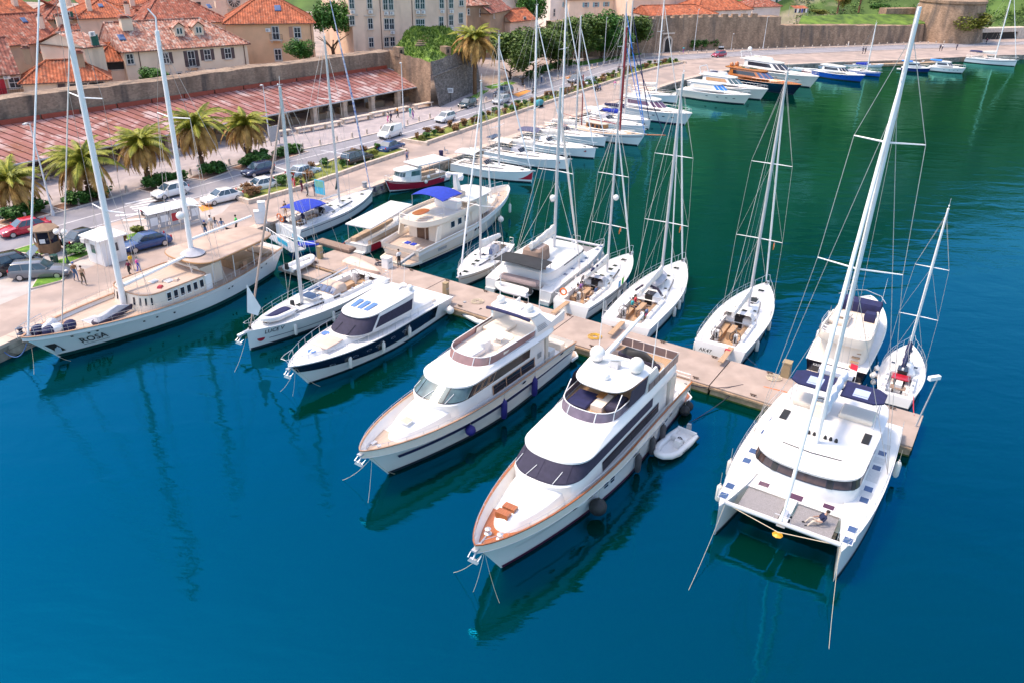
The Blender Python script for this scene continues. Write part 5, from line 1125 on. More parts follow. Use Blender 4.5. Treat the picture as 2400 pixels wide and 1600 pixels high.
# boat deck aft with smoked panels and crane
for k in range(6):
    x0 = 2.75 + k * .75
    for sd in (-1,1): MB().box(x0,x0 + .68,sd * 2.0 - .015,sd * 2.0 + .015,4.78,5.3).build('rail_panel',mat('smoked_panel',(.2,.15,.15),.3),yB)
for k in range(5): MB().box(2.6,2.63,-1.9 + k * .77,-1.9 + k * .77 + .7,4.78,5.3).build('rail_panel',MATS['smoked_panel'],yB)
MB().path([(7.2,2.0,5.33),(2.62,2.0,5.33),(2.62,-2.0,5.33),(7.2,-2.0,5.33)],.02,5).build('rail_top',STEEL,yB)
MB().box(2.7,7.2,-1.95,1.95,4.70,4.755).build('boat_deck_planking',TEAK,yB)
MB().tube((6.0,-1.4,4.75),(6.0,-1.4,5.7),.16,.14,n=10).build('crane_post',WHITE,yB);MB().tube((6.3,-1.4,5.65),(2.0,-.9,6.9),.2,.1,n=8).build('crane_boom',WHITE,yB)
SEAM = mat('seam_grey',(.33,.32,.32),.6)
for q in ([(14.9,-.5,3.47),(15.7,-.45,3.44),(15.7,.9,3.44),(14.9,.95,3.47)],[(17.2,-.9,3.28),(17.5,.9,3.28)],[(18.6,-.75,3.16),(18.9,.75,3.15)]): MB().path(q,.012,4).build('deck_seam',SEAM,yB)
fend_side(yB,hB,(14.6,),1,'kb','big round black fender hanging at the bow quarter of the teak trimmed yacht',None,z=.75,sz=1.25,line=1.7)
fend_side(yB,hB,(9.2,6.9,5.1),1,'gc','dark grey cylinder fender hanging along the side of the teak trimmed yacht','grey fenders of the teak trimmed yacht',z=.75,sz=1.35,line=1.4)
fend_side(yB,hB,(1.0,.3),1,'kb','round black fender beside the stern of the teak trimmed yacht','black stern fenders of the teak trimmed yacht',z=.4,sz=.9,line=1.3)
# covered jet ski on the boat deck
js = thing('jet_ski','black covered jet ski on the boat deck of the teak trimmed yacht','jet ski',to_world(yB,(4.5,.2,4.76)),yB.rotation_euler.z + R(75))
def jetski(js,body,cover,deck,ln=3.0):
    MB().loft([ring(-ln / 2,ln / 2,.4,.12,2,5,.12,.22),ring(-ln / 2 - .05,ln / 2 + .1,.52,.2,2,5,.35,.5),ring(-ln / 2,ln / 2,.48,.16,2,5,.48,.62)],True,True).build('hull',body,js,smooth=True)
    MB().loft([ring(-ln / 2 + .1,ln / 2 - .1,.42,.1,2,4,.48,.6),ring(-ln / 2 + .3,ln * .32,.24,.2,2,3,.78,.82),ring(-ln * .2,ln * .15,.12,.15,2,2.5,.85,1.02)],False,True).build('cover',cover,js,smooth=True)
    MB().box(-.8,-.7,-.4,.4,0,.2).box(.6,.7,-.4,.4,0,.2).build('cradle',deck,js)
jetski(js,CHAR,BLACKR,TEAK)
# ---- yacht A: open flybridge and radar arch
yA = place('motor_yacht','white motor yacht with navy hull stripe, open flybridge and raked radar arch','yacht',bow=G(843,1055,2.85),ang=-124,L=20)
hA = Hull(20,4.8,2.8,2.3,1.9,.9,2.4,.2,.42,2.5,.74,.84,1.75,1.9)
TRIM = mat('tan_cap_rail',(.42,.24,.15),.4,var=.15)
zdA,A,Bq,lo,f0,f1 = yacht_base(yA,hA,dict(trunk=(8,17.5,1.95),zb=3.2,zt=3.9,zf=4.3,xa=3.6,ws=(14.3,13.1),w=2.0,fx=10.9,fy=3.2,fh=.5,boot=ANTI,screen=(BLACK,(-11,-3.7,3.7,11),GLASSG,(-7.5,-1,4.5)),fglass=GLASSR,sole=CREAM,fse=15),TRIM,TEAKG)
for sd in (-1,1):
    for a,b in ((11.6,12.3),(10.9,11.5),(10.2,10.8)): o = xpatch('side_window',TRIM,yA,A,Bq,a,b,sd,.15,.88,.03);xpatch('pane',GLASS,o,A,Bq,a + .08,b - .08,sd,.24,.79,.04)
    o = xpatch('saloon_window',TRIM,yA,lo,A,5.3,10.0,sd,.46,.92,.03,10)
    for a,b in ((5.4,6.9),(7.0,8.5),(8.6,9.9)): xpatch('pane',GLASS,o,lo,A,a,b,sd,.5,.88,.04)
    b = MB();hA.strip(b,.02,.93,1.2,1.48,sd,.03,40);b.build('navy_stripe',NAVY,yA)
    b = MB();hA.strip(b,.02,.9,.7,.76,sd,.03,30);b.build('rubbing_strake',WHITE,yA)
    for x in (16.6,15.4,13.6,11.6,10.4,8.4,5.2,3.0): porthole(yA,hA,x / 20,1.36,sd,.3,.07,GLASS)
    for x in (14.8,7.2,2.2): porthole(yA,hA,x / 20,1.95,sd,.22,.1)
hull_text(yA,hA,'PV-240',17.0 / 20,1.95,.22,1,GREYP,.2)
hatch(yA,16.2,.1,2.86,.6,.6,SAND);anchor(yA,20,2.6);swim_platform(yA,hA,-1.1,.5,TEAKG)
MB().lathe([(.16,0),(.1,.2),(.14,.3)],(18.6,.1,zdA(18.6)),10).build('windlass',STEEL,yA);MB().box(18.2,18.6,-.6,-.4,zdA(18.4),zdA(18.4) + .16).build('deck_cleat',STEEL,yA)
MB().box(.2,3.6,-2.1,2.1,1.3,1.38).build('cockpit_sole',TEAKG,yA);MB().box(.5,1.1,-1.5,1.5,1.38,1.9).build('cockpit_bench',CREAM,yA);MB().box(3.3,3.6,-1.8,1.8,1.38,3.7).build('saloon_bulkhead',CREAM,yA);MB().box(3.27,3.3,-1,1,1.45,3.3).build('saloon_door',GLASS,yA);MB().box(2.2,2.9,.9,1.7,1.38,2.2).build('wet_bar',WHITE,yA)
for sd in (-1,1):
    for k in range(4): MB().box(4.6 + k * .12,4.66 + k * .12,sd * 2.02,sd * 2.06,2.7,3.1).build('air_vent_slat',GREYP,yA)
    rr = []
    for x,y,z,ww in ((2.6,1.92,4.3,2.6),(3.6,1.86,5.0,1.4),(4.2,1.7,5.6,1.1),(4.3,1.3,5.85,1.1)): rr.append([(x,sd * y,z),(x + ww,sd * y,z),(x + ww,sd * (y - .16),z),(x,sd * (y - .16),z)])
    MB().loft(rr,True,True).build('arch_leg',WHITE,yA,smooth=True)
    for k in range(4): MB().box(3.75 + k * .1,4.9 + k * .05,sd * 1.93 - .01,sd * 1.93 + .01,4.62 + k * .13,4.66 + k * .13).build('arch_louvre',GREYP,yA)
    MB().loft([[(x,sd * 1.92,z) for x,z in ((1.5,4.25),(4.0,4.25),(4.2,4.6),(1.5,4.95))],[(x,sd * 1.8,z) for x,z in ((1.5,4.25),(4.0,4.25),(4.2,4.6),(1.5,4.95))]],True,True).build('flybridge_wing',WHITE,yA)
    dome(yA,(4.9,sd * 1.15,5.95),.3)
MB().box(1.5,3.6,-1.85,1.85,4.2,4.3).build('aft_overhang',WHITE,yA)
MB().loft([ring(4.0,5.6,1.75,1.7,4,4,5.78,5.72),ring(3.95,5.65,1.8,1.75,4,4,5.88,5.82),ring(4.1,5.5,1.7,1.6,4,4,5.98,5.9)],True,True).build('radar_arch',WHITE,yA,smooth=True)
MB().path([(5.7,-1.75,5.72),(5.85,-.9,5.86),(5.9,0,5.9),(5.85,.9,5.86),(5.7,1.75,5.72)],.12,8).build('rolled_awning',NAVY,yA,smooth=True)
MB().tube((4.2,-.6,5.95),(4.2,-.6,6.5),.02).tube((4.2,.6,5.95),(4.2,.6,6.5),.02).tube((4.2,-.6,6.5),(4.2,.6,6.5),.02).build('light_bar',STEEL,yA);MB().cbox((4.9,0,5.95),.4,1.2,.12).build('radar_scanner',WHITE,yA)
for sd in (-1,1): MB().tube((4.4,sd * 1.6,5.9),(4.2,sd * 1.6,10.4),.03,.008).build('whip_aerial',WPAINT,yA)
cushion(yA,9.0,10.5,-.9,.5,4.33,4.72,WHITE,'sun_pad');MB().loft([ring(6.0,8.4,1.2,1.2,3,3,4.33),ring(6.1,8.3,1.1,1.1,3,3,4.62)],False,True).build('settee',CREAM,yA,smooth=True);MB().loft([ring(8.0,9.2,.5,.5,3,3,4.33),ring(8.1,9.1,.45,.4,3,3,5.0)],False,True).build('helm_console',WHITE,yA,smooth=True)
MB().box(7.1,7.9,.1,1.0,4.98,5.02).build('table',WPAINT,yA);MB().tube((7.5,.35,4.3),(7.5,.35,5),.04).tube((7.5,.75,4.3),(7.5,.75,5),.04).build('table_legs',STEEL,yA)
cushion(yA,6.2,8.6,1.15,1.7,4.33,4.66,CREAM,'bench_seat');cushion(yA,4.6,6.4,-1.6,0,4.33,4.6,CREAM,'aft_pad')
for x,k in ((13.4,'bb'),(9.9,'bc'),(6.1,'bc')): fend_side(yA,hA,(x,),1,k,'navy blue fender hanging on the side of the navy striped yacht','navy fenders of the navy striped yacht',z=1.05,sz=.85 if k == 'bb' else 1.5,line=1.0)
for yy,zf_,x0,x1,w_ in ((yB,4.75,3.0,12.4,2.02),(yA,4.33,3.0,11.2,1.94)):
    for sd in (-1,1): MB().path([(lerp(x0,x1,k / 8),sd * (w_ - .12 - .25 * max(0,k - 6) / 2),zf_ + .06) for k in range(9)],.018,4).build('moulding_rail',STEEL,yy)
# ---- black hulled sports yacht
yC = place('sports_yacht','black and white sports motor yacht with dark windscreen cover and round white fenders','yacht',bow=G(676,855,2.2),ang=-120,L=16.7)
hC = Hull(16.7,4.5,2.1,1.75,1.4,.9,1.9,.6,.42,2.4,.78,.84,1.75,1.6)
build_hull(yC,hC,WHITE,DECKW,.05,rim=WHITE,rimr=.04,bootz=.1,boot=ANTI)
for sd in (-1,1):
    b = MB();rows = []
    for i in range(41):
        u = lerp(.14,.995,i / 40);z = hC.zs(u);za = lerp(.5,z * .66,min(1,max(0,(u - .5) / .5)) ** 1.3);rows.append([hC.S(u,hC.vz(u,za),sd,.03),hC.S(u,hC.vz(u,lerp(za,z - .09,.5)),sd,.035),hC.S(u,hC.vz(u,z - .09),sd,.03)])
    b.grid(rows).build('black_topsides',BLACK,yC,smooth=True)
    for x in (14.2,12.2,10.9,10.0,8.3,6.9): porthole(yC,hC,x / 16.7,1.12,sd,.2,.1)
    rail(yC,side_pts(hC,.3,.985,12,sd,.08,.02),.62,.016,1,(1,),'guard_rail')
    b = MB();hC.strip(b,.1,.95,.46,.54,sd,.03,30);b.build('spray_rail',WHITE,yC)
mb = MB().path([hC.S(.93,1,1,-.08) + Vector((0,0,.64)),(16.5,.5,2.75),(17.1,.2,2.8),(17.1,-.2,2.8),(16.5,-.5,2.75),hC.S(.93,1,-1,-.08) + Vector((0,0,.64))],.02,5);mb.tube((16.4,.3,2.1),(16.9,.3,2.8),.016).tube((16.4,-.3,2.1),(16.9,-.3,2.8),.016).build('pulpit',STEEL,yC)
a = ring(2.2,15.6,2.05,.35,2.2,10,1.35,1.98,xm=12);b = ring(2.3,15.0,1.95,.3,2.2,10,1.95,2.2,xm=11.5);c = ring(2.4,14.4,1.75,.2,2.2,10,2.1,2.3,xm=11)
MB().loft([a,b,c]).build('deck_moulding',WHITE,yC,smooth=True)
A = ring(4.6,11.6,1.85,1.6,2.4,8,2.12,2.3,xm=9.8);Bq = ring(4.2,10.2,1.62,1.4,2.5,8,3.3,3.22,xm=8.6)
MB().loft([A,Bq]).build('deckhouse',WHITE,yC,smooth=True)
g = MB();patch(g,A,Bq,-11.5,11.5,.03,.97,.02,40);wc = g.build('windscreen_cover',CHAR,yC,smooth=True)
for u in (-2.2,2.6): MB().path([rp(A,u).lerp(rp(Bq,u),.05) + Vector((.05,0,.04)),rp(A,u + .9).lerp(rp(Bq,u + .9),.6) + Vector((.05,0,.04))],.02,4).build('wiper',BLACKR,wc)
for sd in (-1,1): xpatch('side_window',CHAR,yC,A,Bq,5.3,9.7,sd,.12,.75,.03)
MB().loft([ring(4.1,10.35,1.66,1.42,2.6,6,3.26,3.2,xm=8.6),ring(4.0,10.4,1.7,1.45,2.6,6,3.42,3.3,xm=8.6),ring(4.3,9.8,1.5,1.2,2.6,6,3.6,3.44,xm=8.2)],True,True).build('hardtop',WHITE,yC,smooth=True)
for k in range(3): MB().add([(x,y,z) for x,y,z in ((8.05,-.95 + k * .66,3.575),(9.3,-.85 + k * .62,3.50),(9.3,-.45 + k * .62,3.50),(8.05,-.52 + k * .66,3.575))],[(0,1,2,3)]).build('roof_window',mat('sky_roof_glass',(.10,.20,.46),.15,var=.1),yC)
cushion(yC,12.0,13.8,-.75,.75,2.24,2.36,mat('pale_cushion',(.62,.46,.38),.9),'sun_pad')
for x,y in ((14.4,-.05),(11.95,-1.0)): MB().lathe([(.3,0),(.3,.05),(.24,.06)],(x,y,2.2 if x > 13 else 2.27),14).build('round_hatch',MATS['sky_roof_glass'],yC)
for y in (-1.2,1.2): dome(yC,(4.7,y,3.55),.25)
MB().cbox((5.0,0,3.6),.4,1.0,.14).lathe([(.3,0),(.32,.15),(.2,.22)],(4.5,.4,3.6),12).build('radar_scanner',WHITE,yC)
for y in (-.9,.3): MB().tube((4.3,y,3.55),(4.0,y,5.8),.02,.006).build('whip_aerial',WPAINT,yC)
MB().box(.9,4.6,-1.6,1.6,1.15,1.22).build('cockpit_sole',TEAK,yC);MB().box(1.6,2.3,-1.4,1.4,1.2,1.75).build('cockpit_bench',CREAM,yC)
MB().prism([(1.0,-2.0),(-.9,-1.9),(-1.3,-1.2),(-1.3,1.2),(-.9,1.9),(1.0,2.0)],.42,.58).build('swim_platform',WHITE,yC);MB().prism([(.9,-1.8),(-.8,-1.75),(-1.1,-1.1),(-1.1,1.1),(-.8,1.75),(.9,1.8)],.58,.6).build('platform_planking',TEAKG,yC)
anchor(yC,16.75,1.95)
fend_side(yC,hC,(12.9,9.6,6.4),1,'wc','white cylinder fender against the black hull of the sports yacht','white fenders along the black hulled yacht',z=.85,sz=1.0,line=.8)
fender('wb',to_world(yC,(1.2,2.5,.75)),'round white ball fender at the stern of the black hulled sports yacht',None,.9,.85)

# ---- catamarans
def cat_hull(t,L,y0,b,fb,fm,fs,m):
    h = Hull(L,b,fb,fm,fs,.72,.05,-.2,.45,2.3,.95,.8,1.9,1.4);ts = h.ts();vs = [0,.15,.35,.6,.8,1];off = lambda p: p + Vector((0,y0,0));mb = MB()
    mb.grid([[off(h.S(u,v,1)) for v in reversed(vs)] + [off(h.S(u,v,-1)) for v in vs] for u in ts]);tr = [off(h.S(0,v,1)) for v in reversed(vs)] + [off(h.S(0,v,-1)) for v in vs];mb.add(tr,[tuple(range(len(tr)))])
    o = mb.build('hull',m,t,smooth=True);bt = MB()
    for sd in (-1,1):
        q = MB();h.strip(q,0,.99,-.2,.15,sd,.01);bt.add([Vector(p) + Vector((0,y0,0)) for p in q.v],q.f)
    bt.build('waterline_stripe',ANTI,o)
    d = MB();d.grid([[(u * L,y0 + k * h.hb(u),h.zs(u) + .03 * (1 - k * k) + .002) for k in (-1,-.5,0,.5,1)] for u in ts]);d.build('deck',DECKW,t,smooth=True);return h
def catamaran(name,label,mid_stern,ang,L,B,front,mast_x,mast_top,roofz,bim,detail=True):
    t = place(name,label,'catamaran',stern=mid_stern,ang=ang);hbm = B * .115;yh = B / 2 - hbm * .95;b = hbm * 2
    hs = [cat_hull(t,L,sd * yh,b,1.95 * L / 14.5,1.75 * L / 14.5,1.35 * L / 14.5,WHITE) for sd in (-1,1)];h = hs[0];k = L / 14.5;zd = 1.72 * k;fx = front * L
    MB().box(1.2 * k,fx,-yh,yh,.75 * k,zd).build('bridge_deck',DECKW,t)
    # foredeck: net wells between crossbeam, nacelle and deck
    bx = L * .955;MB().tube((bx,-yh - .1,zd + .12),(bx,yh + .1,zd + .12),.13,n=8).build('crossbeam',ALU,t);MB().box(fx - .05,bx + .05,-.22,.22,zd - .12,zd + .1).build('nacelle',WHITE,t)
    NET = mat('trampoline_net',(.25,.235,.24),.95,var=.3,scale=30)
    for sd in (-1,1):
        y0,y1 = sorted((sd * .3,sd * (yh - hbm * .75)));MB().quad((fx + .02,y0,zd - .1),(bx - .15,y0,zd - .1),(bx - .15,y1,zd - .1),(fx + .02,y1,zd - .1)).build('trampoline',NET,t)
        mb = MB()
        for i in range(16): mb.tube((lerp(fx + .2,bx - .25,i / 15),y1 if sd > 0 else y0,zd - .1),(lerp(fx + .3,bx - .2,i / 15),sd * (yh - hbm * .55),zd + .06),.012,n=3)
        mb.build('net_lacing',ROPE,t)
        MB().quad((fx,y0,.8 * k),(fx,y1,.8 * k),(fx,y1,zd - .002),(fx,y0,zd - .002)).build('well_face',CREAM,t)
    MB().path([(bx,-yh,zd + .1),(bx + .45,0,zd - .15),(bx,yh,zd + .1)],.025,5).build('bridle',ROPE,t)
    MB().path([(bx - .05,-.45,zd + .1),(bx + .1,-.4,zd + .65),(bx + .1,.4,zd + .65),(bx - .05,.45,zd + .1)],.022,5).build('seagull_striker',STEEL,t);MB().box(bx - 1.0,bx - .5,-.12,.12,zd + .1,zd + .3).build('windlass',STEEL,t);MB().lathe([(.05,-.1),(.28,-.05),(.1,.05)],(bx + .35,0,zd - .35),8).build('anchor',mat('yellow_paint',(.7,.35,.02),.5),t)
    # saloon
    cx1 = fx - .75 * k;wz = zd + .82 * k;c0 = ring(1.6 * k,cx1,B * .37,B * .36,2.5,8,zd - .02,xm=cx1 - 1.6 * k);c1 = ring(1.6 * k,cx1 - .05,B * .365,B * .355,2.5,8,wz,xm=cx1 - 1.6 * k);c2 = ring(1.7 * k,cx1 - .35 * k,B * .36,B * .34,2.5,8,roofz - .28 * k,xm=cx1 - 1.9 * k)
    MB().loft([c0,c1,c2]).build('saloon',WHITE,t,smooth=True);g = MB();patch(g,c1,c2,-13,13,.02,.96,.02,50);gw = g.build('saloon_window',GLASS,t,smooth=True)
    for u in (-8.5,-3.6,3.6,8.5): mb = MB();patch(mb,c1,c2,u - .5,u + .5,.0,.98,.035,2);mb.build('mullion',BLACKR,gw)
    e = [-13,-9,-8,-4.1,-3.1,3.1,4.1,8,9,13]
    for i in range(0,10,2): mb = MB();patch(mb,c1,c2,e[i] + .1,e[i + 1] - .1,.12,.86,.03,6);mb.build('pane',mat('brown_glass',(.07,.045,.04),.08,var=.5,scale=1.5),gw)
    MB().loft([ring(1.0 * k,cx1 - .15 * k,B * .375,B * .35,2.5,8,roofz - .26 * k,xm=cx1 - 1.9 * k),ring(.95 * k,cx1 - .1 * k,B * .38,B * .355,2.5,8,roofz - .12 * k,xm=cx1 - 1.9 * k),ring(1.1 * k,cx1 - .7 * k,B * .345,B * .31,2.5,8,roofz,xm=cx1 - 2.2 * k)],True,True).build('coachroof',WHITE,t,smooth=True)
    for sd in (-1,1):
        for f in (.93,.86,.66,.58,.42,.3): hatch(t,f * L,sd * (yh + .1 * k),h.zs(f) + .02,.5 * k,.42 * k,GLASSB)
        rail(t,[Vector((u * L,sd * (yh + h.hb(u) - .06),h.zs(u))) for u in [lerp(.03,.9,i / 9) for i in range(10)]],.62,.012,1,(1,.55),'lifeline')
        for i in range(3): MB().box(-.25 + i * .45,.35 + i * .45,sd * yh - hbm * .6,sd * yh + hbm * .6,.0,.35 + i * .32).build('transom_step',WHITE,t)
        p = [Vector((u * L,sd * yh + y,h.zs(u))) for u,y in ((.9,hbm * .5),(.97,.15),(.985,-.1),(.95,-hbm * .4))];rail(t,p,.6,.016,1,(1,.5),'pulpit')
    hatch(t,fx - .35 * k,0,zd + .03,.5 * k,.8 * k,mat('plum_glass',(.07,.02,.06),.15));hatch(t,fx - .5 * k,-1.7 * k,zd + .03,.4 * k,.55 * k,MATS['plum_glass']);hatch(t,fx - .5 * k,1.7 * k,zd + .03,.4 * k,.55 * k,MATS['plum_glass'])
    mx = mast_x * L;mw = to_world(t,(mx,0));H = height_at(mw,*mast_top) - roofz;top = Vector((mx - .015 * H,0,roofz + H));ft = Vector((mx,0,roofz));P = lambda q: ft.lerp(top,q)
    MB().loft([[P(q) + Vector((.19 * s * cos(a),.12 * s * sin(a),0)) for a in [2 * PI * i / 10 for i in range(10)]] for q,s in ((0,1),(.8,1),(1,.75))],True,True).build('mast',ALU if not detail else WPAINT,t,smooth=True)
    sh = MB();tips = {}
    for q,ln in ((.46,.26),(.74,.2)) if detail else ((.5,.25),):
        for sd in (-1,1): tip = P(q) + Vector((-.35,sd * B * ln,.05));MB().tube(P(q),tip,.05,.03,n=5).build('spreader',WPAINT,t);tips.setdefault(sd,[]).append(tip)
    for sd in (-1,1):
        ch = Vector((mx - 1.6 * k,sd * (yh + hbm * .8),h.zs(.4)));prev = ch
        for q in tips[sd]: sh.tube(prev,q,.02,n=4,caps=False);prev = q
        sh.tube(prev,P(.95),.02,n=4,caps=False);sh.tube(ch + Vector((.15,0,0)),P(.82),.02,n=4,caps=False);sh.tube(ch,P(.44),.02,n=4,caps=False)
    sh.tube(P(.97) + Vector((.3,0,0)),P(.03) + Vector((.3,0,0)),.015,n=4,caps=False);sh.build('standing_rigging',WIRE,t)
    a,b_ = Vector((bx,0,zd + .25)),P(.9);MB().path([a.lerp(b_,i / 12) for i in range(13)],[.05] + [.06 + .055 * (1 - abs(i / 12 - .4)) for i in range(1,12)] + [.03],7).build('furled_headsail',SAIL if not detail else WPAINT,t,smooth=True)
    bl = .36 * L;g0 = P(0) + Vector((-.25,0,1.5 * k));e = g0 + Vector((-bl,.0,-.02));MB().tube(g0,e,.13,.11,n=8).build('boom',ALU,t)
    rings = []
    for i in range(14):
        p = g0.lerp(e,i / 13) + Vector((0,.06 * sin(i * 1.7),.28 + .25 * (1 - i / 13)));rings.append([(p.x,p.y + (.2 + .04 * sin(i * 2.9)) * cos(q),p.z + (.26 + .2 * (1 - i / 13) + .05 * sin(i * 2.2)) * sin(q)) for q in [2 * PI * j / 10 for j in range(10)]])
    MB().loft(rings,True,True).build('flaked_mainsail',SAIL if not detail else mat('grey_sail_bag',(.62,.64,.72),.8,bump=.4,bscale=5),t,smooth=True)
    MB().tube(e,P(.99),.012,n=3,caps=False).tube(g0.lerp(e,.5),P(.6),.01,n=3,caps=False).build('running_rigging',WIRE,t)
    MB().box(.6 * k,1.7 * k,-B * .3,B * .3,zd - .5,zd - .42).build('cockpit_sole',TEAKG,t)
    return t,h,k,roofz,zd,yh,P
catA,hcA,kA,rzA,zdA2,yhA,PA = catamaran('catamaran','big white catamaran with navy bimini panels, trampolines and tall white mast at the pier end',(G(1836,931,.8) + G(2110,1025,.8)) / 2,-122,14.7,7.9,.80,.54,(2199,20),3.35,NAVY)
NSK = mat('non_slip_panel',(.60,.585,.57),.85,var=.06,scale=6,bump=.2,bscale=80)
for sd in (-1,1):
    for f in (.90,.76,.70,.62,.5,.46,.36,.24): MB().box(f * 14.7 - .34,f * 14.7 + .34,sd * (yhA + .1) - .3,sd * (yhA + .1) + .3,hcA.zs(f) + .034,hcA.zs(f) + .04).build('non_slip_panel',NSK,catA)
    for x0 in (10.6,): MB().box(x0,x0 + 1.0,sd * .5 if sd > 0 else -2.6,2.6 if sd > 0 else -.5,zdA2 + .004,zdA2 + .01).build('non_slip_panel',NSK,catA)
    MB().path([(6.0,sd * 2.2,3.3),(8.0,sd * 2.1,3.36),(9.4,sd * 1.7,3.3)],.016,4).build('roof_hand_rail',STEEL,catA)
# raised helm with two navy bimini leaves
for sd in (-1,1):
    y0,y1 = sorted((sd * .28,sd * 2.6));mb = MB();pl = [(3.1,y0),(5.0,y0),(5.0,y1 - .4 if sd > 0 else y1),(4.6,y1) if sd > 0 else (5.0,y1),(3.5,y1),(3.1,y1 - .4 if sd > 0 else y1)]
    pl = [(3.1,sd * .28),(5.0,sd * .28),(5.0,sd * 2.1),(4.6,sd * 2.6),(3.5,sd * 2.6),(3.1,sd * 2.1)];pl = pl if sd > 0 else pl[::-1]
    o = mb.prism(pl,5.0,5.1).build('bimini_panel',NAVY,catA);MB().box(3.7,4.5,sd * 1.3 - .42,sd * 1.3 + .42,5.1,5.115).build('clear_window',mat('clear_vinyl',(.42,.48,.68),.2),o);MB().box(4.55,4.7,sd * 1.3 - .42,sd * 1.3 + .42,5.1,5.115).build('clear_window',MATS['clear_vinyl'],o)
    for x in (3.3,4.8): MB().tube((x,sd * 2.4,3.3),(x,sd * 2.4,5.02),.025).build('bimini_post',STEEL,catA)
    cushion(catA,3.2,4.6,min(sd * .4,sd * 2.3),max(sd * .4,sd * 2.3),3.36,3.7,CREAM,'helm_seat')
    MB().box(5.5,6.6,min(sd * 2.1,sd * 2.5),max(sd * 2.1,sd * 2.5),3.36,3.42).build('roof_hatch',BLACKR,catA)
MB().box(4.9,5.3,-1.1,-.2,3.36,4.2).build('helm_console',CREAM,catA);wheel(catA,(4.8,-.65,4.1),.4)
for y in (-.6,-.3,.3,.6,.9): MB().lathe([(.1,0),(.09,.12),(.06,.2)],(7.3,y,3.35),8).build('winch',BLACKR,catA)
MB().path([(9.0,-1.6,3.37),(9.2,0,3.4),(9.0,1.6,3.37)],.03,4).build('traveller_track',BLACKR,catA)
flag(catA,(.4,.4,1.6),.75,.8,(mat('red_flag',(.6,.02,.05),.8),WPAINT),pole=3.3,ang=.7)
for sd,xs in ((-1,(12.2,9.6)),(1,(4.2,))):
    for x in xs: fender('wc',to_world(catA,(x,sd * (yhA + hcA.hb(x / 14.7) + .2),.95)),'white fender hanging on the big catamaran with navy bimini','white fenders of the big catamaran',.8,1.2)
cat2,hc2,k2,rz2,zd2,yh2,P2 = catamaran('catamaran','white catamaran with black bimini, taupe cockpit enclosure and sand sail cover',(G(1161,668,.8) + G(1251,701,.6)) / 2 + Vector((.3,.4,0)),61,12.2,6.9,.80,.56,(1275,203),2.5,BLACKR,detail=False)
slab_sheet(cat2,'bimini',BLACKR,-.3,1.9,2.3,3.15,.12)
for x in (-.2,1.8):
    for y in (-2.2,2.2): MB().tube((x,y,1.3),(x,y,3.15),.03).build('bimini_post',STEEL,cat2)
MB().loft([ring(1.9,4.6,1.0,.9,5,5,2.4),ring(2.2,4.4,.95,.85,5,5,3.55),ring(2.4,4.2,.8,.7,5,5,3.7)],False,True).build('helm_enclosure',TAUPE,cat2,smooth=True)
for y0 in (-.62,.02): MB().box(4.42,4.5,y0,y0 + .6,2.85,3.45).build('enclosure_window',GREYF,cat2)
MB().box(2.6,4.0,-.6,.6,3.7,3.72).build('enclosure_window',mat('brown_vinyl',(.45,.36,.33),.2),cat2)
for y in (-1.9,-.9): MB().box(1.45,1.5,y,y + .9,1.4,3.0).build('enclosure_panel',TAUPE,cat2)
cushion(cat2,-.1,.6,-1.8,1.8,1.35,1.8,mat('mauve_cushion',(.4,.3,.28),.9),'cockpit_seat');dome(cat2,(6.5,.2,7.0),.28,'radar_dome')
for x in (10.9,9.1,7.6): fender('wc',to_world(cat2,(x,-(yh2 + hc2.hb(x / 12.2) + .18),.8)),'white fender hanging on the catamaran with taupe enclosure','white fenders of the taupe enclosed catamaran',.7,1.1)
fender('wc',to_world(cat2,(4.1,-(yh2 + .9),.8)),'white fender hanging on the catamaran with taupe enclosure','white fenders of the taupe enclosed catamaran',.7,1.1)
# ---- ROSA, the big white two-masted yacht along the quay
ro = place('sailing_schooner','long white two masted sailing ship with wooden decks moored along the quay','sailing ship',bow=G(49,792,2.5),ang=-120.5,L=23.4)
hR = Hull(23.4,6.2,2.5,1.75,2.2,.5,2.6,1.6,.42,2.0,.72,.84,1.5,1.3)
build_hull(ro,hR,WHITE,TEAKG,.3,rim=WHITE,rimr=0,boot=mat('dark_green_antifouling',(.004,.045,.04),.5),bootz=.3)
b = MB()
for sd in (-1,1): b.grid([[hR.S(u,1,sd,.02),hR.S(u,1,sd,.03) + Vector((0,0,.05)),hR.S(u,1,sd,-.16) + Vector((0,0,.05)),hR.S(u,1,sd,-.16) - Vector((0,0,.02))] for u in hR.ts()])
b.build('cap_rail',TRIM,ro)
for sd in (-1,1):
    for x,z in ((21.0,1.75),(19.9,1.65),(19.3,1.65),(15.9,1.2),(14.8,1.2),(13.3,1.05),(7.6,1.2),(7.2,1.25),(3.2,1.5),(2.5,1.6)):
        b = MB();hR.strip(b,(x - .09) / 23.4,(x + .09) / 23.4,z - .07,z + .07,sd,.02,2);b.build('porthole',BLACKR,ro)
    rail(ro,side_pts(hR,.06,.97,22,sd,.1,.05),.55,.011,1,(1,.5),'guard_wire',WIRE)
hull_text(ro,hR,'ROSA',20.0 / 23.4,1.05,.78,1,BLACKR,.15);b = MB();hR.strip(b,19.0 / 23.4,21.0 / 23.4,.62,.65,1,.03,8);b.build('lettering_rule',BLACKR,ro)
for sd in (-1,1):   # anchor pocket
    b = MB();hR.strip(b,.957,.985,.55,1.45,sd,.02,6);po = b.build('anchor_pocket',DARK,ro);p = hR.S(.97,hR.vz(.97,.9),sd,.1);MB().cbox((p.x,p.y,p.z - .3),.5,.12,.4,0,.7).tube((p.x,p.y,p.z),(p.x,p.y,p.z + .5),.06).build('anchor',STEEL,po)
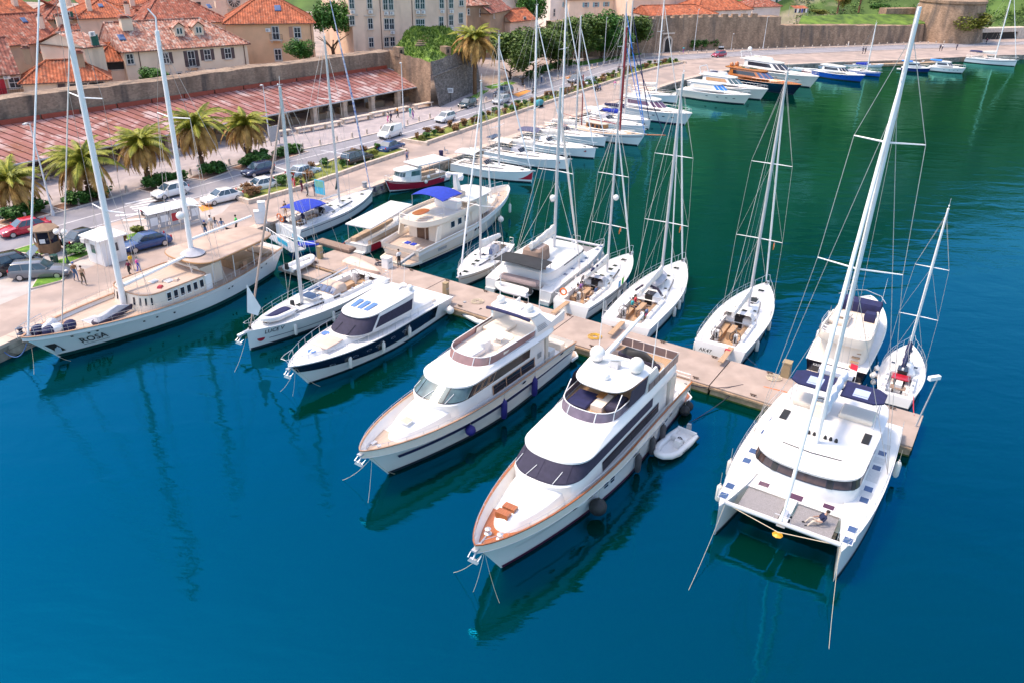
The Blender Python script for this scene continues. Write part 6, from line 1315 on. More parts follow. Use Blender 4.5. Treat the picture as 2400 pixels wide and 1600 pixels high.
# deckhouse with curved front
hz = 2.95;zk = 1.45;a = ring(9.2,15.3,2.55,2.45,3.2,14,zk,xm=13.2);b_ = ring(9.2,15.1,2.5,2.4,3.2,14,hz,xm=13.1)
MB().loft([a,b_]).build('deckhouse',CREAM,ro,smooth=True);MB().add([(p[0],p[1],hz + .012) for p in ring(9.3,14.95,2.4,2.3,3.2,14,0,xm=13)],[tuple(range(NR))]).build('deckhouse_deck',TEAKG,ro)
MB().path([Vector(p) + Vector((0,0,.03)) for p in b_],.06,5,closed=True).build('deckhouse_trim',TRIM,ro)
for sd in (-1,1):
    for k in range(6): o = xpatch('window_frame',WPAINT,ro,a,b_,9.75 + k * .63,10.2 + k * .63,sd,.36,.9,.03);xpatch('pane',GLASS,o,a,b_,9.8 + k * .63,10.15 + k * .63,sd,.42,.84,.04)
for k in range(9): mb = MB();patch(mb,a,b_,-8 + k * 2 - .3,-8 + k * 2 + .3,.45,.85,.03,2);mb.build('small_window',GLASS,ro)
MB().box(9.0,9.6,2.45,2.6,1.6,2.95).build('wing_board',WPAINT,ro);MB().box(9.0,9.6,-2.6,-2.45,1.6,2.95).build('wing_board',WPAINT,ro)
# canopy over the aft deck, wheelhouse under it
cz = 3.95;pl = ring(1.2,9.9,2.2,2.9,2.6,6,0,xm=8.0)
MB().loft([[(p[0],p[1],cz - .12) for p in pl],[(p[0] * 1.0,p[1] * 1.0,cz + .02) for p in pl],[(lerp(5.5,p[0],.985),p[1] * .985,cz + .06) for p in pl]],True,True).build('aft_canopy',mat('canopy_tan',(.42,.31,.25),.7,var=.16,scale=.8),ro,smooth=True)
MB().path([(p[0],p[1],cz - .05) for p in pl],.08,6,closed=True).build('canopy_edge',mat('bronze_edge',(.36,.19,.08),.5),ro)
for x in (1.8,4.0,6.2,8.4):
    for sd in (-1,1): MB().tube((x,sd * 2.1,1.6),(x,sd * 2.15,cz - .1),.035).build('canopy_post',WPAINT,ro)
MB().box(7.0,9.2,-1.5,1.5,1.5,3.2).build('companion_house',CREAM,ro);MB().box(2.6,5.2,-1.0,1.0,1.5,2.25).build('deck_table',TEAK,ro)
MB().loft([ring(1.0,2.2,1.4,1.4,2,4,1.7),ring(1.0,2.2,1.4,1.4,2,4,2.15)],False,True).build('stern_settee',TEAK,ro)
for y in (-1.4,1.4):
    for x in (3.2,4.6): MB().box(x - .22,x + .22,y - .22,y + .22,1.5,1.95).box(x - .22,x + .22,y + (.18 if y > 0 else -.24),y + (.24 if y > 0 else -.18),1.95,2.4).build('deck_chair',TRIM,ro)
MB().tube((9.4,.9,3.0),(9.9,.9,3.9),.03).tube((9.8,1.3,3.0),(9.9,1.3,3.9),.03).tube((9.4,.9,3.4),(9.4,1.6,3.4),.03).build('wheel_stand',WPAINT,ro)
MB().lathe([(.02,0),(.9,.02),(1.0,.12),(.3,.5),(.25,.55)],(8.6,.2,cz + .06),16).build('mast_collar',GREYF,ro,smooth=True)
for x,y in ((12.6,.2),(11.9,1.1)): hatch(ro,x,y,hz + .05,.6,.5,mat('grey_glass',(.4,.42,.46),.3))
for x,y,m_ in ((13.1,1.6,RED),(12.3,.7,SAND),(11.5,1.5,SAND)): MB().cbox((x,y,hz + .02),.5,.35,.16,.5,.7).build('folded_gear',m_,ro)
hatch(ro,18.2,.3,1.85,1.0,1.3,GREYF,'deck_hatch')
# masts
def pole_mast(root,x,z0,top_z,r,spreads,bmat,name='mast',rk=.02):
    top = Vector((x - rk * top_z,0,top_z));ft = Vector((x,0,z0));P = lambda k: ft.lerp(top,k)
    MB().tube(ft,top,r,r * .75,n=12).build(name,bmat,root,smooth=True)
    for z,ln in spreads:
        for sd in (-1,1): c = P((z - z0) / (top_z - z0));MB().tube(c,c + Vector((-.3,sd * ln,.1)),.06,.04,n=6).build('spreader',bmat,root)
    return P
fw = to_world(ro,(15.4,0));mw = to_world(ro,(8.6,0));mt = height_at(mw,390,73)
zf1 = height_at(fw,170,232);zf2 = height_at(fw,232,497);zm1 = height_at(mw,414,276)
Pf = pole_mast(ro,15.4,1.6,30,.24,((zf2,1.9),(zf1,1.9)),WPAINT);Pm = pole_mast(ro,8.6,1.6,mt,.22,((zm1,1.9),(height_at(mw,440,480),1.7)),WPAINT)
MB().tube(Pm(1),Pm(1) + Vector((-.1,0,.9)),.08,.06).tube(Pm(1) + Vector((-.1,0,.9)),Pm(1) + Vector((.15,-.4,1.5)),.06,.05).build('masthead_bracket',WPAINT,ro)
MB().ball(Pm((height_at(mw,430,500) - 1.6) / (mt - 1.6)) + Vector((.75,.3,0)),.34).build('radome',WHITE,ro,smooth=True)
sh = MB()
for P,tz,sp in ((Pf,30,((zf2,1.9),(zf1,1.9))),(Pm,mt,((zm1,1.9),))):
    for sd in (-1,1):
        for dx in (-.6,.3):
            ch = hR.S((P(0).x + dx) / 23.4,1,sd,-.1);prev = ch
            for z,ln in sp: q = P((z - 1.6) / (tz - 1.6)) + Vector((-.3,sd * ln,.1));sh.tube(prev,q,.016,n=4,caps=False);prev = q
            sh.tube(prev,P(.97),.016,n=4,caps=False)
        sh.tube(hR.S((P(0).x - .9) / 23.4,1,sd,-.1),P(.45),.016,n=4,caps=False)
sh.tube(Pm(.98),Pf(.85),.016,n=4,caps=False);sh.tube(Pm(.98),(.4,0,2.2),.016,n=4,caps=False);sh.tube((20.5,0,2.0),Pf(.7),.05,n=5,caps=False);sh.build('standing_rigging',WIRE,ro)
MB().tube((22.9,0,2.5),Pf(.98),.08,.05,n=7).build('furled_genoa',WPAINT,ro,smooth=True)
MB().tube((15.1,0,3.5),(8.9,.3,4.15),.17,.14,n=8).build('main_boom',WPAINT,ro,smooth=True)
MB().tube((8.4,0,5.2),(2.0,.2,5.5),.14,.1,n=8).build('mizzen_boom',WPAINT,ro)
rng = random.Random(3)
for k,(m_,nm) in enumerate(((NAVY,'folded_canvas'),(NAVY,'folded_canvas'),(STEEL,'windlass'),(WPAINT,'vent_cowl'),(STEEL,'windlass'),(TRIM,'rope_locker'),(NAVY,'folded_canvas'))):
    x,y = 21.9 - .28 * k,(-.5,.35,-.2,.4,-.6,.1,.7)[k];z = hR.zs(.93) - .3
    if nm == 'rope_locker': MB().cbox((x,y,z),.8,.5,.4,.2).build(nm,m_,ro)
    else: MB().ball((x,y,z + .34),.42,1.2,.9,.95,8,5).cbox((x + .1,y,z),.7,.55,.4,.4,.7).build(nm,m_,ro,smooth=True)
rail(ro,[hR.S(.9,1,1,-.1),hR.S(.97,1,1,-.08),Vector((23.6,0,2.5)),hR.S(.97,1,-1,-.08),hR.S(.9,1,-1,-.1)],.8,.02,1,(1,.5),'pulpit',STEEL)
js2 = thing('jet_ski','grey covered jet ski on the wooden foredeck of the white schooner','jet ski',to_world(ro,(17.0,1.0,1.6)),ro.rotation_euler.z + R(185));jetski(js2,CHAR,GREYF,TEAKG,3.4)

# ---- sailing yachts at the pier
lu,hL = sailboat('sailing_yacht','white sailing yacht LUCE V with sand sprayhood moored bow out beside the long white schooner',bow=G(578,776,1.6),ang=-121,L=14.3,B=4.4,fb=1.6,fm=1.35,fs=1.3,tw=.9,mast_top=(648,204),mast_x=.6,hood=SAND,furl=mat('brown_furl',(.42,.30,.24),.8),cover=None,boom_up=.06,plank=0,rake=.05,stripe=None,win=GLASS,mast_r=.12)
for sd in (-1,1): b = MB();hL.strip(b,.2,.9,.52,.545,sd,.01,30,True);b.build('cove_stripe',NAVY,lu)
hull_text(lu,hL,'LUCE V',12.5 / 14.3,1.2,.44,1,BLACKR,.15);b = MB();p0 = [(.28 * cos(a),.28 * sin(a)) for a in [PI + PI * k / 10 for k in range(11)]]
b.add([hL.S((13.45 - x) / 14.3,hL.vz(13.45 / 14.3,.78 + y),1,.03) for x,y in p0],[tuple(range(11))]);b.build('red_emblem',RED,lu)
for sd in (-1,1): b = MB();hL.strip(b,.3,.5,.75,.92,sd,.02,6);b.build('hull_window',GLASS,lu)
MB().box(14.1,15.1,-.13,.13,1.5,1.62).build('bowsprit',WPAINT,lu);anchor(lu,15.0,1.55);hatch(lu,7.6,0,1.98,1.0,1.4,GLASSB,'deck_light');hatch(lu,6.4,-.9,1.95,1.2,.4,GLASSB,'deck_light')
q = Vector((14.0,0,3.0));MB().add([q,q + Vector((-.25,.1,2.2)),q + Vector((-.9,.5,.2)),q + Vector((-.6,.4,-.4))],[(0,1,2,3)]).build('sail_clew',WPAINT,lu)
fend_side(lu,hL,(10.9,7.4),1,'wc','white and navy fender hanging along the LUCE V yacht','fenders of the LUCE V yacht',line=.4)
bi,hb_ = sailboat('sailing_yacht','white sailing yacht with bright blue bimini moored against the quay',stern=G(676,535,1.0),ang=62,L=14.0,B=4.2,mast_top=(740,84),mast_x=.58,bimini=BLUE,hood=mat('clear_hood',(.25,.27,.4),.4),cover=None,boom_up=.05,furl=None,stripe=NAVY,mast_r=.11)
MB().path([(13.6,0,1.6),(11.6,0,12.0),(9.2,0,22)],[.05,.11,.04],7).build('furled_genoa',mat('blue_white_furl',(.05,.12,.4),.7,c2=(.8,.8,.8),var=0,scale=2.5,stretch=(.3,.3,1)),bi)
for x,y,m_ in ((.1,.9,ORANGE),(.6,1.7,ORANGE)): MB().path([(x,y + .28 * cos(a),1.75 + .28 * sin(a)) for a in [2 * PI * k / 12 for k in range(12)]],.07,6,closed=True).build('lifebuoy',m_,bi)
MB().quad((8.0,.1,3.0),(8.0,-.1,4.6),(7.6,.05,3.1),(7.7,.1,3.0)).build('pennant',GREEN,bi)
sl_,hS = sailboat('sloop','small cream sloop with grey sprayhood moored bow to the pier',bow=G(1075,650,1.1),ang=-112,L=10.2,B=3.3,fb=1.15,fm=.95,fs=.95,tw=.7,hm=CREAM,mast_top=(1111,194),mast_x=.55,hood=GREYF,cover=mat('white_bundle',(.75,.73,.7),.8),boom_side=.1,stripe=TRIM,wheels=1,bimini=None,furl=WPAINT)
fend_side(sl_,hS,(6.2,3.5),1,'wc','white fender hanging on the small cream sloop','fenders of the small cream sloop',line=.4,sz=.8)
sg,hG = sailboat('sailing_yacht','white sailing yacht with navy boom cover and people in its cockpit at the pier',stern=G(1338,716,1),ang=60,L=12.6,B=4.0,mast_top=(1467,268),hood=GREYF,cover=SAIL,stripe=NAVY,dm=mat('cream_deck',(.74,.68,.62),.6),plank=.4,flagm=(ORANGE,),spread=2,wheels=1)
MB().path([(6.6,0,3.0),(3.4,0,2.85)],.14,6).build('boom_cover',NAVY,sg);MB().ball((6.8,-.4,8.5),.26).build('radome',WHITE,sg)
for k,m_ in enumerate((mat('sky_blue_cloth',(.2,.45,.75),.9),mat('green_cloth',(.08,.5,.05),.9))): b = MB();q = [hG.S((5.0 + .75 * k + x) / 12.6,1,-1,.02) + Vector((0,0,z)) for x,z in ((0,.0),(.55,.0),(.55,.6),(0,.6))];b.quad(*q).build('drying_towel',m_,sg)
MB().path([(.3,.9 + .28 * cos(a),1.9 + .28 * sin(a)) for a in [2 * PI * k / 12 for k in range(12)]],.07,6,closed=True).build('lifebuoy',ORANGE,sg)
sh_,hH = sailboat('sailing_yacht','white sailing yacht carrying a grey upturned dinghy on deck, moored stern to the pier',stern=G(1466,757,1.2),ang=62,L=14.6,B=4.5,tw=.9,mast_top=(1579,171),hood=None,cover=SAIL,plank=.3,flagm=(ORANGE,),double=True,stripe=None,mast_r=.12)
MB().path([(5.2,-1.2,1.75),(5.3,-.7,2.25),(5.35,0,2.4),(5.3,.7,2.25),(5.2,1.2,1.75)],.1,6).build('folded_sprayhood',CHAR,sh_,smooth=True)
dg = thing('inflatable_dinghy','grey upturned dinghy lashed on the coachroof of the yacht with folded charcoal hood','dinghy',to_world(sh_,(8.0,.2,1.92)),sh_.rotation_euler.z)
MB().loft([ring(-1.5,1.5,.7,.55,2.2,3,0),ring(-1.5,1.5,.75,.55,2.2,3,.22),ring(-1.3,1.3,.55,.35,2.2,3,.42),ring(-.9,.9,.2,.1,2.2,3,.5)],True,True).build('hull',GREYF,dg,smooth=True)
si,hI = sailboat('sailing_yacht','white sailing yacht with twin steering wheels and crumpled mainsail, empty berths on both sides',stern=G(1687,812,1.1),ang=60,L=13.2,B=4.3,tw=.9,mast_top=(1855,167),hood=mat('white_hood',(.75,.72,.7),.8),cover=SAIL,plank=-.8,flagm=(ORANGE,),stripe=None,mast_r=.12)
flat_text(si,'AK47',.42,Matrix.Translation((-.42,.95,.72)) @ Matrix.Rotation(R(-90),4,'Z') @ Matrix.Rotation(R(90),4,'X'),BLACKR,.1)
hatch(si,8.6,0,1.62,.9,.8,GLASS);MB().box(-.45,-.2,-.9,-.5,.95,1.2).build('red_bundle',RED,si)
sk,hK = sailboat('sloop','small white sloop with navy sail cover and red cockpit cover at the pier end',stern=G(2098,926,.8),ang=60,L=8.4,B=3.0,fb=1.05,fm=.85,fs=.8,tw=.72,mast_top=(2237,490),mast_x=.58,hood=None,cover=NAVY,wheels=0,teak=False,mastm=WPAINT,furl=None,stripe=None,spread=2)
MB().box(2.2,3.2,-.6,.6,.95,1.02).build('cockpit_cover',RED,sk);MB().box(1.3,1.9,-.5,.5,.62,.66).build('locker_lid',TAUPE,sk)
for boat_,h_,xs,sd,nm in ((sg,hG,(7.4,5.6,2.8),-1,'people filled yacht with navy boom cover'),(sh_,hH,(10.6,8.9,7.4,5.8),-1,'yacht carrying the grey upturned dinghy'),(sh_,hH,(9.8,8.4),1,'yacht carrying the grey upturned dinghy'),(si,hI,(9.2,7.2,3.2),-1,'yacht with twin wheels'),(si,hI,(.6,),1,'yacht with twin wheels')):
    fend_side(boat_,h_,xs,sd,'wc','white fender hanging on the ' + nm,'fenders of the ' + nm,line=.45)

# ---- white trawler yacht with blue bimini
tr = place('trawler_yacht','cream trawler yacht with bright blue bimini and rounded flybridge moored stern to the pier','yacht',stern=G(938,606,.5) ,ang=58.5,L=19,)
hT = Hull(19,5.4,3.1,2.0,1.7,.86,1.9,.5,.42,2.3,.66,.86,1.7,1.7,1.25)
build_hull(tr,hT,CREAM,TEAKG,deck_drop=lambda u: .55,rim=WHITE,rimr=.05,boot=BLACK,bootz=.25)
for sd in (-1,1):
    b = MB();hT.strip(b,.02,.97,.42,.47,sd,.02,30);b.build('gold_stripe',mat('ochre_paint',(.5,.3,.06),.4),tr)
    for x,z in ((7.4,1.15),(9.2,1.3),(9.8,1.35),(13.4,1.7),(16.2,2.2)): porthole(tr,hT,x / 19,z,sd,.2,.16,mat('bronze_glass',(.12,.07,.04),.2))
    b = MB();hT.strip(b,2.8 / 19,4.2 / 19,.8,1.1,sd,.02,4);b.build('air_grille',GREYP,tr)
a = ring(3.6,11.2,2.1,1.95,4,12,1.3,xm=10);b_ = ring(3.6,11.0,2.05,1.9,4,12,3.3,xm=10);MB().loft([a,b_]).build('saloon',CREAM,tr,smooth=True)
for sd in (-1,1):
    for x in (5.4,6.6,7.8): o = xpatch('window',WPAINT,tr,a,b_,x,x + .75,sd,.5,.86,.02);xpatch('pane',GLASS,o,a,b_,x + .06,x + .69,sd,.53,.83,.03)
    MB().box(9.0,9.6,sd * 2.0 - .03,sd * 2.0 + .03,1.4,3.2).build('side_door',CREAM,tr)
    MB().loft([[(x,sd * 2.35,z) for x,z in ((3.0,3.2),(3.6,3.2),(3.4,1.9),(2.6,1.7))],[(x,sd * 2.2,z) for x,z in ((3.0,3.2),(3.6,3.2),(3.4,1.9),(2.6,1.7))]],True,True).build('wing_support',CREAM,tr)
MB().box(3.55,3.6,-.7,.7,1.4,3.0).build('saloon_door',mat('door_glass_brown',(.10,.05,.03),.2),tr);MB().box(3.5,3.56,-.4,-.3,1.4,3.0).build('curtain',SAND,tr)
p1 = ring(1.6,10.4,2.4,2.3,4,3.4,3.25,xm=8.5);p2 = ring(1.5,10.5,2.5,2.35,4,3.4,3.35,xm=8.5);p3 = ring(1.5,10.4,2.5,2.35,4,3.4,3.85,xm=8.5);p4 = ring(1.62,10.3,2.4,2.25,4,3.4,3.85,xm=8.5);p5 = ring(1.62,10.3,2.4,2.25,4,3.4,3.5,xm=8.5)
MB().loft([p1,p2,p3,p4,p5],True,True).build('flybridge_moulding',CREAM,tr,smooth=True)
rail(tr,[Vector(p3[i % NR]) for i in range(16,33)],.5,.018,2,(1,.5),'flybridge_rail')
c0_ = ring(9.2,13.4,2.0,1.7,3,8,2.2,xm=12);c1_ = ring(9.2,13.0,1.95,1.6,3,8,4.1,xm=11.8);MB().loft([c0_,c1_]).build('wheelhouse',CREAM,tr,smooth=True)
g = MB();patch(g,c0_,c1_,-11.5,11.5,.55,.88,.02,30);wg = g.build('wheelhouse_windows',WPAINT,tr)
for u in (-10,-6.5,-2.6,1.2,4.9,8.4): mb = MB();patch(mb,c0_,c1_,u,u + 2.3,.6,.84,.03,4);mb.build('pane',GLASS,wg)
MB().loft([ring(8.4,13.7,2.15,1.8,3,6,4.1,xm=12),ring(8.3,13.8,2.2,1.85,3,6,4.25,xm=12),ring(8.8,13.2,1.9,1.5,3,6,4.38,xm=11.8)],True,True).build('wheelhouse_roof',WHITE,tr,smooth=True)
slab_sheet(tr,'bimini',BLUE,4.4,7.6,1.9,5.3,.32,.1)
for x in (4.5,7.5):
    for sd in (-1,1): MB().tube((x,sd * 1.95,3.85),(x,sd * 1.9,5.3),.025).build('bimini_post',STEEL,tr)
MB().loft([ring(2.4,4.4,.55,.55,3,3,4.15),ring(2.4,4.4,.55,.55,3,3,4.22)],True,True).build('flybridge_table',TEAKR,tr);cushion(tr,7.4,8.2,-1.4,1.4,3.5,4.3,WHITE,'helm_seat');cushion(tr,8.6,9.6,-.9,.5,4.3,4.9,mat('beige_cover',(.6,.47,.38),.9),'covered_console')
MB().loft([[(x,y,z) for x,y in ((9.2,-.3),(9.9,-.3),(9.9,.3),(9.2,.3))] for z in (4.3,)] + [[(x,y,6.6) for x,y in ((8.9,-.14),(9.3,-.14),(9.3,.14),(8.9,.14))]],True,True).build('signal_mast',WHITE,tr);MB().cbox((9.0,0,6.6),.5,1.7,.12,.3).build('radar_bar',WHITE,tr)
for y in (-.75,.8): dome(tr,(9.0,y,6.2),.3)
MB().loft([ring(13.0,16.8,1.5,.5,2.5,6,1.7,2.2),ring(13.0,16.6,1.4,.4,2.5,6,2.3,2.6)],False,True).build('foredeck_trunk',CREAM,tr,smooth=True);MB().tube((15.6,0,2.4),(15.2,0,6.0),.16,.05,n=8).build('bow_mast',WHITE,tr,smooth=True);hatch(tr,16.2,.6,2.5,.6,.6);hatch(tr,14.2,0,2.48,.6,.6);MB().lathe([(.18,0),(.1,.2),(.15,.35)],(17.2,0,2.3),10).build('windlass',STEEL,tr)
rail(tr,[h_ for h_ in side_pts(hT,.55,.98,10,1,.08)],.5,.016,1,(1,),'bow_rail');rail(tr,side_pts(hT,.55,.98,10,-1,.08),.5,.016,1,(1,),'bow_rail')
MB().prism([(.6,-2.2),(-.7,-1.9),(-1.1,-1),(-1.1,1),(-.7,1.9),(.6,2.2)],.3,.5).build('swim_platform',CREAM,tr);MB().prism([(.5,-2.0),(-.6,-1.75),(-.95,-.9),(-.95,.9),(-.6,1.75),(.5,2.0)],.5,.52).build('platform_planking',TEAKG,tr)
MB().box(.25,3.6,-2.0,2.0,1.08,1.16).build('cockpit_sole',TEAKG,tr);MB().box(1.0,1.6,-1.2,.6,1.16,1.65).build('cockpit_bench',CREAM,tr)
for y in (-.9,-.2): MB().box(1.0,1.55,y,y + .5,1.65,1.72).build('blue_cushion',BLUE,tr)
flat_text(tr,'Carlotta III',.42,Matrix.Translation((.28,.2,1.15)) @ Matrix.Rotation(R(-90),4,'Z') @ Matrix.Rotation(R(78),4,'X'),SAND,.3)
MB().tube((-2.0,-1.5,.9),(1.2,-1.7,1.5),.16,n=4).build('gangway',GREYP,tr)
fender('wb',to_world(tr,(13.4,-2.75,1.2)),'round white ball fender at the bow side of the cream trawler yacht',None,.8,.8);fender('wc',to_world(tr,(18.0,-1.0,.9)),'white fender hanging under the bow of the cream trawler yacht',None,1.2,1.1)

# ---- red and white launches
def launch(name,label,stern,ang,L,B,band,canopy,cabin,hz=.9):
    t = place(name,label,'boat',stern=stern,ang=ang);h = Hull(L,B,1.65,hz,hz + .05,.8,.9,.2,.42,2.2,.72,.84,1.7,1.5)
    build_hull(t,h,WHITE,DECKW,.25,rim=CREAM,rimr=.05,boot=ANTI,bootz=.12)
    for sd in (-1,1):
        b = MB();rows = []
        for i in range(31): u = lerp(band,.995,i / 30);v0 = lerp(.42,.36,i / 30);rows.append([h.S(u,v0,sd,.035),h.S(u,.7,sd,.04),h.S(u,.95,sd,.035)])
        b.grid(rows).build('red_band',RED,t,smooth=True)
    x0,x1,z,w_,tilt = canopy;mb = MB()
    mb.loft([[(x0,-w_,z),(x1,-w_ * .9,z + tilt),(x1,w_ * .9,z + tilt),(x0,w_,z)],[(x0,-w_,z + .12),(x1,-w_ * .9,z + .12 + tilt),(x1,w_ * .9,z + .12 + tilt),(x0,w_,z + .12)],[(x0 + .2,-w_ * .85,z + .2),(x1 - .2,-w_ * .75,z + .2 + tilt),(x1 - .2,w_ * .75,z + .2 + tilt),(x0 + .2,w_ * .85,z + .2)]],True,True);mb.build('sun_canopy',WHITE,t,smooth=False)
    for x in [lerp(x0 + .15,x1 - .2,k / 3) for k in range(4)]:
        for sd in (-1,1): MB().tube((x,sd * w_ * .9,hz),(x,sd * w_ * .9,z + tilt * (x - x0) / (x1 - x0)),.03).build('canopy_post',STEEL,t)
    for sd in (-1,1): MB().box(x0 + .4,x1 - .6,min(sd * w_ * .5,sd * w_ * .88),max(sd * w_ * .5,sd * w_ * .88),hz - .25,hz + .18).build('bench',mat('bench_tan',(.45,.32,.22),.7),t)
    if cabin:
        c0,c1,cz = cabin;a = ring(c0,c1,B * .36,B * .3,3.4,10,hz - .1,1.1,xm=c1 - 1.0);b_ = ring(c0,c1 - .45,B * .34,B * .27,3.4,10,cz,xm=c1 - 1.4);MB().loft([a,b_]).build('cabin',WHITE,t,smooth=True)
        for u in (-9.5,-5.6,-1.8,2.0,5.8): mb = MB();patch(mb,a,b_,u,u + 3.4,.52,.9,.02,4);mb.build('window',GLASSG,t)
        for sd in (-1,1): xpatch('window',GLASSG,t,a,b_,c0 + .3,c1 - 1.4,sd,.5,.9,.02)
        MB().loft([ring(c0 - .2,c1 - .1,B * .37,B * .29,3,8,cz,xm=c1 - 1.2),ring(c0 - .2,c1 - .1,B * .37,B * .29,3,8,cz + .1,xm=c1 - 1.2),ring(c0,c1 - .4,B * .3,B * .2,3,8,cz + .18,xm=c1 - 1.4)],True,True).build('cabin_roof',WHITE,t,smooth=True)
        rail(t,[h.S(.7,1,1,-.08),h.S(.86,1,1,-.08),h.S(.97,1,1,-.05),h.S(.97,1,-1,-.05),h.S(.86,1,-1,-.08),h.S(.7,1,-1,-.08)],.5,.016,1,(1,),'bow_rail')
    return t,h
tb,hTb = launch('tour_boat','open red and white tour boat with long white canopy beside the cream trawler yacht',G(834,578,.7),65,11.0,3.2,.06,(.6,8.4,2.5,1.5,.2),None)
for x in (2.6,3.5): fender('wb',to_world(tb,(x,-1.85,.75)),'round white fender on the side of the open tour boat','round fenders of the open tour boat',.5,.6)
MB().box(-.5,.2,-1.1,1.1,.15,.3).build('stern_step',WHITE,tb)
rb,hRb = launch('tour_boat','red hulled cabin tour boat with white canopy moored against the quay',G(1040,400,1.0),-132,9.6,3.3,.12,(.3,5.4,2.75,1.55,0),(4.6,7.9,2.35))
hull_text(rb,hRb,'ARES',1.6 / 9.6,.75,.42,1,WPAINT,.3)
for x,z in ((8.9,1.0),(4.6,.8),(4.2,1.35)): fender('wb',to_world(rb,(x,1.75 if x < 6 else -.9,z)),'round white fender on the red hulled cabin tour boat','round fenders of the red cabin boat',.4,.55)

# ---- flybridge motorboat with navy hull seen from astern
fj = place('flybridge_motorboat','cream flybridge motorboat with navy transom and navy helm cover at the pier end','motorboat',stern=G(1956,868,.9),ang=59,L=13)
hJ = Hull(13,4.4,1.9,1.5,1.3,.93,1.4,-.1,.42,2.4,.74,.86,1.75,1.5)
build_hull(fj,hJ,BLACK,DECKW,.1,rim=WHITE,rimr=.05)
a = ring(1.0,10.6,1.85,1.4,2.4,8,1.25,1.6,xm=8.6);b_ = ring(1.2,8.8,1.65,1.2,2.4,8,2.75,2.7,xm=7.2);MB().loft([a,b_]).build('deckhouse',CREAM,fj,smooth=True)
g = MB();patch(g,a,b_,-12,12,.35,.9,.02,40);g.build('windscreen',GLASS,fj,smooth=True)
p1 = ring(.6,8.9,1.95,1.3,2.4,7,2.7,xm=7.2);p2 = ring(.55,9.0,2.0,1.35,2.4,7,2.85,xm=7.2);p3 = ring(.6,8.6,1.95,1.25,2.4,7,3.35,xm=7);p4 = ring(.75,8.4,1.82,1.1,2.4,7,3.35,xm=7);p5 = ring(.75,8.4,1.82,1.1,2.4,7,2.92,xm=7);MB().loft([p1,p2,p3,p4,p5],True,True).build('flybridge_moulding',CREAM,fj,smooth=True)
rail(fj,[Vector(p3[i % NR]) for i in range(13,36)],.5,.02,3,(1,.5),'flybridge_rail',STEEL);MB().path([(7.0,-1.7,3.9),(8.0,-1.2,4.0),(8.5,0,4.05),(8.0,1.2,4.0),(7.0,1.7,3.9)],.03,5).build('screen_rail',STEEL,fj)
cushion(fj,6.4,7.6,-1.5,1.5,2.95,3.75,NAVY,'helm_cover');cushion(fj,5.0,5.7,-1.4,-.6,2.95,3.6,NAVY,'helm_seat');MB().box(3.6,4.6,.3,1.3,3.5,3.56).build('table',CREAM,fj);cushion(fj,3.2,5.2,.2,1.7,2.95,3.3,CREAM,'settee')
for x,y in ((8.4,-1.3),(8.4,1.3)): MB().tube((x,y,3.3),(x,y,5.4),.02,.008).build('whip_aerial',WPAINT,fj)
MB().box(.15,1.6,-1.8,1.8,1.1,1.2).build('cockpit_sole',TEAK,fj);MB().box(1.5,1.55,-1.2,.2,1.25,2.6).build('saloon_door',GLASS,fj)
for k in range(6): MB().box(.35 + k * .26,.62 + k * .26,-1.35,-.8,1.3 + k * .25,1.36 + k * .25).build('stair_tread',TEAK,fj)
MB().prism([(.1,-1.9),(-1.1,-1.7),(-1.1,1.7),(.1,1.9)],.3,.48).build('swim_platform',CREAM,fj);MB().box(-.75,-.45,-1.0,1.0,.3,.95).build('tender_chock',STEEL,fj)
flat_text(fj,'KRISSO',.26,Matrix.Translation((-.12,1.1,1.05)) @ Matrix.Rotation(R(-90),4,'Z') @ Matrix.Rotation(R(90),4,'X'),WPAINT,.1)
for k,(x,y,z) in enumerate(((1.0,-2.5,.9),(1.4,-2.7,.6),(.6,-2.6,.5),(1.5,-2.55,1.2),(.4,-2.45,1.1),(-.6,-2.3,.3))): fender('wb',to_world(fj,(x,y,z)),'round white ball fender bunched at the stern of the navy transom motorboat','ball fenders of the navy transom motorboat',.3,.48)
for x in (9.0,5.0): fender('wc',to_world(fj,(x,2.3,1.0)),'white fender on the navy transom flybridge motorboat','long fenders of the navy transom motorboat',.5,.9)
MB().cbox((-.5,-.2,.95),2.3,.9,.3,R(90)).build('inflatable_tender',mat('folded_tender',(.66,.68,.78),.6),fj)

# ---- row of boats along the quay
qn = -32
BLUEC = mat('light_blue_cover',(.03,.2,.62),.8)
rows_ = [
 ('white charter yacht with red bow graphic and pale bimini on the quay row',(1250,404,1.4),-29,11.4,(1181,86),dict(bimini=WHITE,hood=SAND,stripe=None,cover=None)),
 ('white charter yacht with long dark cabin window and cream bimini on the quay row',(1336,376,1.4),-29,12.4,(1259,14),dict(bimini=CREAM,hood=GREYF,stripe=None,solar=True,mastm=WPAINT)),
 ('white charter yacht with slate bimini and small red logo on its bow',(1397,348,1.5),-31,12.6,(1307,-20),dict(bimini=mat('slate_canvas',(.09,.09,.16),.85),hood=WHITE,stripe=None,mastm=WPAINT)),
 ('white sailing yacht with blue deck bags next to the wooden ketch',(1421,322,1.5),-35,12.0,(1370,40),dict(bimini=None,hood=mat('red_trim_hood',(.5,.3,.3),.8),stripe=None,cover=SAIL)),
 ('white sailing yacht with pale blue sail covers behind the red masted ketch',(1514,297,1.4),-42,12.0,(1482,5),dict(bimini=WHITE,hood=GREYF,stripe=None,cover=BLUE,furl=BLUEC)),
 ('white sailing yacht with navy boom cover between ketch and motor cruiser',(1525,284,1.4),-44,12.0,(1463,2),dict(bimini=None,hood=NAVY,stripe=None,cover=NAVY,furl=NAVY)),
]
rowb = []
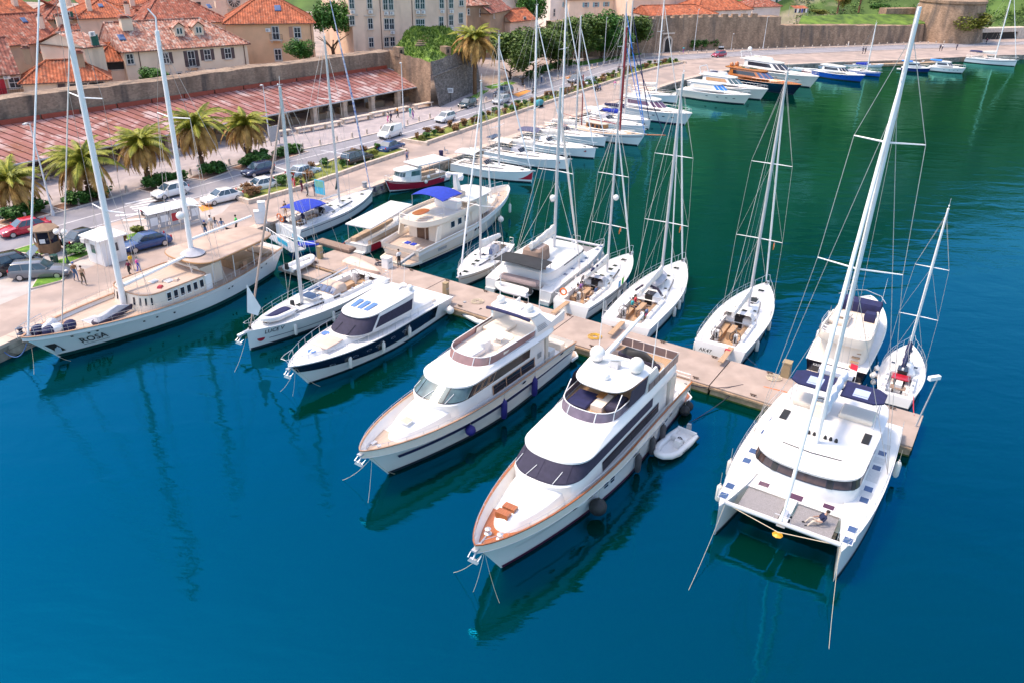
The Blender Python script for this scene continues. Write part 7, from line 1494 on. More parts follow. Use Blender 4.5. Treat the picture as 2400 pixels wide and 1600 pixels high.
for lab,(bx,by,bz),an,L,mt_,kw in rows_:
    t,h = sailboat('sailing_yacht',lab,bow=G(bx,by,bz),ang=an,L=L,B=3.9,mast_top=mt_,detail=1,mast_r=.11,wheels=0,**kw);rowb.append((t,h))
t,h = rowb[0];b = MB();b.grid([[h.S(lerp(.86,.998,i / 6),lerp(.45,.42,i / 6),1,.02) for i in range(7)],[h.S(lerp(.86,.998,i / 6),lerp(.47,.96,(i / 6) ** 1.6),1,.02) for i in range(7)]]);b.build('red_bow_graphic',RED,t);b = MB();b.grid([[h.S(lerp(.86,.998,i / 6),lerp(.45,.42,i / 6),-1,.02) for i in range(7)],[h.S(lerp(.86,.998,i / 6),lerp(.47,.96,(i / 6) ** 1.6),-1,.02) for i in range(7)]]);b.build('red_bow_graphic',RED,t)
for t,h in rowb[:2]:
    for sd in (-1,1): b = MB();h.strip(b,.36,.56,1.02,1.0,sd,.02,4);b.build('hull_window',GLASS,t)
for t,h in rowb[1:3]:
    for sd in (-1,1): b = MB();q = [h.S(.9 + x,h.vz(.9,1.0 + y),sd,.03) for x,y in ((0,-.14),(.012,-.02),(.004,.16),(-.006,.05),(-.02,.0))];b.add(q,[(0,1,2,3,4)]).build('bow_logo',mat('dark_red_logo',(.35,.05,.05),.5),t)
# wooden ketch with red masts
ke,hKe = sailboat('wooden_ketch','classic wooden ketch with red masts, varnished deckhouse and long bowsprit',bow=G(1512,320,1.6),ang=-40,L=15,B=4.3,fb=1.9,fm=1.2,fs=1.4,tw=.6,dm=mat('teak_tan',(.50,.33,.2),.6),mast_top=(1465,65),mast_x=.70,mastm=mat('red_spar',(.22,.02,.025),.4),hood=None,cover=None,furl=None,detail=1,stripe=NAVY,wheels=0,rake=1.4,srake=.5,mast_r=.14)
a = ring(4.6,8.2,1.0,.9,4,6,1.2);b_ = ring(4.7,8.1,.95,.85,4,6,2.3);MB().loft([a,b_]).build('deckhouse',WOOD,ke,smooth=True);MB().loft([ring(4.5,8.3,1.1,1.0,4,6,2.3),ring(4.5,8.3,1.1,1.0,4,6,2.4)],True,True).build('deckhouse_roof',CREAM,ke)
for sd in (-1,1):
    for x in (5.1,5.9,6.7,7.4): xpatch('window',GLASS,ke,a,b_,x,x + .5,sd,.45,.85,.02)
MB().tube((14.4,0,1.75),(18.4,0,2.3),.11,.07,n=7).build('bowsprit',TEAKR,ke);MB().tube((3.4,0,1.4),(3.2,0,9.0),.1,.07,n=8).build('mizzen_mast',MATS['red_spar'],ke);MB().tube((3.3,0,2.4),(-.6,0,2.7),.06).build('mizzen_boom',MATS['red_spar'],ke)
MB().tube((18.2,0,2.3),(10.6,0,height_at(to_world(ke,(10.5,0)),1465,90)),.05,n=6).build('furled_jib',NAVY,ke);MB().tube((14.9,0,2.0),(10.6,0,13.5),.05,n=6).build('furled_staysail',BLUEC,ke)
b = MB();hKe.strip(b,.9,.94,.9,1.35,1,.03,3);b.build('name_board',TAUPE,ke);fender('bc',to_world(ke,(10.6,1.9,.9)),'navy fender hanging on the wooden ketch',None,.5,.9)
# motor cruisers of the row
def cruiser(label,bow,ang,L,B,hm,house,zs=(2.0,1.5,1.3),roofm=None,screen=GLASS,side=None,fly=True,boot=ANTI,name='motor_cruiser',cover=None):
    t = place(name,label,'motorboat',bow=G(*bow),ang=ang,L=L);h = Hull(L,B,*zs,.9,L * .09,.2,.42,2.4,.76,.85,1.75,1.6);build_hull(t,h,hm,DECKW if house is WHITE else house,.06,rim=roofm or WHITE,rimr=.05,boot=boot,bootz=.2)
    k = L / 14;a = ring(1.4 * k,L * .86,B * .42,B * .15,2.3,8,zs[1] - .05,zs[0] - .1,xm=L * .6);b = ring(1.5 * k,L * .8,B * .38,B * .1,2.3,8,zs[1] + .35,zs[0] + .18,xm=L * .58);MB().loft([a,b]).build('deck_moulding',house,t,smooth=True)
    z = zs[1] + .3;c0 = ring(2.4 * k,L * .68,B * .39,B * .3,2.4,8,z,z + .1,xm=L * .56);c1 = ring(2.4 * k,L * .57,B * .34,B * .26,2.4,8,z + 1.15 * k ** .5,xm=L * .48);MB().loft([c0,c1]).build('deckhouse',house,t,smooth=True)
    g = MB();patch(g,c0,c1,-11,11,.12,.88,.02,30);wg = g.build('windscreen',screen,t,smooth=True)
    for u in (-8,-3,3,8): mb = MB();patch(mb,c0,c1,u - .35,u + .35,.1,.9,.035,2);mb.build('mullion',house,wg)
    for sd in (-1,1): xpatch('side_window',side or GLASS,t,c0,c1,3.4 * k,L * .54,sd,.3,.8,.03)
    zt = z + 1.15 * k ** .5;MB().loft([ring(1.6 * k,L * .585,B * .37,B * .28,2.5,7,zt - .02,xm=L * .48),ring(1.5 * k,L * .59,B * .38,B * .29,2.5,7,zt + .14,xm=L * .48),ring(2.0 * k,L * .54,B * .3,B * .2,2.5,7,zt + .26,xm=L * .46)],True,True).build('roof',roofm or WHITE,t,smooth=True)
    if fly:
        f0 = ring(2.2 * k,L * .46,B * .3,B * .24,2.5,7,zt + .2,xm=L * .4);f1 = ring(2.2 * k,L * .44,B * .3,B * .22,2.5,7,zt + .75,xm=L * .38);g = MB();patch(g,f0,f1,-18,18,0,1,0,40);g.build('flybridge_coaming',roofm or WHITE,t,smooth=True);cushion(t,3.2 * k,4.2 * k,-B * .2,B * .2,zt + .25,zt + .7,cover or CREAM,'helm_seat')
        MB().path([(2.2 * k,-B * .33,zt),(1.7 * k,-B * .3,zt + 1.5),(1.7 * k,B * .3,zt + 1.5),(2.2 * k,B * .33,zt)],.1,6).build('radar_arch',roofm or WHITE,t)
    for sd in (-1,1): rail(t,side_pts(h,.5,.98,9,sd,.08),.6,.016,1,(1,),'guard_rail')
    for sd in (-1,1):
        for f in (.45,.6,.72,.82): b = MB();h.strip(b,f,f + .03,zs[1] * .62,zs[1] * .7,sd,.02,2);b.build('porthole',GLASS,t)
    MB().prism([(.1,-B * .42),(-.9,-B * .38),(-.9,B * .38),(.1,B * .42)],.3,.45).build('swim_platform',house,t);MB().box(.2,1.6 * k,-B * .38,B * .38,zs[2] - .3,zs[2] - .22).build('cockpit_sole',TEAK,t)
    return t,h,zt
r7,h7,z7 = cruiser('white motor cruiser with purple tinted windscreen moored after the sailing yachts',(1622,269,1.9),-42,15.5,4.6,WHITE,WHITE,(2.1,1.7,1.5),screen=mat('purple_glass',(.12,.06,.11),.1),side=MATS['purple_glass'],boot=NAVY)
r8,h8,z8 = cruiser('low cream motor cruiser with sky blue windscreen cover and white ball fenders',(1760,224,1.8),-38,14.5,4.3,CREAM,WHITE,(1.9,1.5,1.35),screen=BLUEC,side=CREAM,fly=False)
r9,h9,z9 = cruiser('white motor cruiser with wooden side panels and blue side cover behind the low cream cruiser',(1800,212,2.0),-42,16.5,4.6,CREAM,WHITE,(2.2,1.8,1.5),screen=GLASSG,side=mat('tan_panel',(.55,.3,.15),.5),cover=NAVY)
BRZ = mat('bronze_orange_paint',(.46,.15,.035),.25,var=.08,coat=.6)
r10,h10,z10 = cruiser('sleek bronze orange motor yacht with black hull and two bronze domes',(1879,199,2.2),-50,20,5.0,BLACK,BRZ,(2.2,1.8,1.5),roofm=BRZ,screen=GLASSB,side=GLASS,fly=False,name='motor_yacht')
for y in (-.9,.9): MB().lathe([(.25,0),(.45,.3),(.42,.6),(.2,.85),(.03,.9)],(3.6,y,z10 + .15),12).build('satellite_dome',BRZ,r10,smooth=True)
MB().loft([ring(5.5,9.5,1.0,.8,2.2,2.2,z10 + .27),ring(5.5,9.5,.95,.75,2.2,2.2,z10 + .29)],False,True).build('sunroof',GLASS,r10)
r11,h11,z11 = cruiser('large white motor yacht with cream bow behind the bronze orange yacht',(1920,181,2.4),-52,22,5.4,CREAM,WHITE,(2.5,2.1,1.8),name='motor_yacht')
dome(r11,(3.2,.8,z11 + 1.5),.5)
r13,h13,z13 = cruiser('blue hulled workboat with white cabin and white fenders',(2028,178,1.5),-50,12,3.8,mat('royal_blue_paint',(.01,.08,.42),.35,coat=.2),WHITE,(1.6,1.2,1.2),fly=False,name='workboat')
r15,h15,z15 = cruiser('small cabin boat with dark blue hull and blue canopy by the low dock',(2182,160,1.1),-25,6.4,2.4,mat('navy_hull_paint',(.01,.025,.14),.35),WHITE,(1.1,.9,.8),fly=False,name='cabin_boat')
slab_sheet(r15,'canopy',BLUEC,-.2,2.2,.9,2.3,.1)
r16,h16,z16 = cruiser('white cabin cruiser with pale blue cover next to the low dock',(2264,159,1.4),-35,8.0,3.0,WHITE,WHITE,(1.3,1.0,.9),fly=False,name='cabin_boat',cover=BLUEC);slab_sheet(r16,'canopy',BLUEC,.1,2.6,1.1,2.5,.12)
fend_side(r8,h8,(6.8,8.4),1,'wb','white ball fender on the low cream motor cruiser','ball fenders of the low cream cruiser',z=.9,sz=.8);fend_side(r8,h8,(5.4,),1,'bc','navy fender on the low cream motor cruiser',None,z=.9);fend_side(r13,h13,(3.4,5.0,6.2),1,'wc','white fender on the blue workboat','fenders of the blue workboat',z=.7)
r14,h14 = sailboat('sloop','small blue hulled sloop with white mast beside the blue workboat',bow=G(2065,171,1.0),ang=-45,L=7.6,B=2.6,fb=1.1,fm=.85,fs=.85,tw=.7,hm=MATS['royal_blue_paint'],mast_top=(2066,56),hood=None,cover=BLUE,wheels=0,detail=1,mastm=WPAINT,stripe=WPAINT,furl=None,spread=1,mast_r=.09)
r17,h17 = sailboat('sailing_yacht','white sailing yacht with navy bimini at the far end of the harbour',bow=G(2384,144,1.3),ang=-38,L=11.5,B=3.7,mast_top=(2389,-40),bimini=NAVY,hood=SAND,cover=SAIL,wheels=0,detail=1,stripe=NAVY,mastm=WPAINT)
rh,hh7 = sailboat('sailing_yacht','white sailing yacht with bare mast tucked between two motor cruisers at the quay',bow=G(1590,226,1.4),ang=-40,L=11,B=3.5,mast_top=(1563,-10),hood=None,cover=SAIL,wheels=0,detail=1,mastm=WPAINT,stripe=None,furl=SAIL)
def rowboat(label,p,ang,L,B,hm,inner,name='open_boat',z=0):
    t = place(name,label,'boat',stern=p,ang=ang);h = Hull(L,B,.85,.55,.6,.75,.5,.1,.45,2,.85,.8,1.6,1.4,draft=.3);build_hull(t,h,hm,inner,.35,rim=WPAINT,rimr=.04,boot=None)
    for f in (.2,.45,.7): MB().box(f * L - .12,f * L + .12,-h.hb(f) + .08,h.hb(f) - .08,.32,.38).build('thwart',WOOD,t)
    return t
rowboat('open red boat with white fenders beside the blue workboat',G(1882,165,.6),-40,6.8,2.2,RED,CREAM);rowboat('open white boat with teal stripe floating by the quay steps',G(1852,158,.6),-35,6.5,2.2,WHITE,mat('teal_inside',(.1,.35,.4),.6));rowboat('open white boat with blue cover beside the low dock',G(2010,150,.6),-12,6,2.0,WHITE,BLUEC);rowboat('open burgundy boat moored inside the low dock',G(2150,143,.6),10,5.5,2.0,mat('burgundy_paint',(.2,.02,.08),.4),WHITE);rowboat('open pale blue boat moored between the red boat and the quay',G(1905,152,.6),-30,5.5,2.0,mat('pale_blue_hull',(.3,.45,.6),.4),WHITE);rowboat('open white boat with wooden thwarts inside of the blue workboat',G(1962,149,.6),-25,5.2,1.9,WHITE,WOOD);rowboat('open white boat with blue awning inside the low dock',G(2125,146,.6),12,5.0,1.9,WHITE,BLUEC)
# ---- inflatables
def rib(label,p,ang,L=3.6,W=1.7,z=.12,console=True,txt=None,tilt=0):
    t = thing('inflatable_dinghy',label,'dinghy',(p[0],p[1],z),R(ang));r = .22;w_ = W / 2 - r
    pts = [(-L / 2,-w_,.15),(-L / 4,-w_,.15),(L * .15,-w_,.18),(L * .34,-w_ * .75,.26),(L * .46,-w_ * .3,.36),(L * .47,0,.38),(L * .46,w_ * .3,.36),(L * .34,w_ * .75,.26),(L * .15,w_,.18),(-L / 4,w_,.15),(-L / 2,w_,.15)]
    MB().path(pts,[.13] + [r] * 9 + [.13],10).build('tube',WHITE,t,smooth=True);MB().path([(x * 1.03,y * 1.27,zz - .02) for x,y,zz in pts],.035,5).build('rubbing_strip',BLACKR,t)
    MB().loft([[(-L / 2,-w_,-.05),(L * .3,-w_ * .7,.0),(L * .42,0,.1),(L * .3,w_ * .7,0),(-L / 2,w_,-.05)],[(-L / 2,-w_,.1),(L * .3,-w_ * .7,.12),(L * .42,0,.2),(L * .3,w_ * .7,.12),(-L / 2,w_,.1)]],True,True).build('floor',DECKW,t)
    MB().box(-L / 2 + .02,-L / 2 + .1,-w_,w_,.0,.42).build('transom',WPAINT,t)
    if console:
        MB().cbox((-.1,.25,.1),.4,.5,.5,0,.8).build('console',WHITE,t);wheel(t,(-.3,.25,.6),.15);cushion(t,-.95,-.5,-.5,.5,.1,.42,WHITE,'seat')
    MB().cbox((-L / 2 - .12,0,.2),.25,.3,.55,0,.8).build('outboard',BLACKR if not console else GREYP,t)
    if txt: flat_text(t,txt,.22,Matrix.Translation((.15,w_ + r + .012,.2)) @ Matrix.Rotation(R(180),4,'Z') @ Matrix.Rotation(R(90),4,'X'),BLACKR)
    return t
rib('white inflatable tender with console and number moored beside the teak trimmed yacht',G(1578,1045,.2),-128,3.7,1.75,txt='PI-2270');rib('white inflatable dinghy with grey floor floating against the pier',G(1125,745,.2),-50,4.0,1.9)
d3 = rib('cream inflatable dinghy with navy cover carried on the LUCE V foredeck',to_world(lu,(11.3,.1,0)),-121,3.0,1.5,1.62,False);MB().loft([ring(-1.2,1.15,.5,.3,2,4,.34),ring(-1.0,.9,.35,.2,2,4,.42)],False,True).build('cover',NAVY,d3)
rib('white inflatable dinghy hanging off the stern of the long schooner',G(705,622,.9),60,3.2,1.6,.9,False)
d4 = rib('grey inflatable tender hanging behind the taupe enclosed catamaran',to_world(cat2,(-.9,0,0)),151,3.2,1.6,.9,False)
# ================================================================== PIER
PCON = mat('pier_concrete',(.37,.285,.24),.85,var=.14,scale=.8,world=True,bump=.15,bscale=12);overlay(PCON,(.38,.285,.235),.55,.7,.5,seed=3)
PSIDE = mat('pier_side',(.40,.27,.17),.9,var=.3,scale=2,world=True,bump=.4,bscale=10);ALG = mat('weed_green',(.06,.09,.01),.9,var=.4,scale=3)
pd = Vector((.8435,-.5371));pn = Vector((.5371,.8435));PA = Vector((-18.2,70.6));PL_ = 52.3;PW = 4.3
pier = thing('pier','long pinkish concrete floating pier with bollards and power posts','pier',(PA.x,PA.y,0),math.atan2(pd.y,pd.x))
for k in range(4):
    x0,x1 = PL_ * k / 4 + .04,PL_ * (k + 1) / 4 - .04;MB().box(x0,x1,-PW / 2,PW / 2,.68,.8).build('pier_section',PCON,pier);MB().box(x0 + .05,x1 - .05,-PW / 2 + .06,PW / 2 - .06,.1,.68).build('pier_float',PSIDE,pier);MB().box(x0 + .04,x1 - .04,-PW / 2 + .04,PW / 2 - .04,-.4,.1).build('weed_line',ALG,pier)
    for sd in (-1,1): MB().box(x0,x1,sd * PW / 2 - .1,sd * PW / 2 + .05,.55,.68).build('timber_fender',PSIDE,pier)
cle = MB().box(-.22,.22,-.05,.05,.1,.16).box(-.12,-.06,-.05,.05,0,.1).box(.06,.12,-.05,.05,0,.1).mesh('cleat',mat('cast_iron',(.12,.08,.06),.7))
for k in range(13):
    for sd in (-1,1): o = put('cleat',cle,pier);o.location = (1.2 + 4.1 * k,sd * (PW / 2 - .3),.8)
MB().box(-1.6,3.6,-4.0,-2.3,.15,.5).build('low_pontoon',PCON,pier)
def at_pier(px,py): return G(px,py,.8)
def post(label,px,py,w_,h_,m,name='power_pedestal',rz=0):
    p = at_pier(px,py);t = thing(name,label,'power post',(p.x,p.y,.8),rz + R(-32));MB().cbox((0,0,0),w_,w_,h_,0,.92).build('body',m,t);MB().cbox((0,0,h_),w_ * 1.05,w_ * 1.05,.07).build('cap',m,t)
    for k in (-1,1): MB().box(w_ * .47,w_ * .52,k * .1 - .06,k * .1 + .06,h_ * .5,h_ * .5 + .14).build('socket',GREYP,t)
TANP = mat('tan_plastic',(.34,.25,.14),.6)
post('tan power pedestal near the landing of the pier',751,606,.42,1.15,TANP);post('tan power pedestal in the middle of the pier',1045,692,.42,1.1,TANP);post('stout tan power pedestal with rope coils towards the pier end',1840,880,.6,1.1,TANP);post('white service cabinet beside the man in white on the pier',908,627,.75,.95,WPAINT,'service_cabinet')
p = at_pier(2146,998);t = thing('pier_lamp','slim steel lamp post with white lamp at the pier end','lamp post',(p.x,p.y,.8));zt = on_plane(2184,886,p,Vector((p.x,p.y,0)).normalized()).z;MB().tube((0,0,0),(.5,0,zt - .8),.06,.04,n=8).build('pole',STEEL,t);MB().cbox((.2,-.1,zt - .85),.8,.25,.25,.3).build('lamp_head',WPAINT,t)
for px,py,m_,lb in ((893,620,ROPED,'dark rope coil beside the white service cabinet'),(1120,708,ROPE,'pale rope coil on the pier near the floating dinghy'),(1395,790,mat('yellow_hose',(.62,.36,.04),.6),'yellow hose coil on the pier behind the teak trimmed yacht'),(1815,885,ROPE,'rope coil by the stout power pedestal'),(2020,945,ROPED,'dark rope coil near the pier end')):
    p = at_pier(px,py);o = MB().path([((.2 + .012 * k) * cos(k * .7),(.2 + .012 * k) * sin(k * .7),.03 + .018 * (k % 9) * .3) for k in range(34)],.028,5).build('rope_coil',m_);o.location = (p.x,p.y,.8);tag(o,lb,'rope')
# gangway at the root of the pier
ga,gb = G(700,590,.9),G(640,545,1.25);gw = thing('gangway','blue and white truss gangway from the quay to the pier','gangway',(ga.x,ga.y,.9),math.atan2(gb.y - ga.y,gb.x - ga.x));Lg = (gb - ga).xy.length
MB().box(0,Lg,-.7,.7,0,.08).build('walkway',GREYP,gw)
for sd in (-1,1):
    m = MB().path([(0,sd * .75,.1),(.3,sd * .75,1.0),(Lg - .3,sd * .75,1.1),(Lg,sd * .75,.2)],.04,5);k = 7
    for i in range(k): m.tube((.3 + (Lg - .6) * i / k,sd * .75,.05),(.3 + (Lg - .6) * (i + 1) / k,sd * .75,1.05),.025,n=4).tube((.3 + (Lg - .6) * (i + 1) / k,sd * .75,.05),(.3 + (Lg - .6) * (i + 1) / k,sd * .75,1.05),.025,n=4)
    m.build('truss_rail',WPAINT,gw);MB().box(.6,Lg * .5,sd * .78 - .01,sd * .78 + .01,.45,.85).build('advert_banner',mat('cyan_banner',(.05,.4,.6),.6),gw)
bd = G(720,575,.85);t = thing('blue_tray','blue plastic raft lying by the gangway','raft',(bd.x,bd.y,.8),.3);MB().loft([[(-1,-.5,0),(1,-.5,0),(1,.5,0),(-1,.5,0)],[(-1.1,-.6,.25),(1.1,-.6,.25),(1.1,.6,.25),(-1.1,.6,.25)],[(-.9,-.4,.12),(.9,-.4,.12),(.9,.4,.12),(-.9,.4,.12)]],True,True).build('body',BLUE,t)
tn = G(722,582,.85);t = thing('covered_bench','long brown covered box lying on the pier landing','box',(tn.x + 2.6,tn.y + .3,.8),R(-32));cushion(t,-2.2,2.2,-.5,.5,0,.5,TAUPE,'cover',.15)
t = thing('upturned_dinghy','pale upturned dinghy lying on the pier behind the LUCE V yacht','dinghy',(*G(850,628,.8).xy,.8),R(-40));MB().loft([ring(-2.2,2.2,.9,.4,2,5,0),ring(-2.2,2.3,.85,.35,2,5,.3),ring(-1.9,1.8,.5,.15,2,5,.55),ring(-1.5,1.2,.15,.05,2,5,.6)],True,True).build('hull',mat('faded_salmon',(.66,.48,.38),.6),t,smooth=True)
# low dock far off
a,b = G(2049,152,.6),G(2200,147,.6);dk = thing('low_dock','low wooden dock floating off the far quay','dock',(a.x,a.y,0),math.atan2(b.y - a.y,b.x - a.x));MB().box(0,(b - a).length,0,2.2,.1,.6).build('deck',PSIDE,dk);MB().box(0,(b - a).length,-.02,2.22,-.2,.1).build('float',ALG,dk)
# mooring ropes from bows down into the water and sterns to the pier
def rw(label,a,px,py,m=ROPE,sag=.25,g=None): rope(label,a,G(px,py,-.05),sag,.011,m,g)
for (px,py) in ((1061,1341),(1108,1388),(1172,1415)): rw('mooring rope from the bow of the teak trimmed yacht into the water',to_world(yB,(21.5,.2,2.5)),px,py,g='bow ropes of the teak trimmed yacht')
for (px,py) in ((800,1125),(862,1180),(928,1110)): rw('mooring rope from the bow of the navy striped yacht into the water',to_world(yA,(19.4,.3,2.2)),px,py,g='bow ropes of the navy striped yacht')
for (px,py) in ((655,918),(685,930),(753,905)): rw('mooring rope from the bow of the black hulled yacht into the water',to_world(yC,(16.3,.2,1.9)),px,py,g='bow ropes of the black hulled yacht')
rw('mooring rope from the left bow of the big catamaran',to_world(catA,(14.3,-2.9,1.9)),1610,1390);rw('mooring rope from the right bow of the big catamaran',to_world(catA,(14.0,2.9,1.9)),1942,1530);rw('pale mooring rope from the schooner anchor pocket',to_world(ro,(22.8,-.2,1.4)),79,880);rw('tan mooring rope from the schooner bow',to_world(ro,(22.4,.6,1.6)),170,846);rw('green mooring line under the LUCE V bow',to_world(lu,(14.4,0,1.2)),545,880)
rope('blue mooring rope from the quay to the schooner bow',G(0,815,.9),to_world(ro,(23,-.3,1.8)),.9,.04,mat('blue_rope',(.05,.12,.3),.9));rope('dark mooring line from the pier to the teak trimmed yacht',at_pier(1740,900),to_world(yB,(.2,1.8,1.9)),.3,.03,ROPED);rope('dark mooring line sinking beside the pier',at_pier(1742,900),G(1615,990,0),.2,.03,ROPED)
rope('red mooring line from the pier to the open tour boat',at_pier(765,575),to_world(tb,(.3,1.2,.9)),.2,.03,mat('red_rope',(.5,.03,.05),.9));rope('red mooring line from the small sloop to the pier end',at_pier(2143,973),to_world(sk,(.4,-1.1,.9)),.15,.03,MATS['red_rope']);rope('orange hose snaking along the pier',at_pier(1870,925),at_pier(1790,905),-.02,.035,ORANGE)
for lab,r_,x,y,z,px,py in (('stern line of the twin wheel yacht, outer side',si,.2,1.6,1.1,1606,808),('stern line of the twin wheel yacht, inner side',si,.2,-1.6,1.1,1775,856),('stern line of the yacht with the grey dinghy',sh_,.2,1.7,1.2,1420,752),('stern line of the navy boom yacht',sg,.2,1.4,1.1,1290,715),('stern line of the small sloop',sk,.2,1.1,.9,2050,945),('stern line of the cream trawler',tr,.2,1.8,1.4,890,598),('stern line of the navy striped yacht',yA,.2,-1.9,1.8,1240,735),('stern line of the black hulled yacht',yC,0,1.5,.9,1100,708),('stern line of the navy transom motorboat',fj,.1,1.6,1.0,1890,905)): rope(lab,to_world(r_,(x,y,z)),at_pier(px,py),.12,.015,ROPED)

# ================================================================== STREET
# ---- cars
def car_paint(name,c): return mat('paint_' + name,c,.25,var=.04,coat=.7,metal=.1)
TYRE = mat('tyre',(.015,.015,.016),.8);RIM = mat('alloy_rim',(.5,.5,.52),.3,metal=.7);CGL = mat('car_glass',(.03,.06,.09),.05,var=.3,spec=.8);LAMPW = mat('headlamp',(.7,.7,.7),.1);LAMPR = mat('tail_lamp',(.45,.01,.02),.2);PLATE = mat('number_plate',(.75,.75,.75),.5)
CARK = {'sedan': dict(L=4.55,W=1.8,H=1.45,hood=.88,prof=((0,.55,.72),(.06,.62,.86),(.14,.66,.92),(.72,.7,.93),(.86,.66,.84),(.96,.6,.7),(1,.5,.58)),cab=(.13,.27,.56,.74)),'hatch': dict(L=4.0,W=1.75,H=1.5,hood=.9,prof=((0,.55,.85),(.04,.64,.95),(.1,.67,.97),(.68,.7,.95),(.86,.67,.85),(.96,.6,.7),(1,.5,.58)),cab=(.02,.1,.55,.76)),'estate': dict(L=4.7,W=1.8,H=1.48,hood=.9,prof=((0,.58,.85),(.03,.64,.93),(.1,.67,.95),(.68,.7,.94),(.86,.66,.84),(.96,.6,.7),(1,.5,.58)),cab=(.01,.07,.55,.72)),'suv': dict(L=4.7,W=1.9,H=1.75,hood=1.05,prof=((0,.62,1.0),(.03,.7,1.1),(.1,.73,1.13),(.68,.75,1.12),(.88,.72,1.02),(.97,.66,.85),(1,.55,.65)),cab=(.01,.08,.58,.74)),'van': dict(L=4.2,W=1.8,H=1.82,hood=1.05,prof=((0,.6,1.0),(.03,.66,1.1),(.1,.7,1.12),(.75,.72,1.1),(.9,.68,.95),(.97,.6,.75),(1,.5,.6)),cab=(.005,.02,.62,.84))}
def car(kind,label,front,rear,paint,name='car',grp=None,z=Z0 + .006):
    k = CARK[kind];f,r_ = G(*front,Z0),G(*rear,Z0);c = (f + r_) / 2;a = math.atan2(f.y - r_.y,f.x - r_.x);t = thing(name,label,'car' if kind != 'van' else 'van',(c.x,c.y,z),a,grp);L,W,H = k['L'],k['W'],k['H']
    def sec(x,zb,zt,wk): w_ = W / 2 * wk;return [(x,-w_ * .9,zb),(x,-w_,zb + .14),(x,-w_ * 1.0,lerp(zb,zt,.62)),(x,-w_ * .92,zt - .05),(x,-w_ * .75,zt),(x,w_ * .75,zt),(x,w_ * .92,zt - .05),(x,w_ * 1.0,lerp(zb,zt,.62)),(x,w_,zb + .14),(x,w_ * .9,zb)]
    rings = []
    for u,_,zt in k['prof']: rings.append(sec((u - .5) * L,.22 if .05 < u < .95 else .3,zt,.86 if u in (0,1) else .95 if (u < .05 or u > .93) else 1))
    MB().loft(rings,True,True).build('body',paint,t,smooth=True)
    x0,x1,x2,x3 = [(u - .5) * L for u in k['cab']];zl = interp([(u,zt) for u,_,zt in k['prof']],.4) - .04;wb,wt = W / 2 * .9,W / 2 * .68
    cab0 = [(x0,-wb * .95,zl),(x3,-wb * .95,zl - .05),(x3,wb * .95,zl - .05),(x0,wb * .95,zl)];cab1 = [(x1,-wt,H - .06),(x2,-wt,H - .04),(x2,wt,H - .04),(x1,wt,H - .06)];cab2 = [(x1 + .12,-wt * .86,H),(x2 - .12,-wt * .86,H),(x2 - .12,wt * .86,H),(x1 + .12,wt * .86,H)]
    MB().loft([cab0,cab1,cab2],False,True).build('cabin',paint,t,smooth=True)
    def pane(q,nm='window'):
        q = [Vector(v) for v in q];cc = sum(q,Vector()) / 4;nn = (q[1] - q[0]).cross(q[3] - q[0]).normalized();nn = nn if nn.dot(cc - Vector((0,0,.9))) > 0 else -nn;MB().quad(*[cc + (v - cc) * .9 + nn * .02 for v in q]).build(nm,CGL,t)
    A0_,A1_,A2_,A3_ = [Vector(v) for v in cab0];B0_,B1_,B2_,B3_ = [Vector(v) for v in cab1]
    pane((A1_,A2_,B2_,B1_),'windscreen');pane((A3_,A0_,B0_,B3_),'rear_window')
    for lo_,hi_,e0,e1 in ((A0_,A1_,B0_,B1_),(A3_,A2_,B3_,B2_)):
        cuts = (0,.34,.66,1) if kind in ('sedan','estate','suv') else (0,.5,1) if kind == 'hatch' else (.68,1)
        for u0,u1 in zip(cuts,cuts[1:]): pane((lo_.lerp(hi_,u0),lo_.lerp(hi_,u1),e0.lerp(e1,u1),e0.lerp(e1,u0)),'side_window')
    for sx in (-.31,.31):
        for sd in (-1,1):
            m = MB().loft([[(sx * L + r0 * cos(q),sd * (W / 2 - yy),.32 + r0 * sin(q)) for q in [2 * PI * i / 16 for i in range(16)]] for r0,yy in ((.29,.22),(.32,.2),(.32,.02),(.28,-.005))],True,True);wo = m.build('wheel',TYRE,t,smooth=True);MB().add([(sx * L + .21 * cos(q),sd * (W / 2 + .012),.32 + .21 * sin(q)) for q in [2 * PI * i / 12 for i in range(12)]],[tuple(range(12))]).build('rim',RIM,wo)
    for sd in (-1,1): MB().ball((L / 2 - .18,sd * W * .36,.66 if kind not in ('suv','van') else .78),.14,.9,1.3,.7,8,5).build('headlight',LAMPW,t,smooth=True);MB().ball((-L / 2 + .08,sd * W * .4,.8 if kind == 'sedan' else .9),.13,.6,.9,1.1,8,5).build('tail_light',LAMPR,t,smooth=True);MB().cbox((x3 - .25,sd * (wb + .1),zl + .02),.12,.2,.14).build('door_mirror',paint,t)
    MB().box(L / 2 + .0,L / 2 + .02,-.26,.26,.42,.53).build('number_plate',PLATE,t);MB().box(-L / 2 - .02,-L / 2,-.26,.26,.55,.66).build('number_plate',PLATE,t);MB().box(L / 2 - .1,L / 2 + .01,-.5,.5,.28,.4).build('grille',BLACKR,t);return t
CW = car_paint('white',(.78,.76,.74));CB = car_paint('navy',(.012,.022,.075));CK = car_paint('black',(.012,.013,.02));CBL = car_paint('blue',(.012,.05,.18));CRD = car_paint('red',(.50,.01,.035));CG = car_paint('grey',(.14,.14,.16));CSV = car_paint('silver',(.42,.44,.47));CDG = car_paint('teal_black',(.01,.03,.035));CLB = car_paint('pale_blue',(.45,.52,.6));CCR = car_paint('crimson',(.38,.01,.05))
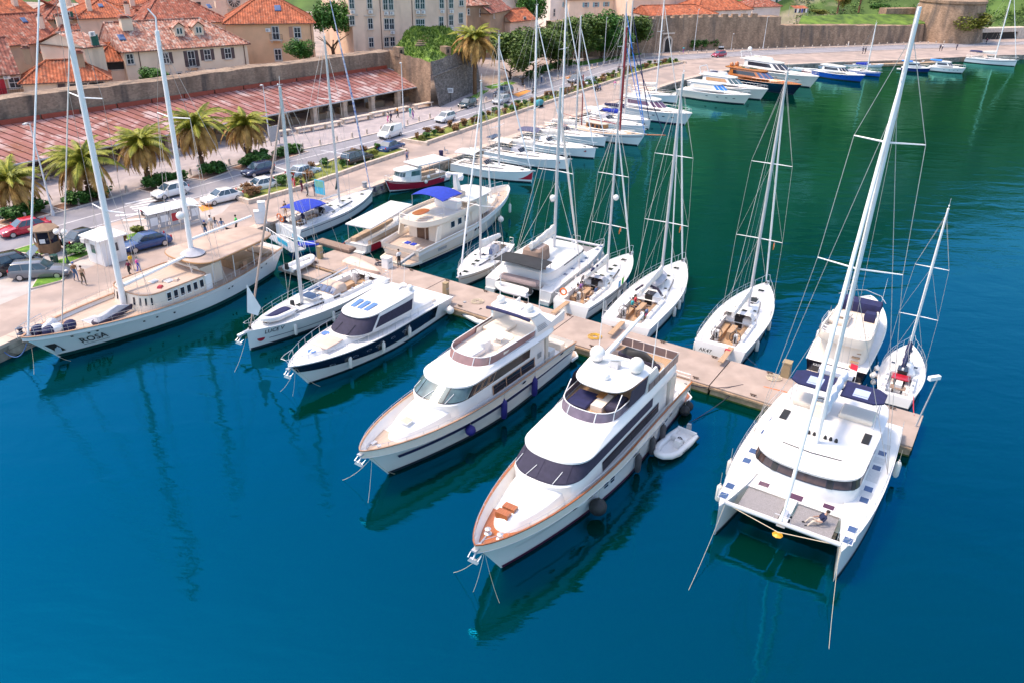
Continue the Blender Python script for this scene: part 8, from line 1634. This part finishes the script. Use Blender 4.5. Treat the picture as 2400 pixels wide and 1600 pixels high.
car('sedan','red coupe driving past the brown kiosk',(14,557),(108,536),CRD);car('hatch','white hatchback driving over the zebra crossing',(368,468),(432,452),CW);car('sedan','white taxi sedan beside the orange bay marking',(482,482),(560,464),CW);car('sedan','white sedan with dark spoiler behind the white taxi',(578,453),(646,438),CW);car('hatch','dark navy hatchback with lit headlamps on the road',(575,417),(636,402),CB);car('sedan','black sedan behind the bus shelter',(420,494),(356,512),CK);car('sedan','black sedan with red tail lamps beside the white hut',(238,558),(172,580),CK);car('sedan','dark blue sedan parked on the promenade by the white hut',(300,592),(386,570),CBL);car('suv','black sport utility car parked with its bonnet open',(96,622),(-22,648),CK);car('estate','grey estate car parked beside the black sport utility car',(158,645),(40,652),CG)
car('van','small white delivery van on the road',(893,329),(936,315),CW);car('hatch','white hatchback following behind the delivery van',(1024,291),(1063,279),CW);car('hatch','dark teal hatchback parked against the bollards',(1079,257),(1112,247),CDG);car('hatch','silver compact car driving below the bastion',(1156,249),(1193,237),CSV);car('suv','silver and black minivan parked near the bastion',(1160,231),(1200,219),CG,name='minivan');car('suv','black off road car parked behind the planted strip',(868,374),(808,392),CK);car('sedan','dark blue sedan parked at the planted strip beside the gap',(936,347),(898,360),CBL);car('sedan','pale blue sedan parked behind the planted strip',(742,405),(682,422),CLB);car('sedan','dark sedan on the distant bend before the trees',(1335,197),(1360,188),CG);car('sedan','silver blue sedan parked by the planted strip near the trees',(1367,203),(1393,194),CLB);car('hatch','crimson hatchback on the road below the far rampart',(1668,136),(1700,133),CCR)
MB_ = bpy.data.objects['car.008'] if 'car.008' in bpy.data.objects else None
if MB_: MB().add([(1.2,-.75,1.08),(1.2,.75,1.08),(2.0,.7,1.75),(2.0,-.7,1.75)],[(0,1,2,3)]).build('open_bonnet',CK,MB_)
# ---- people: one skinned body per pose, coloured by region
def body_mesh(joints,edges,radii,tagv):
    me = bpy.data.meshes.new('body');me.from_pydata(joints,edges,[]);o = bpy.data.objects.new('tmp',me);col.objects.link(o);o.modifiers.new('s','SKIN');sv = me.skin_vertices[0].data
    for i,r_ in enumerate(radii): sv[i].radius = (r_,r_ * .85) if not isinstance(r_,tuple) else r_
    sv[0].use_root = True;o.modifiers.new('u','SUBSURF').levels = 1;dg = bpy.context.evaluated_depsgraph_get();m = bpy.data.meshes.new_from_object(o.evaluated_get(dg));bpy.data.objects.remove(o)
    js = [Vector(j) for j in joints];idx = []
    for p in m.polygons:
        best = (9,0)
        for (a,b),tg in zip(edges,tagv):
            ab = js[b] - js[a];u = max(0,min(1,(p.center - js[a]).dot(ab) / max(ab.length_squared,1e-6)));d = (p.center - js[a] - ab * u).length
            if d < best[0]: best = (d,tg)
        idx.append(best[1])
    m.materials.clear()
    for _ in range(5): m.materials.append(SKIN)
    m.polygons.foreach_set('material_index',idx);m.polygons.foreach_set('use_smooth',[True] * len(m.polygons));return m
def pose(kind):
    # slots: 0 skin 1 top 2 bottom 3 shoes
    if kind == 'walk': LL = ((.0,.1,.9),(.16,.1,.5),(.12,.1,.09),(.3,.11,.05));RL = ((.0,-.1,.9),(.05,-.1,.48),(-.26,-.1,.13),(-.12,-.11,.05));LA = ((0,.2,1.42),(-.12,.25,1.13),(-.06,.26,.88),(-.03,.26,.78));RA = ((0,-.2,1.42),(.1,-.25,1.14),(.26,-.24,.94),(.33,-.23,.88));dz = 0
    elif kind == 'stand': LL = ((0,.1,.9),(.03,.12,.5),(0,.13,.09),(.17,.14,.05));RL = ((0,-.1,.9),(.03,-.12,.5),(0,-.13,.09),(.17,-.14,.05));LA = ((0,.2,1.42),(-.03,.27,1.14),(.08,.28,.9),(.12,.28,.8));RA = ((0,-.2,1.42),(-.02,-.28,1.14),(.2,-.2,1.0),(.28,-.14,1.02));dz = 0
    else: LL = ((0,.1,.9),(.42,.14,.92),(.45,.14,.5),(.62,.14,.46));RL = ((0,-.1,.9),(.42,-.14,.92),(.5,-.14,.5),(.66,-.14,.46));LA = ((0,.2,1.42),(.05,.27,1.15),(.28,.2,1.02),(.36,.17,1.02));RA = ((0,-.2,1.42),(-.02,-.27,1.14),(.24,-.22,1.0),(.32,-.18,1.0));dz = -.9
    J = [(0,0,.95),(0,0,1.15),(.0,0,1.38),(0,0,1.5),(.02,0,1.56),(.03,0,1.68)];E_ = [(0,1),(1,2),(2,3),(3,4),(4,5)];Rr = [(.15,.11),(.14,.1),(.17,.11),.06,.075,.085];Tg = [2,1,1,0,0]
    for leg in (LL,RL):
        k = len(J);J += list(leg);E_ += [(0,k),(k,k + 1),(k + 1,k + 2),(k + 2,k + 3)];Rr += [.1,.07,.045,.04];Tg += [2,2,2,3]
    for arm in (LA,RA):
        k = len(J);J += list(arm);E_ += [(2,k),(k,k + 1),(k + 1,k + 2),(k + 2,k + 3)];Rr += [.065,.048,.036,.035];Tg += [1,1,0,0]
    J = [(x,y,z + dz) for x,y,z in J];return body_mesh(J,E_,Rr,Tg),dz
POSES = {k: pose(k) for k in ('walk','stand','sit')}
hair_me = {}
def cloth(name,c): return mat('cloth_' + name,c,.9,var=.12,scale=6)
CL = {k: cloth(k,c) for k,c in dict(black=(.02,.02,.022),jeans=(.05,.11,.22),white=(.72,.7,.68),grey=(.2,.2,.22),denim=(.12,.18,.3),green=(.08,.6,.12),navy=(.015,.02,.06),yellow=(.7,.42,.02),maroon=(.13,.012,.04),pink=(.7,.12,.35),blue=(.03,.06,.5),brown=(.25,.12,.05),tan=(.5,.32,.2),olive=(.09,.07,.04),red=(.6,.05,.06),orange=(.65,.25,.03),teal=(.05,.4,.42),purple=(.3,.12,.35),sand=(.6,.5,.4),stripe=(.35,.25,.3)).items()}
HAIR = mat('dark_hair',(.03,.018,.012),.7);HAIRB = mat('brown_hair',(.12,.06,.03),.7);CAPB = cloth('cap',(.05,.1,.3))
def person(label,pos,ang,top,bot,kind='walk',sc_=1.0,hair=HAIR,shoe='black',grp=None,long=False,rot=None):
    me,dz = POSES[kind];m = me.copy()
    for i,x in enumerate((SKIN,CL[top],CL[bot],CL[shoe] if shoe != 'bare' else SKIN)): m.materials[i] = x
    t = thing('person',label,'person',pos,R(ang),grp);t.scale = (sc_,) * 3;b = put('body',m,t)
    key = (kind,long,hair.name)
    if key not in hair_me:
        mb = MB().ball((.015,0,1.705 + dz),.105,1.05,.92,.95,10,6)
        if long: mb.path([(-.05,0,1.72 + dz),(-.1,0,1.58 + dz),(-.1,0,1.42 + dz)],[.08,.09,.05],8)
        hair_me[key] = mb.mesh('hair',hair,True)
    h = put('hair',hair_me[key],t);mb = MB().ball((.125,0,1.64 + dz),.018,n=6,m=4)
    for s_ in (-1,1): mb.ball((.11,s_ * .035,1.672 + dz),.012,n=5,m=4).ball((.03,s_ * .09,1.655 + dz),.022,n=5,m=4)
    mb.build('face',SKIN,t)
    if rot: t.rotation_euler = rot
    return t
def on_quay(px,py,z=Z0): p = G(px,py,z);return (p.x,p.y,z)
for lab,px,py,an,tp,bt,kd,s_,kw in (
 ('man in black shirt and blue jeans walking by the schooner stern',484,559,-60,'black','jeans','walk',1.02,dict(hair=CAPB)),('person in white shirt and pale trousers next to the grey shawl',497,545,150,'white','sand','stand',1,{}),('woman in grey shawl seen from behind',508,549,100,'grey','white','stand',.97,dict(hair=HAIRB,long=True)),('woman in denim top and white trousers',523,551,110,'denim','white','walk',.97,dict(long=True)),('man in bright green shirt walking a black dog',557,545,200,'green','black','walk',1.02,{}),
 ('child in yellow shirt walking behind the schooner',311,633,-40,'yellow','tan','walk',.88,{}),('woman in maroon dress walking in black leggings',306,648,-110,'maroon','black','walk',.86,dict(shoe='white')),('child in pink and blue jacket',327,640,-30,'pink','blue','walk',.84,dict(shoe='white')),('man in brown jacket with blue cap',180,659,-40,'brown','jeans','walk',.98,dict(hair=CAPB)),('man in tan shirt and olive trousers',198,668,-40,'tan','olive','walk',.98,{}),
 ('woman in red dress beside the planted strip',690,447,60,'red','red','stand',.98,dict(long=True)),('woman in black top and red skirt walking on the promenade',708,451,60,'black','maroon','walk',.96,{}),('man with red backpack on the promenade',721,461,60,'grey','black','walk',1,{}),('person in navy shirt by the blue information board',739,461,60,'navy','grey','stand',.97,{}),('man in striped shirt and jeans on the promenade',954,384,-60,'stripe','jeans','walk',1.02,dict(hair=HAIRB)),('tan clothed man crouching at the quay edge',670,508,-30,'brown','tan','stand',.95,{}),
 ('woman in pink walking with the navy clothed man',910,289,200,'sand','pink','walk',.97,dict(long=True)),('man in navy walking before the benches',917,289,200,'navy','navy','walk',1,{}),('man in orange jacket walking past the benches',932,277,20,'orange','black','walk',1,{}),('person in teal beside the lamp post',962,276,60,'teal','teal','stand',.97,{}),('woman in purple skirt beside the person in teal',968,280,60,'stripe','purple','walk',.97,dict(long=True)),('person in dark blue under the palms',577,371,60,'navy','black','walk',1,{}),
 ('person in white top on the pavement before the trees',1269,195,60,'white','jeans','walk',1,{}),('woman in pink and white on the promenade by the cruisers',1440,210,60,'pink','white','walk',1,{}),('person in blue top and purple skirt before the billboard',1601,126,60,'teal','purple','walk',1,{}),('person in black near the clipped hedge',1644,122,30,'black','black','stand',1,{}),('man in dark suit strolling on the far promenade',2021,127,20,'navy','navy','walk',1.02,{}),('woman in dark coat beside the man in dark suit',2027,127,20,'black','black','walk',.98,{}),('person in pale clothes by the sea rampart',1987,111,20,'sand','white','stand',1,{}),('person in dark clothes of the couple near the tower',2202,120,200,'navy','black','walk',1,{}),('person in white top of the couple near the tower',2207,120,200,'white','navy','walk',.98,{}),('lone walker in navy before the tower',2241,118,200,'navy','navy','walk',1,{}),('person in maroon near the bridge',2311,104,200,'maroon','black','walk',1,{})):
    person(lab,on_quay(px,py),an,tp,bt,kd,s_,**kw)
person('barefoot man in white shirt and black shorts on the pier',on_quay(936,628,.8),140,'white','black','stand',1.02,shoe='bare')
person('man in navy standing in the cockpit of the blue bimini yacht',to_world(bi,(1.6,-.6,.72)),60,'navy','navy','stand',1.0)
seat = lambda r_,x,y,z,a,lab,tp,bt,**kw: person(lab,to_world(r_,(x,y,z)),math.degrees(r_.rotation_euler.z) + a,tp,bt,'sit',.95,**kw)
zg = hG.zs(.2) - .2;seat(sg,2.6,.72,zg,-90,'person in white seated on the port side of the navy boom yacht','white','navy');seat(sg,3.4,.72,zg,-90,'person in purple seated on the port side of the navy boom yacht','purple','grey',long=True);seat(sg,2.4,-.72,zg,90,'bare armed person in tan seated on the starboard side of the navy boom yacht','tan','navy');seat(sg,3.3,-.72,zg,90,'person in white and blue seated to starboard of the navy boom yacht','denim','white')
zh = hH.zs(.2) - .2;seat(sh_,3.6,.8,zh,-90,'person in teal seated in the cockpit of the yacht with the grey dinghy','teal','navy');seat(sh_,4.3,.8,zh,-90,'person in red seated in the cockpit of the yacht with the grey dinghy','red','navy',long=True);seat(sh_,1.9,-.8,zh,90,'person in black seated in the cockpit of the yacht with the grey dinghy','black','black');seat(sh_,2.6,-.8,zh,90,'person in pale blue seated in the cockpit of the yacht with the grey dinghy','denim','pink',hair=HAIRB)
person('person in navy striped top lounging on the catamaran trampoline',to_world(catA,(12.75,1.55,1.72)),math.degrees(catA.rotation_euler.z) - 55,'navy','sand','sit',1.0,rot=(0,R(-32),catA.rotation_euler.z + R(-55)))
# dog
dp = on_quay(542,549);dg_ = thing('dog','black dog with tan legs on a lead beside the man in green','dog',dp,R(200))
J = [(0,0,.52),(.28,0,.55),(.42,0,.68),(.55,0,.74),(.68,0,.70),(-.3,0,.54),(-.42,0,.5),(-.6,0,.62)];E_ = [(0,1),(1,2),(2,3),(3,4),(0,5),(5,6),(6,7)];Rr = [.13,.15,.09,.085,.045,.12,.05,.02];Tg = [0] * 7
for x,y,hind in ((.3,.09,0),(.34,-.09,0),(-.32,.09,1),(-.26,-.09,1)):
    k = len(J);J += [(x,y,.42),(x + (.08 if hind else -.03),y,.3),(x - (.08 if hind else 0),y,.16),(x + .02,y,.02)];E_ += [(1 if not hind else 5,k),(k,k + 1),(k + 1,k + 2),(k + 2,k + 3)];Rr += [.075,.05,.03,.03];Tg += [0,0,1,1]
m = body_mesh(J,E_,Rr,Tg);m.materials[0] = mat('black_fur',(.015,.013,.012),.8);m.materials[1] = mat('tan_fur',(.22,.1,.04),.8);put('body',m,dg_)
MB().add([(.52,.06,.8),(.56,.09,.8),(.52,.1,.68)],[(0,1,2)]).add([(.52,-.06,.8),(.56,-.09,.8),(.52,-.1,.68)],[(0,1,2)]).build('ears',MATS['black_fur'],dg_)
# ---- bollards along the road
bo = MB().lathe([(.2,0),(.2,.1),(.15,.14),(.13,.5),(.17,.6),(.15,.72),(.05,.82)],n=10).mesh('stone_bollard',STONE,True)
for i,(x,y,a) in enumerate(along(offset(Rt,.75),2.9,58,330)):
    o = put('stone_bollard',bo);o.location = (x,y,Z0);tag(o,'pale stone bollard in the row along the pavement of the road','bollard','stone bollards along the pavement')
# ---- lamp posts
def lamp(label,base,top,z=Z0,r=.09):
    p = G(*base,z);zt = on_plane(*top,p,Vector((p.x,p.y,0)).normalized()).z;t = thing('lamp_post',label,'lamp post',(p.x,p.y,z));H = zt - z;MB().lathe([(r * 2.2,0),(r * 2,.5),(r * 1.1,.6),(r * .6,H)],n=10).build('pole',mat('lamp_grey',(.55,.54,.54),.5),t,smooth=True);MB().tube((0,0,H - .1),(.0,-.5,H + .1),.04).cbox((0,-.75,H + .05),.25,.6,.12).build('lamp_head',MATS['lamp_grey'],t)
lamp('grey lamp post in front of the market hall benches',(947,301),(940,148));lamp('lamp post beside the street trees',(1415,149),(1423,42));lamp('lamp post before the clipped hedge',(1626,120),(1637,23));lamp('lamp post at the far end before the tower',(2129,103),(2151,10));lamp('lamp post leaning over the outer oleander bed',(125,506),(66,290));lamp('lamp post by the sign board in the plaza',(632,330),(616,200));lamp('lamp post by the sea rampart bushes',(1788,115),(1800,40));lamp('thin pole before the far hedge',(1713,118),(1715,80),r=.05)
p = G(161,622,Z0);t = thing('globe_lamp','dark lamp post with two white globes beside the brown kiosk','lamp post',(p.x,p.y,Z0));zt = on_plane(138,548,p,Vector((p.x,p.y,0)).normalized()).z - Z0;MB().lathe([(.16,0),(.14,.4),(.07,.5),(.05,zt)],n=10).build('pole',GREEN,t)
for s_ in (-1,1): MB().tube((0,0,zt - .3),(s_ * .35,0,zt - .05),.03).build('arm',GREEN,t);MB().ball((s_ * .35,0,zt + .15),.26,n=14,m=9).build('globe',mat('lamp_globe',(.85,.82,.78),.3),t,smooth=True)
# ---- white hut, kiosk, bus shelter, boards
c0,c1,c2 = G(212,611,Z0),G(247,625.5,Z0),G(300,608,Z0);ex = (c2 - c1).normalized();wx = (c2 - c1).length;wy = (c0 - c1).length;ht = thing('guard_hut','small white guard hut with a pyramid roof on the promenade','hut',c1,math.atan2(ex.y,ex.x));hh = 2.35
MB().box(0,wx,0,wy,0,hh).build('wall',WPAINT,ht);MB().loft([[(-.3,-.3,hh),(wx + .3,-.3,hh),(wx + .3,wy + .3,hh),(-.3,wy + .3,hh)],[(-.32,-.32,hh + .12),(wx + .32,-.32,hh + .12),(wx + .32,wy + .32,hh + .12),(-.32,wy + .32,hh + .12)],[(wx / 2 - .02,wy / 2 - .02,hh + .85),(wx / 2 + .02,wy / 2 - .02,hh + .85),(wx / 2 + .02,wy / 2 + .02,hh + .85),(wx / 2 - .02,wy / 2 + .02,hh + .85)]],True,True).build('roof',WPAINT,ht)
d_ = MB().box(wx * .4,wx * .75,-.04,0,.05,2.05).build('door',WFR,ht);MB().box(wx * .46,wx * .69,-.055,-.042,1.1,1.85).build('pane',WGL,d_);MB().box(wx * .43,wx * .45,-.08,-.04,.95,1.1).build('handle',STEEL,d_)
w_ = MB().box(-.04,0,wy * .35,wy * .7,.95,1.85).build('window',WFR,ht);MB().box(-.055,-.042,wy * .4,wy * .65,1.02,1.78).build('pane',GLASSG,w_);MB().box(-.42,-.05,wy * .75,wy * .98,1.9,2.3).build('air_conditioner',WFR,ht)
p = G(116,590,Z0);ki = thing('wooden_kiosk','brown hexagonal wooden kiosk on a lawn island','kiosk',(p.x,p.y,Z0),.3);KW = mat('kiosk_wood',(.22,.12,.06),.7,var=.2,scale=3);hexp = lambda r_,z: [(r_ * cos(PI / 3 * k),r_ * sin(PI / 3 * k),z) for k in range(6)]
MB().loft([hexp(1.05,0),hexp(1.05,1.0)],True,True).build('base',KW,ki);MB().loft([hexp(.98,1.0),hexp(.98,2.2)],False,True).build('glazing',GLASS,ki);MB().loft([hexp(1.3,2.2),hexp(1.3,2.32),hexp(.1,2.7)],True,True).build('roof',mat('kiosk_roof',(.26,.17,.11),.8),ki)
for k in range(6): q = hexp(1.02,0)[k];MB().tube((q[0],q[1],0),(q[0],q[1],2.25),.06).build('corner_post',KW,ki)
for k in (3,4): q0,q1 = Vector(hexp(1.03,1.1)[k]),Vector(hexp(1.03,1.1)[(k + 1) % 6]);a_,b2 = q0.lerp(q1,.15),q0.lerp(q1,.6);MB().quad(a_,b2,b2 + Vector((0,0,.4)),a_ + Vector((0,0,.4))).build('notice',PLATE,ki)
a_,b2 = G(351,549,Z0),G(470,519,Z0);ex = (b2 - a_).normalized();Lb = (b2 - a_).length;bs_ = thing('bus_shelter','long grey bus shelter with curved glass roof and posters','bus shelter',a_,math.atan2(ex.y,ex.x));SG = mat('shelter_grey',(.5,.51,.52),.4,metal=.3)
rows = [[(Lb * i / 8,-.3 + 1.9 * v,1.95 + .3 * sin(v * PI * .7)) for v in [j / 5 for j in range(6)]] for i in range(9)];MB().grid(rows).build('roof',mat('frosted_roof',(.6,.6,.6),.3),bs_,smooth=True)
for i in range(6): x = Lb * i / 5;MB().tube((x,.0,0),(x,0,1.98),.05).tube((x,1.5,0),(x,1.5,2.15),.05).build('post',SG,bs_)
for i in range(5): x = Lb * i / 5 + .12;pnl = MB().box(x,x + Lb / 5 - .24,-.02,.02,.3,1.8).build('glass_panel',mat('shelter_glass',(.40,.40,.41),.15),bs_);MB().box(x + .15,x + .9,-.05,-.03,.7 + .15 * (i % 2),1.5).build('poster',PLATE if i != 2 else RED,pnl)
MB().box(.3,Lb - .3,.9,1.3,.42,.5).build('bench',GREYP,bs_)
# billboard, sign boards, bins
gp2 = Vector((43.2,216.2));t = thing('billboard','white framed billboard with two dark pictures before the far rampart','billboard',(*G(1582,118,Z0).xy,Z0),R(28));MB().box(-2.6,2.6,-.1,.1,.9,2.8).build('board',PLATE,t);MB().box(-1.7,-.6,-.12,-.1,1.2,2.5).build('picture',mat('plum_print',(.12,.08,.3),.5),t);MB().box(.5,2.0,-.12,-.1,1.2,2.5).build('picture',mat('blue_print',(.25,.45,.75),.5),t);MB().box(-2.6,2.6,-.5,.5,0,.4).build('stone_base',STONE,t)
for x in (-2,2): MB().tube((x,0,.3),(x,0,1),.06).build('leg',GREYP,t)
t = thing('sign_board','small white sign on a post below the bastion','sign',on_quay(1056,240));MB().tube((0,0,0),(0,0,2.2),.04).build('post',BLACKR,t);MB().box(-.5,.5,-.06,-.04,1.6,2.4).build('panel',PLATE,t);MB().box(-.35,.35,-.07,-.06,1.75,2.25).build('print',GREYP,t)
t = thing('sign_board','grey notice board between the palms and the benches','sign',on_quay(646,340),R(60));MB().box(-.9,.9,-.05,.05,.5,2.6).build('panel',GREYP,t);MB().tube((-.8,0,0),(-.8,0,.6),.05).tube((.8,0,0),(.8,0,.6),.05).build('legs',BLACKR,t)
t = thing('information_board','bright blue information board on the quay by the blue bimini yacht','sign',on_quay(752,468),R(-30));MB().box(-.7,.7,-.04,.04,.6,2.2).build('panel',MATS['cyan_banner'],t);MB().box(-.6,.6,-.06,-.04,1.4,2.1).build('map_print',mat('map_green',(.15,.4,.3),.6),t);MB().tube((-.6,0,0),(-.6,0,.7),.04).tube((.6,0,0),(.6,0,.7),.04).build('legs',STEEL,t)
t = thing('litter_bin','dark green litter bin on the parking lawn','bin',on_quay(130,618));MB().lathe([(.28,0),(.34,.8),(.3,.82)],n=10).build('body',GREEN,t)
for px,py,lb in ((855,441,'litter bin with wire frame on the quay edge'),(1034,366,'dark blue litter bin on the quay by the red cabin boat'),(1046,360,'wire chair on the quay beside the blue bin')): t = thing('litter_bin' if 'chair' not in lb else 'chair',lb,'bin' if 'chair' not in lb else 'chair',on_quay(px,py));(MB().lathe([(.25,0),(.32,.7),(.28,.72)],n=10).build('body',GREYP if 'wire' in lb else NAVY,t) if 'chair' not in lb else (MB().box(-.25,.25,-.25,.25,.42,.46).box(-.25,-.2,-.25,.25,.46,.9).build('seat',GREYP,t),MB().tube((-.2,-.2,0),(-.2,-.2,.42),.02).tube((.2,-.2,0),(.2,-.2,.42),.02).tube((-.2,.2,0),(-.2,.2,.42),.02).tube((.2,.2,0),(.2,.2,.42),.02).build('legs',STEEL,t)))
for px,py,lb,hh_ in ((618,523,'tall white service column at the landing of the pier',2.2),(607,524,'white locker beside the service column',1.3)): t = thing('service_column',lb,'cabinet',on_quay(px,py),.3);MB().cbox((0,0,0),.7,.6,hh_).build('body',WPAINT,t);MB().cbox((0,0,hh_),.78,.68,.08).build('cap',WPAINT,t);MB().box(.3,.36,-.2,.2,.5,.9).build('panel',GREYP,t)
for px,py,lb in ((895,445,'dark iron mooring bollard opposite the red cabin boat'),(878,449,'dark iron mooring bollard at the bow of the blue bimini yacht'),(668,520,'dark iron mooring bollard near the pier landing'),(50,783,'dark iron mooring bollard by the schooner bow')): t = thing('mooring_bollard',lb,'bollard',on_quay(px,py));MB().lathe([(.2,0),(.14,.1),(.12,.35),(.22,.45),(.2,.52),(.05,.55)],n=10).build('post',CHAR,t);MB().lathe([(.3,0),(.3,.04)],n=10).build('base',CHAR,t)
# scooters
def scooter(label,px,py,ang,m,rider=None):
    p = on_quay(px,py);t = thing('motor_scooter',label,'scooter',p,R(ang));MB().loft([ring(-.7,.1,.17,.12,3,3,.45),ring(-.75,.05,.2,.14,3,3,.7),ring(-.7,0,.15,.1,3,3,.8)],True,True).build('seat_body',m,t,smooth=True);MB().loft([[(.1,-.18,.3),(.16,-.18,.3),(.16,.18,.3),(.1,.18,.3)],[(.35,-.2,.75),(.42,-.2,.75),(.42,.2,.75),(.35,.2,.75)],[(.3,-.1,1.0),(.38,-.1,1.0),(.38,.1,1.0),(.3,.1,1.0)]],True,True).build('leg_shield',m,t);MB().box(-.1,.3,-.16,.16,.25,.32).build('footboard',BLACKR,t);MB().tube((.3,-.32,1.05),(.3,.32,1.05),.02).tube((.34,0,1.0),(.62,0,.28),.03).build('handlebar',BLACKR,t)
    for x in (-.55,.62): MB().loft([[(x + r0 * cos(q),yy,.27 + r0 * sin(q)) for q in [2 * PI * i / 14 for i in range(14)]] for r0,yy in ((.2,-.07),(.27,-.05),(.27,.05),(.2,.07))],True,True).build('wheel',TYRE,t,smooth=True)
    if rider: person(rider[0],(p[0] - .3 * cos(R(ang)),p[1] - .3 * sin(R(ang)),p[2] + .82),ang,rider[1],rider[2],'sit',1.0)
scooter('dark scooter driving on the road with a rider',1252,219,-120,CK,('scooter rider in dark clothes on the road','black','navy'));scooter('dark scooter parked at the planted strip',1398,214,60,CK);scooter('dark scooter parked beside another at the planted strip',1404,212,60,CBL);scooter('black scooter on the far bend with a rider',1449,170,-110,CK,('scooter rider on the far bend','grey','black'))
for i in range(4): scooter('white scooter parked in a row beside the clipped hedge',1682 + i * 3,116,120,CW);bpy.data.objects[sorted([o.name for o in bpy.data.objects if o.name.startswith('motor_scooter')])[-1]]['group'] = 'white scooters by the hedge'
# blue covered cart on the promenade strip
t = thing('covered_cart','teal covered cart standing at the planted strip','cart',on_quay(1262,252),R(60));cushion(t,-.9,.9,-.5,.5,.35,1.2,mat('teal_cover',(.05,.28,.33),.8),'cover',.15)
for x in (-.6,.6): MB().loft([[(x + .2 * cos(q),yy,.2 + .2 * sin(q)) for q in [2 * PI * i / 10 for i in range(10)]] for yy in (-.55,.55)],True,True).build('wheels',TYRE,t)
# far footbridge and parapet by the tower
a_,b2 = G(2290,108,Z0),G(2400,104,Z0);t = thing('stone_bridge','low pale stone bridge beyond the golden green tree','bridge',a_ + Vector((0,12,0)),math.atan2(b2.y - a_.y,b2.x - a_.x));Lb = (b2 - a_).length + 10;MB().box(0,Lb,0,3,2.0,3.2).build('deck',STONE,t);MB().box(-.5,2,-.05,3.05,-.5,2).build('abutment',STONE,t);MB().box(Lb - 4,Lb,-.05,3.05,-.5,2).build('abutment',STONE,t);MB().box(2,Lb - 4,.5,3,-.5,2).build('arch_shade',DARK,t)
